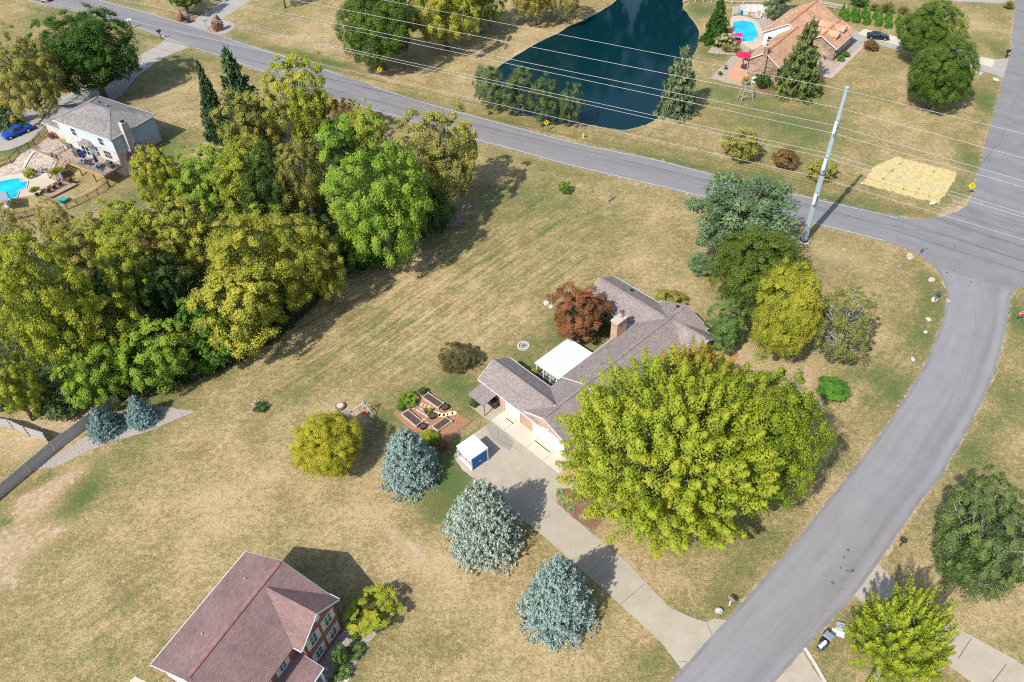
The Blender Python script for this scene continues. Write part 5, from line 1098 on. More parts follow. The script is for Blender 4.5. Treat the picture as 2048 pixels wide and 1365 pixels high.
print('wire dirs', [round(d, 1) for d in dirs], [round(z, 1) for z in pts3], 'pole', PH)
side = Vector((-math.sin(R(dirs[3])), math.cos(R(dirs[3])), 0))
for z0, sgn in ((PH*.83, 1), (PH*.60, 1), (PH*.37, 1), (PH*.76, -1), (PH*.53, -1)):
    a_ = side*sgn; arm = MB(); arm.beam(Vector((0, 0, z0))+a_*.2, Vector((0, 0, z0+.15))+a_*1.35, .12); ao = arm.build('crossarm', steel, pole)
    ins = MB(); tip = Vector((0, 0, z0+.1))+a_*1.2
    prof = []
    for j in range(9): prof += [(.07, -.2*j), (.22, -.2*j-.06), (.07, -.2*j-.12)]
    ins.lathe(prof, 10, tuple(tip)); ins.build('insulator', insul, ao)
    MB().beam(tip+Vector((0, 0, -1.75)), Vector((0, 0, z0-2.3))+a_*.25, .07).build('brace', steel, ao)
def text_mesh(body, size, m, parent, mtx, extrude=.006, shear=0.):
    f_ = bpy.data.curves.new('lettering', 'FONT'); f_.body = body; f_.size = size; f_.extrude = extrude; f_.align_x = 'CENTER'; f_.align_y = 'CENTER'; f_.shear = shear; f_.offset = size*.02
    o = bpy.data.objects.new('lettering_source', f_); C.objects.link(o); bpy.context.view_layer.update(); me = bpy.data.meshes.new_from_object(o.evaluated_get(bpy.context.evaluated_depsgraph_get())); bpy.data.objects.remove(o); bpy.data.curves.remove(f_)
    me.materials.clear(); me.materials.append(m); o = link(bpy.data.objects.new('lettering', me), parent); o.matrix_local = mtx; return o
# ------------------------------------------------------------------ portable storage container
c0_ = G(944, 944); c1_ = G(977, 921); c2_ = G(917, 917); du = (c1_-c0_)[:2]; Wd = float(np.hypot(*du)); ang = math.atan2(du[1], du[0]); Ln = float(np.hypot(*(c2_-c0_)[:2])); Hc = 2.35
pod = empty('storage_container', tuple(c0_), ang, 'white portable storage container with blue roll-up door on the driveway', 'container')
pod_white = mat('container_white', (.74, .73, .71), .5, var=.05); pod_blue = mat('container_blue', (.005, .10, .36), .45, var=.1); pod_red = mat('container_red', (.45, .02, .07), .5)
box('body', pod_white, pod, 0, .03, .1, Wd, Ln, Hc-.12); box('roof', pod_white, pod, -.05, -.03, Hc-.12, Wd+.05, Ln+.05, Hc)
for x_ in (0, Wd-.12): box('corner_post', pod_white, pod, x_-.02, -.02, .05, x_+.14, .03, Hc-.121)
box('sill', pod_white, pod, .121, -.02, .02, Wd-.141, .028, .2)
dr_ = box('roll_door', pod_blue, pod, .14, -.005, .2, Wd-.16, .028, Hc-.3)
for k in range(9): box('door_slat', pod_blue, dr_, .15, -.03, .22+k*.2, Wd-.17, -.0055, .22+k*.2+.175)
box('latch', pod_white, dr_, Wd/2-.06, -.06, .95, Wd/2+.06, -.031, 1.1)
text_mesh('PODS', .78, pod_red, pod, Matrix.Translation((-.012, Ln/2-.15, 1.35)) @ Matrix.Rotation(R(-90), 4, 'Z') @ Matrix.Rotation(R(90), 4, 'X'), shear=.25)
box('decal', mat('container_grey', (.25, .34, .36), .5, var=.4, scale=6), pod, -.008, Ln-.55, .6, -.001, Ln-.1, 1.9)
for y_ in (.15, Ln-.35): box('skid', dark_metal, pod, .1, y_, 0, Wd-.1, y_+.15, .1)
# ------------------------------------------------------------------ bins, mailboxes, signs
bin_black = mat('bin_black', (.035, .04, .048), .45); bin_blue = mat('bin_blue', (.02, .05, .10), .45); mb_white = mat('mailbox_white', (.68, .68, .65), .5); mb_black = mat('mailbox_black', (.02, .02, .022), .4); mb_green = mat('mailbox_green', (.03, .12, .10), .5)
def trash_bin(p, rz, label, body=None, lid=None, s=1., group=None):
    t = empty('trash_bin', tuple(p), rz, label, 'bin', group); t.scale = (s, s, s)
    fixn(MB().hexa([(-.24, -.28, .05), (.24, -.28, .05), (.24, .25, .05), (-.24, .25, .05)], [(-.30, -.34, 1.0), (.30, -.34, 1.0), (.30, .36, 1.0), (-.30, .36, 1.0)]).build('body', body or bin_black, t))
    l_ = fixn(MB().hexa([(-.33, -.40, 1.0), (.33, -.40, 1.0), (.33, .40, 1.0), (-.33, .40, 1.0)], [(-.26, -.32, 1.10), (.26, -.32, 1.10), (.26, .36, 1.07), (-.26, .36, 1.07)]).build('lid', lid or body or bin_black, t))
    MB().beam((-.25, .43, .96), (.25, .43, .96), .05).build('handle', dark_metal, t)
    for x_ in (-.25, .25): MB().tube([(x_-.04, .27, .12), (x_+.04, .27, .12)], .12, 12).build('wheel', dark_metal, t)
    return t
hp = lambda u, v, z=0: (*hw(u, v), z)
trash_bin(hp(-6.15, -.6), A0+.2, 'black trash bin under the lean-to nearer the garage door', s=1.05); trash_bin(hp(-6.9, -.55), A0, 'black trash bin deeper under the lean-to roof')
p = G(1652, 1283); trash_bin(tuple(p), R(40), 'black wheeled bin at the street kerb with its pale-rimmed lid', bin_black, mat('lid_grey', (.20, .23, .27), .5), 1.15)
p = G(1643, 1296); trash_bin(tuple(p), R(45), 'dark blue wheeled bin tipped forward beside the green mailbox', bin_blue, bin_black, 1.0)
def crate(p, rz, label, name, m, w_=.62, l_=.42, h_=.36):
    t = empty(name, tuple(p), rz, label, 'crate')
    for a_ in ((-w_/2, -l_/2, 0, w_/2, -l_/2+.03, h_), (-w_/2, l_/2-.03, 0, w_/2, l_/2, h_), (-w_/2, -l_/2+.031, 0, -w_/2+.03, l_/2-.031, h_), (w_/2-.03, -l_/2+.031, 0, w_/2, l_/2-.031, h_)): box('side', m, t, *a_)
    box('base', m, t, -w_/2+.031, -l_/2+.031, 0, w_/2-.031, l_/2-.031, .03); fixn(MB().lathe([(.02, 0), (.16, .06), (.19, .18), (.1, .3), (0, .33)], 8, (.05, 0, .03)).build('contents', m, t)); return t
crate(G(1679, 1255), R(-25), 'grey recycling crate on the grass by the feathery tree', 'recycling_crate', mat('crate_grey', (.35, .39, .40), .6, var=.4, scale=8), .8, .6, .45)
cb_ = G(1676, 1267); t = empty('cardboard', tuple(cb_), R(-28), 'flattened pale cardboard sheet beside the recycling crate', 'cardboard'); box('flap', mat('cardboard_pale', (.55, .57, .50), .8, var=.2), t, -.6, -.32, .01, .0, .32, .05); MB().hexa([(0, -.32, .01), (.6, -.32, .06), (.6, .32, .06), (0, .32, .01)], [(0, -.32, .04), (.6, -.32, .1), (.6, .32, .1), (0, .32, .04)]).build('flap', MATS['cardboard_pale'], t)
def mailbox(p, rz, label, bm_, pm=None, h_=1.1, s=1.):
    t = empty('mailbox', tuple(p), rz, label, 'mailbox'); t.scale = (s, s, s)
    box('post', pm or post_wood, t, -.06, -.06, -.05, .06, .06, h_)
    prof = [(-.13, 0), (.13, 0), (.13, .17)]+[(.13*math.cos(a_), .17+.13*math.sin(a_)) for a_ in np.linspace(0, math.pi, 9)[1:-1]]+[(-.13, .17)]
    b_ = fixn(MB().prism([(-.3, x, h_+z) for x, z in prof], (.62, 0, 0)).build('box', bm_, t)); fixn(MB().prism([(.321, x*.9, h_+.01+z*.93) for x, z in prof], (.02, 0, 0)).build('door', bm_, b_))
    MB().box(-.05, .132, h_+.15, .0, .15, h_+.38).build('flag', mat('flag_red', (.5, .03, .03), .5), b_); MB().beam((0, 0, h_-.3), (.25, 0, h_), .06).build('bracket', pm or post_wood, t); return t
mailbox(G(1459, 1211), R(-50), 'brownish mailbox beside the white rock at the ranch driveway', mat('mailbox_bronze', (.20, .15, .13), .5), trim, 1.0, 1.15)
mailbox(G(1868, 605), R(20), 'dark green mailbox among the stones at the street bend', mb_green, post_wood, 1.2, 1.25)
mailbox(G(1800, 1093), R(-40), 'black mailbox at the far side of the street', mb_black, mb_black, 1.0, 1.1)
mailbox(G(1638, 1303), R(35), 'green and white mailbox next to the kerbside bins', mb_white, mb_green, 1.0, 1.3)
mailbox(G(264, 57), R(200), 'white-topped mailbox on the near verge of the main road', mb_white, mb_black, 1.1, 1.6)
mailbox(G(323, 78), R(200), 'dark mailbox at the pale house driveway mouth', mb_black, mb_black, 1.1, 1.5)
mailbox(G(414, 57), R(20), 'blue-grey mailbox beside the larger boulder at the far driveway', mat('mailbox_bluegrey', (.30, .37, .38), .5), MATS['mailbox_bluegrey'], 1.1, 1.7)
mailbox(G(2011, 117), R(10), 'black mailbox beside the north-east driveway mouth', mb_black, mb_black, 1.0, 1.4)
trash_bin(G(378, 46), R(10), 'dark bin beside the smaller boulder at the far driveway', s=1.35); trash_bin(G(212, 44), R(20), 'dark bin on the main road verge behind the dark green tree', s=1.3)
yel = mat('sign_yellow', (.80, .52, .01), .5, var=.04); sgrey = mat('sign_post', (.40, .42, .42), .5, metal=.5); sblack = mat('sign_black', (.02, .02, .02), .5); sgreen = mat('sign_green', (.02, .38, .27), .5); sred = mat('sign_red', (.62, .02, .03), .5); swhite = mat('sign_white', (.78, .78, .76), .5)
def road_sign(px, top_px, label, face_deg, kind='diamond', s=.42, two=False):
    p = G(*px); H_ = height_at(p, *top_px); t = empty('road_sign', tuple(p), R(face_deg), label, 'sign')
    MB().tube([(0, .03, -.1), (0, .03, H_)], .035, 6).build('post', sgrey, t)
    def plate(pts, z, m, d=-.02, par=t, name='plate'): return fixn(MB().prism([(x, d, z+y) for x, y in pts], (0, .018, 0)).build(name, m, par))
    if kind == 'diamond':
        z = H_-s*.9; pl = plate([(s, 0), (0, s), (-s, 0), (0, -s)], z, yel)
        plate([(-.05*2*s, -.5*s), (.1*s, -.5*s), (.1*s, .1*s), (.42*s, .2*s), (.1*s, .55*s), (-.25*s, .2*s), (-.1*s, .1*s)], z, sblack, -.03, pl, 'arrow')
        if two: plate([(-.3, -.22), (.3, -.22), (.3, .22), (-.3, .22)], z-s-.35, yel, -.02, t, 'plaque')
    elif kind == 'stop':
        a_ = [(s*math.cos(R(22.5+45*k)), s*math.sin(R(22.5+45*k))) for k in range(8)]; z = H_-s*.9
        pl = plate([(x*1.06, y*1.06) for x, y in a_], z, swhite, -.012); pr_ = plate(a_, z, sred, -.035, pl, 'face')
        text_mesh('STOP', s*.62, swhite, pl, Matrix.Translation((0, -.045, z)) @ Matrix.Rotation(R(90), 4, 'X'), .004)
    elif kind == 'street':
        plate([(-.1, -.09), (.75, -.09), (.75, .09), (-.1, .09)], H_-.1, sgreen, -.02, t, 'name_blade')
        b_ = fixn(MB().box(-.01, -.35, H_-.40, .01, .4, H_-.22).build('name_blade', sgreen, t))
        a_ = [(.3*math.cos(R(22.5+45*k)), .3*math.sin(R(22.5+45*k))) for k in range(8)]
        fixn(MB().prism([(-.045, x, H_-.85+y) for x, y in a_], (.02, 0, 0)).build('stop_plate', mat('sign_back', (.36, .22, .24), .5), t))
    return t
road_sign((641, 127), (641, 102), 'yellow diamond road sign with a plaque furthest up the main road', 35, two=True, s=.55); road_sign((763, 166), (760, 134), 'yellow diamond road sign below the broad green tree', 20, s=.6); road_sign((1093, 264), (1094, 241), 'yellow diamond road sign in front of the pond trees', 15, s=.55)
road_sign((1935, 393), (1944, 366), 'yellow curve sign at the corner of the side road', -15, s=.55); road_sign((2031, 652), (2046, 622), 'red stop sign at the edge of the street verge', 5, 'stop', .42); road_sign((1834, 517), (1846, 483), 'green street name sign on the near corner of the junction', 5, 'street')
p = G(1863, 412); t = empty('lawn_sign', tuple(p), R(5), 'small white and green lawn sign beside the straw mat', 'sign'); box('panel', swhite, t, -.45, -.02, .30, .45, .02, .75); box('lower_band', mat('sign_lawn_green', (.06, .42, .10), .5), t, -.45, -.022, .12, .45, .022, .298); 
for x_ in (-.35, .35): MB().tube([(x_, .025, -.05), (x_, .025, .6)], .012, 5).build('stake', sgrey, t)
# hydrant
p = G(1167, 276); t = empty('fire_hydrant', tuple(p), 0, 'yellow fire hydrant on the verge below the pond', 'hydrant'); hyd = mat('hydrant_yellow', (.72, .50, .02), .5); MB().lathe([(.2, 0), (.2, .08), (.14, .1), (.14, .6), (.19, .62), (.19, .68), (.15, .72), (.1, .85), (.03, .9)], 14).build('barrel', hyd, t, False)
for s_ in (-1, 1): MB().tube([(0, 0, .5), (s_*.25, 0, .5)], .07, 10).build('nozzle', hyd, t)
MB().tube([(0, 0, .45), (0, -.26, .45)], .09, 10).build('pumper_nozzle', hyd, t)
t_utl = [(G(1961, 150), 'green utility pedestal nearest the north-east driveway mouth', .5, .55), (G(1640, 815), 'white utility pedestal at the foot of the bright spreading shrub', .3, .9), (G(1541, 168), 'grey utility cabinet by the stone gable', .5, 1.1)]
for p, lab, w_, h_ in t_utl:
    t = empty('utility_pedestal', tuple(p), R(20), lab, 'utility box'); fixn(MB().hexa([(-w_/2, -w_/2, 0), (w_/2, -w_/2, 0), (w_/2, w_/2, 0), (-w_/2, w_/2, 0)], [(-w_/2, -w_/2, h_), (w_/2, -w_/2, h_), (w_/2, w_/2, h_*.9), (-w_/2, w_/2, h_*.9)]).build('cabinet', mat('pedestal_grey', (.42, .47, .46), .5), t)); box('door', MATS['pedestal_grey'], t, -w_/2+.05, -w_/2-.015, .1, w_/2-.05, -w_/2-.001, h_-.1)
# ------------------------------------------------------------------ stones
def rock(p, s, label, m, name='boulder', squash=.6, seed=0, cat='rock', group=None, stand=False):
    rg = np.random.default_rng(seed); bm = bmesh.new(); bmesh.ops.create_icosphere(bm, subdivisions=3, radius=1); k = rg.normal(size=(7, 3)); k = k/np.linalg.norm(k, axis=1, keepdims=True); cut = rg.uniform(.62, .95, 7)
    for v in bm.verts:
        c = np.array(v.co)
        for a_, b_ in zip(k, cut):
            d = c@a_
            if d > b_: c = c-a_*(d-b_)*.85
        c += rg.normal(0, .012, 3); v.co = Vector((c[0]*s[0], c[1]*s[1], c[2]*s[2]+s[2]*squash))
    me = bpy.data.meshes.new(name); bm.to_mesh(me); bm.free(); me.materials.append(m); o = link(bpy.data.objects.new(name, me)); o.location = tuple(p); o.rotation_euler = (0, 0, seed*1.3); return tag(o, label, cat, group)
rk_pink = mat('rock_pink', (.34, .24, .20), .9, col2=(.58, .46, .41), scale=3, bump=.6); rk_white = mat('rock_white', (.36, .34, .32), .9, col2=(.54, .52, .50), scale=3, bump=.5); rk_rust = mat('rock_rust', (.13, .055, .035), .9, col2=(.36, .19, .13), scale=1.5, bump=1, bscale=5); rk_grey = mat('rock_grey', (.36, .34, .31), .9, col2=(.55, .53, .5), scale=3, bump=.6)
rock(G(1820, 514), (.95, .5, .12), 'flat sandy stone beside the street name sign', rk_pink, seed=1); rock(G(1862, 563), (.5, .5, .42), 'round pink boulder nearest the junction on the street bend', rk_pink, seed=2); rock(G(1868, 601), (.62, .42, .3), 'pale boulder at the foot of the dark green mailbox', rk_grey, seed=3); rock(G(1856, 640), (.40, .28, .22), 'small white stone below the mailbox on the street bend', rk_white, seed=4); rock(G(1850, 666), (.32, .24, .22), 'second white stone down the street verge', rk_white, seed=5); rock(G(1825, 720), (.46, .26, .22), 'lowest white stone on the street verge', rk_white, seed=6); rock(G(1437, 1225), (.42, .36, .42), 'white rock beside the ranch driveway mailbox', rk_white, seed=7)
rock(G(438, 62), (1.6, .9, 2.1), 'tall rusty boulder right of the far driveway', rk_rust, seed=8, squash=.75); rock(G(361, 41), (1.2, .9, 1.4), 'smaller rusty boulder left of the far driveway', rk_rust, seed=9, squash=.75)
rock(G(1952, 147), (.3, .25, .2), 'grey stone beside the utility pedestal', rk_grey, seed=10); rock(G(1991, 160), (.8, .6, .15), 'pale flat stone by the side road', rk_white, seed=11)
lid_m = mat('septic_concrete', (.48, .45, .40), .9, var=.15)
for px, r_, h_, lab in (((1093, 607), .42, .28, 'larger round concrete lid on the lawn left of the red tree'), ((1102, 614), .32, .1, 'smaller round concrete lid on the lawn left of the red tree'), ((681, 815), .62, .35, 'cut tree stump beside the swing set')):
    t = empty('tree_stump' if 'stump' in lab else 'septic_lid', tuple(G(*px)), 0, lab, 'stump' if 'stump' in lab else 'lid'); MB().lathe([(r_*1.1, -.03), (r_, h_), (r_*.95, h_+.02)], 18).build('body', lid_m if 'lid' in lab else bark, t); MB().lathe([(r_*.7, h_+.021), (r_*.7, h_+.05)], 16).build('top_disc', lid_m if 'lid' in lab else mat('cut_wood', (.5, .42, .33), .9, scale=9), t)
fp = empty('fire_pit', tuple(G(1047, 693)), 0, 'round stone-ringed fire pit on the lawn behind the patio cover', 'fire pit')
for k in range(14):
    a_ = 2*math.pi*k/14; o = fixn(MB().hexa([(-.16, -.12, 0), (.16, -.12, 0), (.14, .12, 0), (-.14, .12, 0)], [(-.15, -.11, .2), (.15, -.11, .2), (.13, .11, .2), (-.13, .11, .2)]).build('stone', rk_white, fp)) if k == 0 else link(bpy.data.objects.new('stone', st0.data), fp)
    if k == 0: st0 = o
    o.location = (.72*math.cos(a_), .72*math.sin(a_), 0); o.rotation_euler = (0, 0, a_+math.pi/2)
MB().lathe([(.6, .02), (.3, .06), (0, .08)], 16).build('ash', gravel, fp); MB().tube([(-.3, .1, .1), (.35, -.1, .16)], .06, 6).build('log', bark, fp); MB().tube([(-.1, -.3, .12), (.15, .3, .2)], .05, 6).build('log', bark, fp)
# ------------------------------------------------------------------ straw erosion mat, five strips
sm = empty('straw_mat', (0, 0, 0), 0, 'pale yellow straw erosion mat laid on the corner lawn', 'straw mat'); sA, sB, sC, sD, sE = [G(*p)[:2] for p in ((1793, 313), (1916, 347), (1877, 408), (1722, 368), (1746, 336))]
straw = mat('straw_blanket', (.40, .315, .13), .95, col2=(.57, .465, .22), scale=2.2, bump=.8, bscale=9, stretch=(1, .4, 1))
n_s = 6
for k in range(n_s):
    t0, t1 = k/n_s, min(1, (k+1)/n_s+.008)
    top = lambda t_: sA+(sB-sA)*t_; bot = lambda t_: sD+(sC-sD)*t_
    P4 = [bot(t0), bot(t1), top(t1) if k else (sE+(sA-sE)*.55), top(t0) if k else sE]
    if k == 0: P4 = [bot(0), bot(t1), sA+(sB-sA)*.14, sA, sE]
    sheet('straw_strip', P4, .02+.004*(k % 2), straw, edge=.22, parent=sm)
# ------------------------------------------------------------------ raised garden
frame_w = mat('bed_timber', (.36, .29, .23), .85, col2=(.55, .48, .42), scale=2, stretch=(1, 1, 4)); pot_black = mat('pot_black', (.02, .02, .022), .5); pot_grey = mat('pot_grey', (.28, .31, .33), .7)
def bed(cs, label):
    P = [G(*r8(*c))[:2] for c in cs]; c_ = sum(P)/4; t = empty('raised_bed', (*c_, 0), 0, label, 'planter', 'raised garden beds'); Q = [p-c_ for p in P]
    for i in range(4): a_, b_ = Q[i], Q[(i+1) % 4]; MB().beam((*a_, .17), (*b_, .17), .09, .34).build('board', frame_w, t); box('corner_post', frame_w, t, a_[0]-.1, a_[1]-.1, 0, a_[0]+.1, a_[1]+.1, .40)
    fixn(MB().prism([(*(q_*.95), .0) for q_ in Q], (0, 0, .26)).build('soil', soil_m, t))
bed([(650, 210), (735, 145), (965, 300), (885, 370)], 'raised timber bed of dark soil nearest the house'); bed([(335, 470), (435, 405), (645, 580), (550, 650)], 'raised timber bed of dark soil nearest the golden tree'); bed([(800, 655), (1000, 512), (1085, 575), (880, 722)], 'shorter raised timber bed nearest the storage container')
def pot(c, r_, h_, m, label, plant=None):
    p = G(*r8(*c)); t = empty('plant_pot', tuple(p), 0, label, 'pot'); MB().lathe([(r_*.78, 0), (r_, h_), (r_*1.08, h_), (r_*1.08, h_+.04), (r_*.95, h_+.04), (r_*.9, h_-.06), (0, h_-.06)], 16).build('tub', m, t, False); MB().lathe([(r_*.88, h_-.055), (0, h_-.03)], 14).build('soil', soil_m, t)
    if plant:
        cm_, _ = fol('bush:1'); o = link(bpy.data.objects.new('plant', cm_), t); o.material_slots[0].link = 'OBJECT'; o.material_slots[0].material = plant; o.location = (0, 0, h_+.3); o.scale = (r_*1.3, r_*1.3, .35)
pot((985, 362), .46, .42, pot_black, 'black tub at the corner of the bed nearest the house'); pot((795, 495), .46, .42, pot_black, 'black tub in the middle of the wood chip garden'); pot((655, 655), .44, .42, pot_black, 'black tub at the end of the bed nearest the golden tree'); pot((470, 312), .38, .35, pot_grey, 'grey pot under the leafy garden shrub'); pot((312, 388), .36, .35, pot_grey, 'grey pot at the western corner of the garden', l_bright); pot((640, 145), .36, .4, pot_grey, 'grey pot at the northern corner of the garden', l_under); pot((700, 430), .22, .25, pot_grey, 'small planted pot beside the loose planks', l_bright); pot((755, 425), .2, .25, pot_grey, 'small planted pot nearest the stepping stones', l_gold)
for i, (a_, b_, lab) in enumerate((((545, 375), (735, 500), 'longer loose plank in the wood chips'), ((590, 350), (685, 412), 'shorter loose plank in the wood chips'))):
    P0, P1 = G(*r8(*a_)), G(*r8(*b_)); o = MB().beam((*P0[:2], .06), (*P1[:2], .06), .22, .08).build('plank', frame_w, None); tag(o, lab, 'plank')
fs_pink = mat('flagstone_pink', (.48, .28, .21), .9, col2=(.62, .42, .33), scale=3); fs_yel = mat('flagstone_buff', (.62, .50, .31), .9, col2=(.74, .63, .43), scale=3)
STEP = ['pinkish stepping stone '+s_ for s_ in ('first from the leafy shrub in the line along the house-side bed', 'second from the leafy shrub in the line along the house-side bed', 'third from the leafy shrub in the line along the house-side bed', 'fourth from the leafy shrub in the line along the house-side bed', 'nearest the buff stones in the line along the house-side bed', 'just below the leafy garden shrub', 'beside the grey pot under the leafy shrub', 'furthest from the spruce beside the golden-tree-side bed', 'in the middle of three beside the black end tub', 'nearest the blue spruce beside the black end tub')]+['buff stepping stone '+s_ for s_ in ('nearest the central black tub', 'second from the central black tub', 'third and smallest from the central black tub', 'fourth from the central black tub', 'furthest from the central black tub')]
for i, (c, m, w_) in enumerate([((630, 300), 0, .4), ((680, 320), 0, .38), ((730, 345), 0, .4), ((770, 370), 0, .36), ((815, 395), 0, .36), ((560, 315), 0, .36), ((500, 345), 0, .34), ((660, 540), 0, .36), ((700, 590), 0, .34), ((730, 640), 0, .36), ((870, 450), 1, .5), ((935, 465), 1, .42), ((990, 458), 1, .36), ((1060, 440), 1, .42), ((1120, 430), 1, .38)]):
    p = G(*r8(*c)); q_ = [(w_*rnd.uniform(.8, 1.15)*math.cos(a_), w_*rnd.uniform(.7, 1)*math.sin(a_), 0) for a_ in np.linspace(0, 5.5, 7)]
    o = fixn(MB().prism(q_, (0, 0, .05)).build('stepping_stone', (fs_pink, fs_yel)[m], None)); o.location = tuple(p); tag(o, STEP[i], 'stepping stone', ('pinkish' if m == 0 else 'buff')+' garden stepping stones')
wf = empty('wire_fence', tuple(G(*r8(1380, 575))), 0, 'low wire fence along the edge of the wood chip garden', 'fence'); o0 = G(*r8(1380, 575)); wl = [G(*r8(*c))-o0 for c in ((1380, 575), (1290, 640), (1190, 710), (1090, 785))]
for p in wl: MB().tube([(*p[:2], 0), (*p[:2], .8)], .025, 5).build('stake', sgrey, wf)
mbw = MB()
for a_, b_ in zip(wl, wl[1:]):
    for z in (.15, .4, .65): mbw.tube([(*a_[:2], z), (*b_[:2], z)], .012, 4)
    for k in range(8): q_ = a_+(b_-a_)*k/8; mbw.tube([(*q_[:2], .1), (*q_[:2], .7)], .008, 4)
mbw.build('wire_mesh', sgrey, wf)
for bb, m, lab in (((290, 140, 570, 300), l_wood_g, 'leafy green shrub at the upper edge of the wood chip garden'), ((640, 695, 885, 870), l_wood_yg, 'leafy green shrub beside the large blue spruce in the garden'), ((850, 850, 1060, 1000), l_wood_b, 'dry brown bush at the lower edge of the garden'), ((1345, 200, 1480, 340), l_under, 'dark leafy plant beside the lean-to post')):
    a_, b_ = r8(*bb[:2]), r8(*bb[2:]); tree('bush:%d' % (len(lab) % 4+1), m, (*a_, *b_), .05, 'garden_shrub', lab, 'shrub')
tree('sparse:3', l_spiky, (884, 688, 962, 740), .05, 'spiky_shrub', 'sparse spiky dark shrub alone on the open lawn', 'shrub', limbs=50, hr=.55, thick=.07)
pile = empty('brush_pile', tuple(G(518, 812)), 0, 'pale heap of cut branches on the lawn near the wood', 'brush pile')
for k in range(26): a_ = rnd.uniform(0, 3.14); x_, y_, z_ = rnd.uniform(-.5, .5), rnd.uniform(-.4, .4), rnd.uniform(.05, .5); MB().tube([(x_-.6*math.cos(a_), y_-.6*math.sin(a_), z_*.6), (x_, y_, z_), (x_+.6*math.cos(a_), y_+.6*math.sin(a_), z_*.7)], .05, 5).build('branch', mat('cut_branch', (.42, .36, .30), .9, var=.25), pile)
tree('rose:2', l_under, (505, 808, 535, 822), .02, 'weed_clump', 'green weeds round the foot of the pale branch heap', 'plant')
sp = dead('bare_sapling', (1218, 404), 'tiny bare sapling alone on the lawn', 6, 1.0, (.2, .1), 9, 1.2, up=.8)
# ------------------------------------------------------------------ swing set
z6 = zoomed(640, 760, .08793); sw = empty('swing_set', tuple(G(*z6(540, 1040))), 0, 'wooden swing set with a grey roofed tower, beam and red bucket seat', 'swing set'); so_ = G(*z6(540, 1040)); gw = mat('swing_timber', (.50, .48, .44), .8, var=.12); roof_g = mat('swing_roof', (.30, .28, .27), .8, var=.15); sl_green = mat('slide_green', (.02, .22, .17), .5)
def sl_(x, y, z): return Vector(at(*z6(x, y), z)-np.array([so_[0], so_[1], 0]))
btop = sl_(1020, 515, 2.3); bend = sl_(630, 775, 2.3)
MB().beam(btop, bend, .13).build('beam', gw, sw)
for f_ in ((1240, 890), (965, 655)): MB().beam(btop, sl_(*f_, 0), .1).build('leg', gw, sw)
MB().beam((btop+sl_(1240, 890, 0))/2, (btop+sl_(965, 655, 0))/2, .08).build('brace', gw, sw); MB().lathe([(.14, -.12), (.14, .12)], 8, tuple(btop)).build('bracket', sl_green, sw)
ct = sl_(530, 815, 2.75); axd = (btop-bend).normalized(); axd.z = 0; axd.normalize(); nr = Vector((-axd.y, axd.x, 0)); tw = ct.copy(); tw.z = 0
for i in (-1, 1):
    for j in (-1, 1): q_ = tw+axd*.65*i+nr*.65*j; MB().beam(q_, q_+Vector((0, 0, 2.35)), .1).build('tower_post', gw, sw)
fl = MB(); q4 = [tw+axd*.7*i+nr*.7*j+Vector((0, 0, 1.25)) for i, j in ((-1, -1), (1, -1), (1, 1), (-1, 1))]; fl.hexa(q4, [q_+Vector((0, 0, .06)) for q_ in q4]); fl.build('tower_floor', gw, sw)
for j in (-1, 1):
    r_a = [tw+nr*.0+axd*(-.85)+Vector((0, 0, 3.0)), tw+axd*.85+Vector((0, 0, 3.0)), tw+axd*.85+nr*.85*j+Vector((0, 0, 2.3)), tw-axd*.85+nr*.85*j+Vector((0, 0, 2.3))]; fixn(MB().hexa(r_a, [q_+Vector((0, 0, .05)) for q_ in r_a]).build('roof_slab', roof_g, sw))
l0, l1 = tw-nr*.7+axd*.1+Vector((0, 0, 1.3)), sl_(780, 1245, 0)
for s_ in (-.3, .3): MB().beam(l0+axd*s_, l1+axd*s_, .08).build('ladder_rail', gw, sw)
for k in range(8): q_ = l0.lerp(l1, (k+.5)/8); MB().beam(q_-axd*.3, q_+axd*.3, .07, .1).build('rung', gw, sw)
bs = sl_(1020, 770, .6); bt = bend.lerp(btop, .62)
for s_ in (-.14, .14): MB().tube([bt+axd*s_, bs+axd*s_], .015, 4).build('chain', dark_metal, sw)
MB().lathe([(.12, -.12), (.2, .0), (.23, .22), (.19, .22), (.15, .02), (0, -.05)], 12, tuple(bs)).build('bucket_seat', sred, sw)
gs_ = bend.lerp(btop, .25); g2 = Vector((gs_.x, gs_.y, .55)); MB().beam(g2-axd*.25, g2+axd*.25, .2, .05).build('swing_seat', sl_green, sw)
for s_ in (-.24, .24): MB().tube([gs_+axd*s_, g2+axd*s_], .012, 4).build('chain', dark_metal, sw)
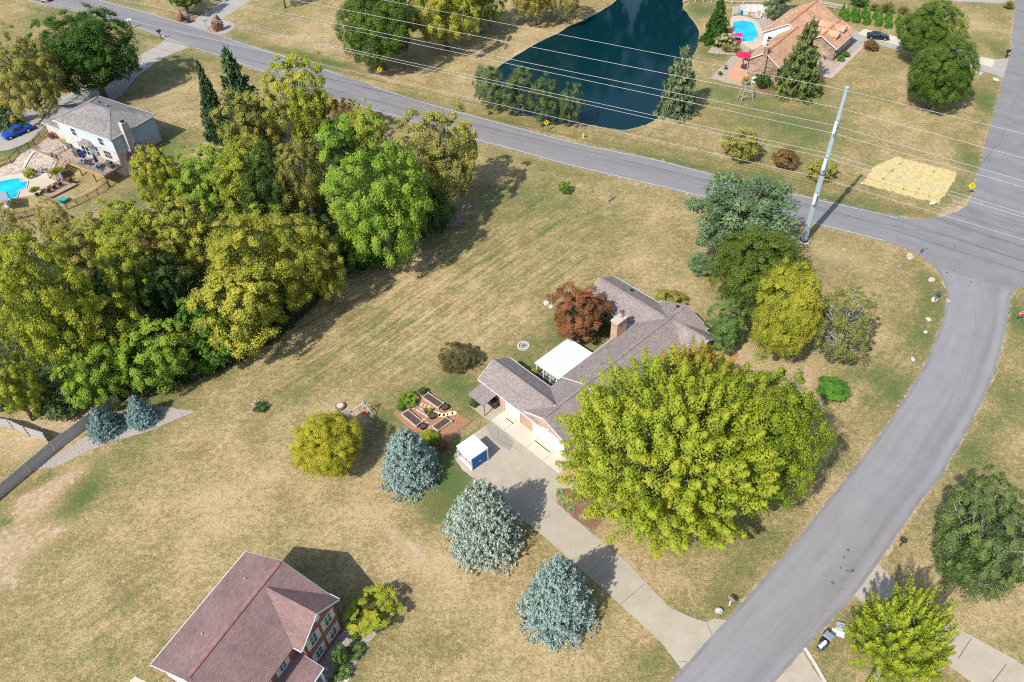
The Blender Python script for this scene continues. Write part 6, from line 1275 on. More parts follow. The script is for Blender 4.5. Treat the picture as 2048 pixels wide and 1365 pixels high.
# ------------------------------------------------------------------ grey board fence, picket by picket
fence_m = mat('weathered_board', (.26, .25, .245), .9, col2=(.50, .48, .46), scale=2.2, stretch=(6, 6, .5), bump=.4)
def board_fence(base_px, h_, label, w_=.145, rail_side=1):
    P = [G(*q_)[:2] for q_ in base_px]; f = empty('board_fence', (*P[0], 0), 0, label, 'fence'); pk = None; n_all = 0
    for a_, b_ in zip(P, P[1:]):
        d = b_-a_; L_n = float(np.hypot(*d)); d = d/L_n; nn = np.array([-d[1], d[0]]); n = int(L_n/(w_+.012)); rz = math.atan2(d[1], d[0])
        for k in range(n):
            q_ = a_+d*(k+.5)*(w_+.012)-P[0]
            if pk is None:
                pk = fixn(MB().prism([(-w_/2, -.011, .04), (w_/2, -.011, .04), (w_/2, -.011, h_-.06), (w_/4, -.011, h_), (-w_/4, -.011, h_), (-w_/2, -.011, h_-.06)], (0, .022, 0)).build('picket', fence_m, f)); o = pk
            else: o = link(bpy.data.objects.new('picket', pk.data), f)
            o.location = (q_[0], q_[1], rnd.uniform(-.03, .02)); o.rotation_euler = (rnd.uniform(-.012, .012), 0, rz); n_all += 1
        off = nn*.06*rail_side
        for z in (.35, h_*.55, h_-.3): MB().beam((*(a_-P[0]+off), z), (*(b_-P[0]+off), z), .04, .09).build('rail', fence_m, f)
        m_ = max(1, int(L_n/2.4))
        for k in range(m_+1): q_ = a_+d*L_n*k/m_-P[0]+nn*.11*rail_side; box('post', fence_m, f, q_[0]-.05, q_[1]-.05, 0, q_[0]+.05, q_[1]+.05, h_-.05)
    return n_all
n1 = board_fence([(242, 806), (160, 868), (110, 905), (60, 948), (0, 998), (-70, 1060)], 1.83, 'long grey board fence running past the young blue spruces', rail_side=-1)
n2 = board_fence([(98, 884), (60, 872), (28, 858), (-10, 852), (-60, 845)], 1.8, 'short grey board fence with exposed posts joining the long one', rail_side=1)
print('pickets', n1, n2)
# ------------------------------------------------------------------ rail fence and white panel fence, north
rail_m = mat('rail_fence_grey', (.46, .43, .39), .8, var=.12)
def rail_fence(pts, h_, label):
    P = [G(*q_) for q_ in pts]; f = empty('rail_fence', tuple(P[0]), 0, label, 'fence'); Q = [p-P[0] for p in P]
    for q_ in Q: box('post', rail_m, f, q_[0]-.09, q_[1]-.09, 0, q_[0]+.09, q_[1]+.09, h_)
    for a_, b_ in zip(Q, Q[1:]):
        for z in (.45, .95, h_-.12): MB().beam((a_[0], a_[1], z), (b_[0], b_[1], z), .06, .13).build('rail', rail_m, f)
rail_fence([(1366, 5), (1391, 4), (1407, 4), (1423, 4), (1445, 5), (1464, 8), (1487, 8), (1509, 8), (1535, 9)], 1.4, 'grey rail fence behind the pond and the cedar'); rail_fence([(1636, 13), (1669, 20), (1690, 22)], 1.4, 'grey rail fence behind the orange-roofed house')
pw = mat('panel_white', (.62, .61, .58), .6, var=.06); P = [G(*rn(*q_)) for q_ in ((1070, 320), (1225, 275), (1330, 262), (1450, 258), (1570, 262), (1700, 268), (1780, 300))]
f = empty('panel_fence', tuple(P[0]), 0, 'white solid panel fence behind the kidney pool', 'fence'); Q = [p-P[0] for p in P]
for a_, b_ in zip(Q, Q[1:]):
    d = (b_-a_)/np.linalg.norm(b_-a_)*.12; MB().beam((*(a_+d)[:2], .95), (*(b_-d)[:2], .95), .06, 1.7).build('panel', pw, f)
for q_ in Q: box('post', pw, f, q_[0]-.07, q_[1]-.07, 0, q_[0]+.07, q_[1]+.07, 1.95)
# ------------------------------------------------------------------ black metal pool fence
def metal_fence(pts, h_, label, step=1.9):
    P = [G(*rp(*q_)) for q_ in pts]; f = empty('metal_fence', tuple(P[0]), 0, label, 'fence'); pk = MB(); pm = None; rl = MB()
    for a_, b_ in zip(P, P[1:]):
        n = max(1, round(float(np.linalg.norm(b_-a_))/step))
        for k in range(n):
            s0 = a_+(b_-a_)*k/n; s1 = a_+(b_-a_)*(k+1)/n; s0[2] = float(hg(*s0[:2])); s1[2] = float(hg(*s1[:2])); q0, q1 = s0-P[0], s1-P[0]
            for z in (.15, h_-.22, h_-.05): rl.beam(q0+np.array([0, 0, z]), q1+np.array([0, 0, z]), .035)
            for j in range(1, 16): q_ = q0+(q1-q0)*j/16; pk.beam(q_+np.array([0, 0, .1]), q_+np.array([0, 0, h_]), .016)
            pm_o = box('post', dark_metal, f, -.04, -.04, -.1, .04, .04, h_+.06) if pm is None else link(bpy.data.objects.new('post', pm.data), f)
            pm = pm or pm_o; pm_o.location = tuple(q0)
    e_ = link(bpy.data.objects.new('post', pm.data), f); e_.location = tuple(P[-1]-P[0]); rl.build('rail', dark_metal, f); tag(pk.build('picket', dark_metal, f), kind='stuff')
metal_fence([(600, 210), (515, 295), (440, 380), (370, 425), (150, 605), (0, 655), (-120, 690)], 1.3, 'black metal fence between the pale house driveway and the gravel'); metal_fence([(1360, 905), (1230, 1000), (1110, 1065), (970, 1128), (840, 1180)], 1.3, 'black metal fence curving below the raised deck'); metal_fence([(460, 1235), (350, 1275), (200, 1310), (60, 1345)], 1.3, 'black metal fence below the grey pool canopy')
# ------------------------------------------------------------------ pools
pool_water = bpy.data.materials.new('pool_water'); pool_water.use_nodes = True; nt = pool_water.node_tree; b = nt.nodes['Principled BSDF']; geo = nd('ShaderNodeNewGeometry'); b.inputs['Roughness'].default_value = .08
r_ = nd('ShaderNodeValToRGB'); r_.color_ramp.elements[0].color = (.0, .33, .52, 1); r_.color_ramp.elements[1].color = (.01, .50, .66, 1); r_.color_ramp.elements[0].position = .35; r_.color_ramp.elements[1].position = .65; nt.links.new(noise(.4, 3), r_.inputs[0]); nt.links.new(r_.outputs[0], b.inputs['Base Color'])
p_ = nd('ShaderNodeBump'); p_.inputs['Strength'].default_value = .08; nt.links.new(noise(3, 2), p_.inputs['Height']); nt.links.new(p_.outputs[0], b.inputs['Normal'])
coping = mat('pool_coping', (.52, .47, .40), .7, var=.06)
def pool(pts, conv, label, smooth):
    P = [G(*conv(*q_))[:2] for q_ in pts]; c_ = sum(P)/len(P)
    if smooth: P = spline(P, smooth, closed=True)
    t = empty('swimming_pool', (*c_, 0), 0, label, 'pool'); Q = [p-c_ for p in P]
    o = sheet('water', Q, 0, pool_water, z=.10, parent=t)
    w_ = MB(); n = len(Q)
    for i in range(n):
        a_, b_ = Q[i], Q[(i+1) % n]; oa, ob = a_+a_/np.hypot(*a_)*.2, b_+b_/np.hypot(*b_)*.2
        w_.poly([(*a_, .17), (*b_, .17), (*ob, .17), (*oa, .17)]); w_.poly([(*a_, .02), (*b_, .02), (*b_, .17), (*a_, .17)]); w_.poly([(*oa, .02), (*ob, .02), (*ob, .17), (*oa, .17)])
    fixn(w_.build('coping', coping, t)); return t
pool([(-170, 870), (0, 832), (245, 775), (258, 840), (345, 828), (325, 920), (240, 945), (215, 1030), (60, 1062), (-200, 1110)], rp, 'bright blue rectangular pool behind the pale house', 0)
pool([(1080, 490), (1200, 442), (1350, 436), (1480, 468), (1535, 540), (1590, 700), (1590, 760), (1500, 810), (1480, 865), (1300, 865), (1260, 800), (1165, 760), (1110, 630)], rn, 'bright blue kidney-shaped pool beside the orange-roofed house', 3)
# ------------------------------------------------------------------ vehicles
def loft(rings):
    mb = MB(); n = len(rings[0])
    for r_ in rings: mb.v += [tuple(map(float, p)) for p in r_]
    for i in range(len(rings)-1):
        for k in range(n): mb.f.append((i*n+k, i*n+(k+1) % n, (i+1)*n+(k+1) % n, (i+1)*n+k))
    mb.f.append(tuple(reversed(range(n)))); mb.f.append(tuple((len(rings)-1)*n+k for k in range(n))); return mb
def sect(x, w_, zb, zm, zt, wt=None):
    wt = wt or w_*.9
    return [(x, -w_*.86, zb), (x, w_*.86, zb), (x, w_, zb+.18), (x, w_, zm), (x, wt, zt), (x, wt*.6, zt+.03), (x, -wt*.6, zt+.03), (x, -wt, zt), (x, -w_, zm), (x, -w_, zb+.18)]
tyre_m = mat('tyre', (.015, .015, .016), .8); rim_m = mat('alloy_rim', (.5, .5, .5), .3, metal=.8); lamp_w = mat('headlamp', (.75, .77, .78), .2); lamp_r = mat('tail_lamp', (.35, .01, .01), .3)
def wheels(t, xs_, w_, r_):
    for x in xs_:
        for s_ in (-1, 1):
            y = s_*(w_-.1); wh = MB().tube([(x, y-.11, r_), (x, y+.11, r_)], r_, 18).build('wheel', tyre_m, t, False); MB().tube([(x, y+s_*.1, r_), (x, y+s_*.125, r_)], r_*.62, 10).build('rim', rim_m, wh)
def car(name, px0, px1, label, paint, kind='sedan', flip=False):
    a_, b_ = G(*px0), G(*px1); c_ = (a_+b_)/2; d = (b_-a_)[:2]; L_c = float(np.hypot(*d)); rz = math.atan2(d[1], d[0]); c_[2] = float(hg(*c_[:2]))+.05
    t = empty(name, tuple(c_), rz, label, 'car' if kind == 'sedan' else 'pickup truck'); body = paint
    if kind == 'sedan':
        L = 4.9; S = [(-2.42, .78, .35, .62, .80, .7), (-2.3, .86, .25, .75, .98, .78), (-1.7, .91, .2, .78, 1.04, .80), (-.6, .92, .2, .80, .96, .84), (.7, .92, .2, .78, .94, .84), (1.3, .91, .2, .74, .90, .78), (2.1, .88, .22, .66, .76, .70), (2.42, .76, .3, .55, .62, .6)]
        fixn(loft([sect(*s_) for s_ in S]).build('body', body, t))
        cab = [[(x, -w_, z), (x, w_, z)] for x, w_, z in ()]
        gl = loft([[(-1.95, -.70, .98), (-1.95, .70, .98), (-1.95, .68, 1.0), (-1.95, -.68, 1.0)], [(-1.1, -.78, .95), (-1.1, .78, .95), (-1.1, .60, 1.36), (-1.1, -.60, 1.36)], [(.1, -.80, .93), (.1, .80, .93), (.1, .62, 1.40), (.1, -.62, 1.40)], [(1.2, -.76, .90), (1.2, .76, .90), (1.2, .74, .93), (1.2, -.74, .93)]]); fixn(gl.build('window_glass', glass, t))
        fixn(loft([[(-1.2, -.58, 1.34), (-1.2, .58, 1.34), (-1.2, .5, 1.375), (-1.2, -.5, 1.375)], [(-.5, -.63, 1.375), (-.5, .63, 1.375), (-.5, .53, 1.43), (-.5, -.53, 1.43)], [(.2, -.61, 1.375), (.2, .61, 1.375), (.2, .5, 1.415), (.2, -.5, 1.415)]]).build('roof', body, t))
        for s_ in (-1, 1):
            MB().beam((-.45, s_*.79, .94), (-.45, s_*.625, 1.39), .06, .05).build('pillar', body, t); MB().beam((-1.9, s_*.70, .99), (-1.15, s_*.60, 1.37), .07, .05).build('pillar', body, t); MB().beam((.15, s_*.62, 1.39), (1.15, s_*.75, .93), .06, .05).build('pillar', body, t)
            MB().box(2.2, s_*.62-.16, .56, 2.4, s_*.62+.16, .70).build('headlight', lamp_w, t); MB().box(-2.42, s_*.58-.2, .70, -2.3, s_*.58+.2, .86).build('tail_light', lamp_r, t); MB().box(.65, s_*.98-.1, .92, .85, s_*.98+.1, 1.05).build('mirror', body, t)
        wheels(t, (-1.45, 1.45), .92, .34)
    else:
        L = 5.9; S = [(-2.92, .92, .45, .8, 1.02, .9), (-2.85, .98, .4, .85, 1.08, .93), (-.9, .99, .4, .9, 1.08, .93), (.9, 1.0, .4, .9, 1.12, .93), (1.2, 1.0, .4, .9, 1.12, .90), (2.5, .98, .42, .85, 1.04, .84), (2.85, .94, .45, .8, .92, .8), (2.95, .86, .5, .75, .82, .78)]
        fixn(loft([sect(*s_) for s_ in S]).build('body', body, t))
        fixn(loft([[(-.95, -.86, 1.1), (-.95, .86, 1.1), (-.95, .80, 1.12), (-.95, -.80, 1.12)], [(-.75, -.88, 1.1), (-.75, .88, 1.1), (-.75, .68, 1.72), (-.75, -.68, 1.72)], [(.45, -.88, 1.1), (.45, .88, 1.1), (.45, .68, 1.74), (.45, -.68, 1.74)], [(1.35, -.84, 1.1), (1.35, .84, 1.1), (1.35, .80, 1.13), (1.35, -.80, 1.13)]]).build('window_glass', glass, t))
        fixn(loft([[(-.85, -.70, 1.68), (-.85, .70, 1.68), (-.85, .6, 1.73), (-.85, -.6, 1.73)], [(-.2, -.72, 1.72), (-.2, .72, 1.72), (-.2, .6, 1.80), (-.2, -.6, 1.80)], [(.55, -.70, 1.70), (.55, .70, 1.70), (.55, .58, 1.76), (.55, -.58, 1.76)]]).build('cab_roof', body, t))
        box('bed_cover', mat('bed_dark', (.015, .05, .12), .6), t, -2.8, -.8, 1.10, -1.0, .8, 1.16)
        for s_ in (-1, 1):
            for q0, q1 in (((-.9, s_*.85, 1.1), (-.8, s_*.70, 1.7)), ((-.15, s_*.89, 1.1), (-.15, s_*.70, 1.72)), ((.5, s_*.70, 1.72), (1.3, s_*.84, 1.12))): MB().beam(q0, q1, .1, .06).build('pillar', body, t)
            MB().box(2.75, s_*.72-.16, .68, 2.93, s_*.72+.16, .88).build('headlight', lamp_w, t); MB().box(-2.95, s_*.85-.08, .7, -2.86, s_*.85+.08, 1.0).build('tail_light', lamp_r, t); MB().box(.85, s_*1.08-.1, 1.12, 1.02, s_*1.08+.1, 1.34).build('mirror', body, t)
        wheels(t, (-1.75, 1.85), 1.0, .42)
    k = L_c/L; t.scale = (k, k, k); return t
paint_black = mat('paint_black', (.006, .008, .014), .12, var=.1, spec=.6); paint_blue = mat('paint_blue', (.004, .06, .42), .15, var=.1, spec=.6); paint_silver = mat('paint_silver', (.55, .57, .60), .3, var=.05)
car('parked_car', (1732, 76), (1778, 80), 'black sedan parked on the north-east driveway', paint_black)
car('pickup_truck', (66, 258), (8, 282), 'bright blue pickup parked beside the pale house', paint_blue, 'pickup')
car('passing_car', (64, -6), (102, 4), 'silver car on the main road cut off by the picture edge', paint_silver)
# ------------------------------------------------------------------ pale house garden furniture
umb_blue = mat('parasol_blue', (.03, .03, .30), .8); umb_navy = mat('parasol_navy', (.005, .04, .12), .8); umb_stripe = mat('parasol_striped', (.05, .07, .08), .8, col2=(.62, .66, .64), scale=4, stretch=(1, 1, 6)); furn = mat('patio_metal', (.07, .075, .08), .6); wicker = mat('wicker_brown', (.10, .06, .04), .8, var=.2); glass_top = mat('glass_table', (.18, .21, .20), .2)
def wl3(u, v, z=0.): q_ = WO+WAu*u+WAv*v; return (float(q_[0]), float(q_[1]), z if z else float(hg(*q_)))
def closed_parasol(p, label, m, h_=2.5):
    t = empty('closed_parasol', p, 0, label, 'parasol'); MB().tube([(0, 0, 0), (0, 0, h_)], .025, 6).build('pole', furn, t); pr_ = []
    c_ = MB(); n = 16
    for z, r_ in ((.95, .30), (1.3, .25), (1.8, .17), (h_-.05, .04)): pr_.append([( (r_*(1.15 if k % 2 else .8))*math.cos(2*math.pi*k/n), (r_*(1.15 if k % 2 else .8))*math.sin(2*math.pi*k/n), z) for k in range(n)])
    fixn(loft(pr_).build('folded_canopy', m, t)); MB().lathe([(.25, 0), (.25, .06), (.05, .1)], 12).build('base', furn, t)
def patio_chair(p, rz, label, m=None, name='patio_chair', group=None, lounge=False):
    t = empty(name, p, rz, label, 'chair', group); m = m or furn
    sd = .55 if not lounge else 1.2; box('seat', m, t, -.26, -sd/2, .38, .26, sd/2, .43)
    MB().hexa([(-.26, sd/2-.04, .43), (.26, sd/2-.04, .43), (.26, sd/2+.01, .43), (-.26, sd/2+.01, .43)], [(-.26, sd/2+.16, .98), (.26, sd/2+.16, .98), (.26, sd/2+.2, .98), (-.26, sd/2+.2, .98)]).build('backrest', m, t)
    for x in (-.24, .24):
        for y in (-sd/2+.03, sd/2-.05): box('leg', m, t, x-.02, y-.02, 0, x+.02, y+.02, .38)
        box('armrest', m, t, x-.03, -sd/2, .60, x+.03, sd/2, .63)
    return t
def round_table(p, label, r_=.62, m=None):
    t = empty('patio_table', p, 0, label, 'table'); MB().lathe([(r_, .70), (r_, .73), (0, .735)], 18).build('tabletop', m or glass_top, t)
    for k in range(4): a_ = math.pi/4+k*math.pi/2; MB().beam((r_*.75*math.cos(a_), r_*.75*math.sin(a_), 0), (r_*.6*math.cos(a_), r_*.6*math.sin(a_), .70), .04).build('leg', furn, t)
DZ = 2.41
closed_parasol(wl3(6.6, 2.3, DZ), 'closed bright blue parasol on the deck', umb_blue); closed_parasol(wl3(3.4, 2.2, DZ), 'closed navy parasol on the deck nearest the house corner', umb_navy, 2.7)
round_table(wl3(6.0, 2.9, DZ), 'round table under the bright blue closed parasol', .5); round_table(wl3(2.9, 2.8, DZ), 'round table under the navy closed parasol', .75)
for i, (u, v, rz, lab) in enumerate(((6.7, 3.3, 2.2, 'left chair at the table under the bright blue parasol'), (5.3, 2.7, -1.2, 'right chair at the table under the bright blue parasol'), (6.0, 2.1, 0, 'chair on the house side of the bright blue parasol table'), (3.9, 3.0, 1.8, 'left chair at the table under the navy parasol'), (2.7, 1.9, 0, 'chair on the house side of the navy parasol table'), (1.9, 3.0, -1.5, 'right chair at the table under the navy parasol'))): patio_chair(wl3(u, v, DZ), WA+rz, lab, group='chairs on the raised deck')
def grill(p, rz, label, s=1.):
    t = empty('grill', p, rz, label, 'grill'); t.scale = (s, s, s); box('cabinet', furn, t, -.45, -.28, .08, .45, .28, .8); fixn(MB().prism([(-.45, -.28, .8), (-.45, .28, .8), (-.45, .26, 1.0), (-.45, .1, 1.14), (-.45, -.15, 1.14), (-.45, -.28, 1.0)], (.9, 0, 0)).build('hood', mat('grill_hood', (.10, .105, .11), .3, metal=.5), t)); 
    for x in (-.75, .47): box('side_shelf', furn, t, x, -.22, .76, x+.28, .22, .79)
    MB().beam((-.3, .32, .98), (.3, .32, .98), .03).build('handle', rim_m, t)
grill(wl3(1.1, 1.4, DZ), WA, 'grey gas grill on the deck at the house corner', 1.15); grill(wl3(9.4, 1.6, DZ), WA+.2, 'black gas grill on the deck beside the bay window', 1.3); grill(wl3(10.6, 1.2, DZ), WA-.3, 'covered smoker beside the black gas grill', 1.0)
hw_ = empty('heat_pump', wl3(13.5, .6), WA, 'grey heat pump unit against the pale brick wall', 'heat pump'); box('casing', mat('unit_grey', (.33, .34, .33), .5), hw_, -.4, -.4, 0, .4, .4, .85); MB().lathe([(.32, .851), (.32, .88), (.1, .89)], 16).build('fan_grille', furn, hw_)
for i, (q_, rz, lab) in enumerate((((510, 735), .6, 'leftmost sling chair beside the stair foot on the pool deck'), ((560, 700), 2.2, 'middle sling chair beside the stair foot on the pool deck'), ((610, 735), 3.4, 'rightmost sling chair beside the stair foot on the pool deck'))): p = G(*rp(*q_)); patio_chair((p[0], p[1], p[2]+.06), rz, lab, mat('sling_grey', (.30, .31, .33), .6, var=.25), group='sling chairs on the pool deck')
p = G(*rp(585, 700)); closed_parasol((*G(*rp(800, 850))[:2], .06), 'closed striped parasol beside the lounge platform', umb_stripe, 2.3)
pc_ = [G(*rp(*q_))[:2] for q_ in ((500, 985), (780, 830), (975, 880), (640, 1050))]; c_ = sum(pc_)/4; lp = empty('lounge_platform', (*c_, 0), 0, 'low timber lounge platform at the end of the pool deck', 'platform')
nb_ = 14
for k in range(nb_):
    a0_, a1_ = k/nb_, (k+.92)/nb_; q4 = [(*(pc_[0]+(pc_[3]-pc_[0])*t_-c_), .32) for t_ in (a0_, a1_)]+[(*(pc_[1]+(pc_[2]-pc_[1])*t_-c_), .32) for t_ in (a1_, a0_)]; fixn(MB().hexa(q4, [(x, y, z+.06) for x, y, z in q4]).build('plank', deckwood, lp))
for i in range(4): a_, b_ = pc_[i]-c_, pc_[(i+1) % 4]-c_; MB().beam((*a_*.98, .17), (*b_*.98, .17), .06, .28).build('skirt_board', post_wood, lp)
for i, (q_, lab) in enumerate((((590, 985), 'lounge chair at the near end of the platform row'), ((660, 945), 'second lounge chair from the near end of the platform row'), ((735, 905), 'third lounge chair from the near end of the platform row'), ((860, 860), 'lounge chair at the far corner of the platform'))): p = G(*rp(*q_)); patio_chair((p[0], p[1], .39), R(-115), lab, wicker, 'lounge_chair', 'lounge chairs on the platform', True).scale = (1.35, 1.2, 1)
teal = mat('teal_plastic', (.02, .42, .42), .5); p = G(*rp(800, 1085)); patio_chair(tuple(p), R(150), 'teal garden chair below the lounge platform', teal, 'garden_chair', None, True).scale = (1.8, 1.3, 1.3)
def palm(q_, label, m_pot, s=1.):
    p = G(*rp(*q_)); t = empty('potted_palm', (p[0], p[1], p[2]+.06), 0, label, 'potted plant'); MB().lathe([(.22, 0), (.3, .45), (.33, .47), (.25, .44), (0, .42)], 14).build('pot', m_pot, t); MB().tube([(0, 0, .4), (.05, 0, 1.1*s)], [.07, .05], 6).build('stem', bark, t)
    o = link(bpy.data.objects.new('frond', fol('grass:2')[0]), t); o.material_slots[0].link = 'OBJECT'; o.material_slots[0].material = l_wood_yg; o.location = (.05, 0, .8*s); o.scale = (1.3*s, 1.3*s, 1.1*s)
palm((470, 1010), 'potted palm at the corner of the pool', pot_black); palm((755, 800), 'potted yellowish palm at the foot of the deck stairs', pot_grey, 1.3)
cn = [at(*rp(*q_), 2.6) for q_ in ((-120, 960), (80, 955), (100, 1060), (-120, 1090))]; b0_ = G(*rp(110, 1110)); cp = empty('canopy', (cn[1][0], cn[1][1], 0), 0, 'grey fabric canopy at the edge of the bright blue rectangular pool', 'canopy'); Q = [np.array([q_[0]-cn[1][0], q_[1]-cn[1][1], 2.6]) for q_ in cn]; fixn(MB().hexa(Q, [q_+np.array([0, 0, .1]) for q_ in Q]).build('fabric_top', mat('canopy_grey', (.24, .29, .33), .8, var=.05), cp))
for q_ in Q[1:3]: MB().beam((q_[0], q_[1], 0), (q_[0], q_[1], 2.6), .07).build('post', dark_metal, cp)
p = G(*rp(120, 1130)); rock((p[0], p[1], 0), (.9, .8, .45), 'heap of white and grey items under the grey canopy', mat('mixed_heap', (.1, .1, .11), .7, col2=(.6, .6, .62), scale=5), 'covered_heap', seed=21, cat='heap')
ed = empty('stone_edging', tuple(G(*rp(300, 660))), 0, 'row of pale edging slabs across the gravel slope', 'edging'); e0_ = G(*rp(300, 665)); e1_ = G(*rp(430, 465))
for k in range(5):
    f0, f1 = k/5, (k+.94)/5; a_ = e0_+(e1_-e0_)*f0; b_ = e0_+(e1_-e0_)*f1; o_ = G(*rp(300, 660)); a_[2] = hg(*a_[:2])+.14; b_[2] = hg(*b_[:2])+.14; MB().beam(a_-o_, b_-o_, .45, .16).build('slab', coping, ed)
p = G(*rp(640, 250)); tree('bush:2', l_red, (*rp(600, 220), *rp(690, 300)), .05, 'shrub', 'dark red shrub at the corner of the pale house garage', 'shrub'); tree('rose:3', l_wood_yg, (*rp(130, 370), *rp(300, 500)), .05, 'shrub', 'yellow-green shrub behind the driveway fence', 'shrub'); tree('bush:1', l_mid, (*rp(-10, 660), *rp(70, 740)), .02, 'shrub', 'dark green shrub at the edge of the gravel and pool deck', 'shrub')
# ------------------------------------------------------------------ north-east garden furniture
p = G(*rn(1300, 1215)); red_f = mat('parasol_red', (.78, .015, .07), .7, var=.05); zt = 4.1; pu = at(*rn(1305, 1090), 4.2); t = empty('open_parasol', (pu[0], pu[1], 2.06), 0, 'open red parasol over the stone wing balcony', 'parasol')
MB().lathe([(1.55, 1.72), (1.0, 1.98), (.5, 2.15), (.04, 2.28), (.03, 2.24), (.5, 2.11), (1.0, 1.94), (1.53, 1.70)], 8).build('canopy', red_f, t); MB().tube([(0, 0, 0), (0, 0, 2.3)], .03, 6).build('pole', furn, t)
p = G(*rn(1150, 890)); t = empty('garden_swing', tuple(p), R(15), 'pink canopied garden swing beside the kidney pool', 'swing'); pink = mat('canopy_pink', (.72, .02, .22), .7, var=.06)
fixn(MB().hexa([(-1.1, -.6, 1.7), (1.1, -.6, 1.7), (1.1, .6, 1.85), (-1.1, .6, 1.85)], [(-1.1, -.6, 1.78), (1.1, -.6, 1.78), (1.1, .6, 1.95), (-1.1, .6, 1.95)]).build('canopy', pink, t)); box('seat', pink, t, -.9, -.3, .42, .9, .3, .52); box('backrest', wicker, t, -.9, .31, .45, .9, .38, 1.0)
for x in (-1.05, 1.05):
    for y in (-.55, .55): MB().beam((x, y*1.3, 0), (x, y*.3, 1.75), .06).build('frame_leg', swhite, t)
p = G(*rn(1250, 305)); t = empty('barrel', tuple(p), 0, 'blue barrel in front of the white panel fence', 'barrel'); MB().lathe([(.28, 0), (.32, .3), (.32, .6), (.28, .9)], 14).build('drum', mat('barrel_blue', (.01, .16, .36), .5), t); MB().lathe([(.29, .9), (.29, .94)], 14).build('lid', MATS['barrel_blue'], t)
p = G(*rn(1340, 300)); t = empty('storage_box', tuple(p), R(5), 'white slatted storage box beside the blue barrel', 'storage box')
for k in range(4): box('slat', pw, t, -.6, -.3, .06+k*.2, .6, .3, .06+k*.2+.17)
box('lid', pw, t, -.65, -.35, .86, .65, .35, .92)
p = G(*rn(1600, 380)); t = empty('cable_reel', tuple(p), R(30), 'round green-faced garden decoration by the pool gravel', 'ornament'); tor = MB().lathe([(.75, -.06), (.85, -.06), (.85, .06), (.75, .06), (.75, -.06)], 20).build('ring', swhite, t); tor.matrix_local = Matrix.Translation((0, 0, .9)) @ Matrix.Rotation(R(75), 4, 'X'); o = MB().lathe([(.02, -.1), (.42, -.1), (.42, .1), (.02, .1)], 16).build('core', mb_green, t); o.matrix_local = tor.matrix_local.copy(); box('foot', sgrey, t, -.3, -.2, 0, .3, .2, .12)
p = G(*r7(565, 1045)); t = empty('air_conditioner', tuple(p), NA, 'white air conditioner at the foot of the stone gable', 'air conditioner'); box('casing', swhite, t, -.4, -.35, 0, .4, .35, .85); o = MB().lathe([(.26, 0), (.26, .02), (.05, .03)], 14).build('fan_grille', furn, t); o.matrix_local = Matrix.Translation((-.401, 0, .45)) @ Matrix.Rotation(R(-90), 4, 'Y')
p = G(1490, 199); t = empty('timber_trestle', tuple(p), R(10), 'grey timber swing trestle standing on the lawn by the stone wing', 'trestle'); gwd = mat('trestle_wood', (.33, .31, .28), .85, var=.15)
for x in (-1.1, 1.1):
    for y in (-.9, .9): MB().beam((x*1.1, y, 0), (x*.45, y*.25, 3.6), .12).build('leg', gwd, t)
    MB().beam((x*.9, -.62, 1.1), (x*.9, .62, 1.1), .09).build('brace', gwd, t)
for z, k in ((3.6, .45), (1.9, .8), (.9, .98)): MB().beam((-1.1*k, -.2-.6*(3.6-z)/3.6, z), (1.1*k, -.2-.6*(3.6-z)/3.6, z), .1).build('crosspiece', gwd, t)
for i, q_ in enumerate(((200, 868), (133, 940))): tree('bush:%d' % (i+3), l_dark, (r7(*q_)[0]-4, r7(*q_)[1]-4, r7(*q_)[0]+4, r7(*q_)[1]+4), .02, 'shrub', ('upper', 'lower')[i]+' tiny dark shrub in the gravel beside the terracotta patio', 'shrub')
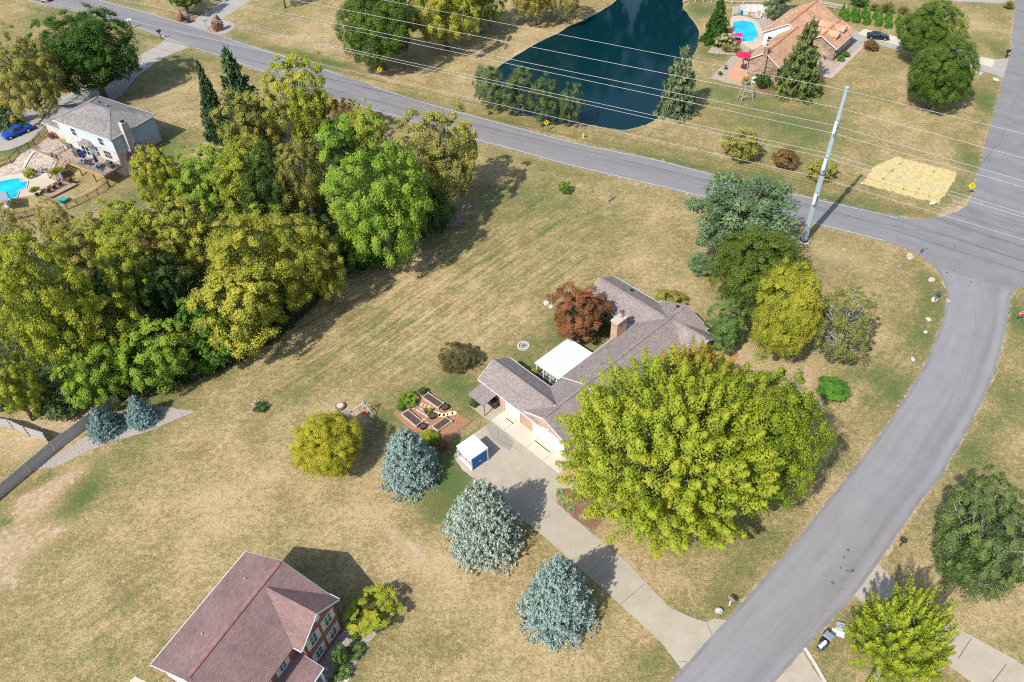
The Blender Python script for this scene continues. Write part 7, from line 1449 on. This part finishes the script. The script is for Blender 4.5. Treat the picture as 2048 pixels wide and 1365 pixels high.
p = G(*r7(1460, 770)); t = empty('garden_light', tuple(p), 0, 'black garden light at the stone house corner', 'lamp'); MB().tube([(0, 0, 0), (0, 0, .5)], .05, 6).build('post', furn, t); MB().lathe([(.18, .5), (.22, .62), (.1, .75), (.02, .78)], 8).build('lamp_head', furn, t)
# ------------------------------------------------------------------ kerb and patio plant
kb = [G(1609, 1297), G(1625, 1322), G(1648, 1362), G(1672, 1405)]; k0 = kb[0]; kerb = empty('concrete_kerb', tuple(k0), 0, 'pale concrete kerb along the lowest driveway', 'kerb')
for a_, b_ in zip(kb, kb[1:]): d = (b_-a_)/np.linalg.norm(b_-a_)*.01; MB().beam((*(a_-k0)[:2], .07), (*(b_-k0-d)[:2], .07), .28, .16).build('kerb_stone', mat('kerb_white', (.48, .46, .41), .8, var=.1), kerb)
t = empty('plant_pot', hp(-6.55, 6.6), 0, 'terracotta pot of foliage at the corner of the patio cover', 'pot'); MB().lathe([(.2, 0), (.3, .45), (.26, .43), (0, .4)], 14).build('tub', MATS['terracotta'], t); o = link(bpy.data.objects.new('plant', fol('bush:3')[0]), t); o.material_slots[0].link = 'OBJECT'; o.material_slots[0].material = l_wood_y; o.location = (0, 0, .75); o.scale = (.45, .45, .4)
t = empty('bed_stake', tuple(G(1165, 1004)), 0, 'dark stake standing in the mulch bed by the driveway', 'stake'); MB().tube([(0, 0, 0), (0, 0, 1.1)], .05, 6).build('shaft', dark_metal, t); MB().lathe([(.12, 1.1), (.14, 1.2), (.03, 1.28)], 8).build('head', dark_metal, t)
wr = empty('wood_rack', hp(-8.3, -1.9), A0, 'rack of firewood under the lean-to roof', 'wood rack')
for k in range(12): MB().tube([(-.25, (k % 4)*.24-.4, .15+(k//4)*.22), (.25, (k % 4)*.24-.4, .15+(k//4)*.22)], .1, 7).build('log', MATS['cut_wood'], wr)
for i, (px, lab) in enumerate((((640, 1343), 'round pale stepping disc nearest the porch'), ((649, 1352), 'round pale stepping disc beside the porch step'), ((693, 1359), 'round pale stepping disc at the gravel bed edge'), ((652, 1337), 'dark round disc by the brick wall'))):
    o = MB().lathe([(.26, 0), (.26, .06), (.2, .07), (0, .07)], 16).build('stepping_disc', lid_m, None); o.location = tuple(G(*px)); tag(o, lab, 'stepping stone')
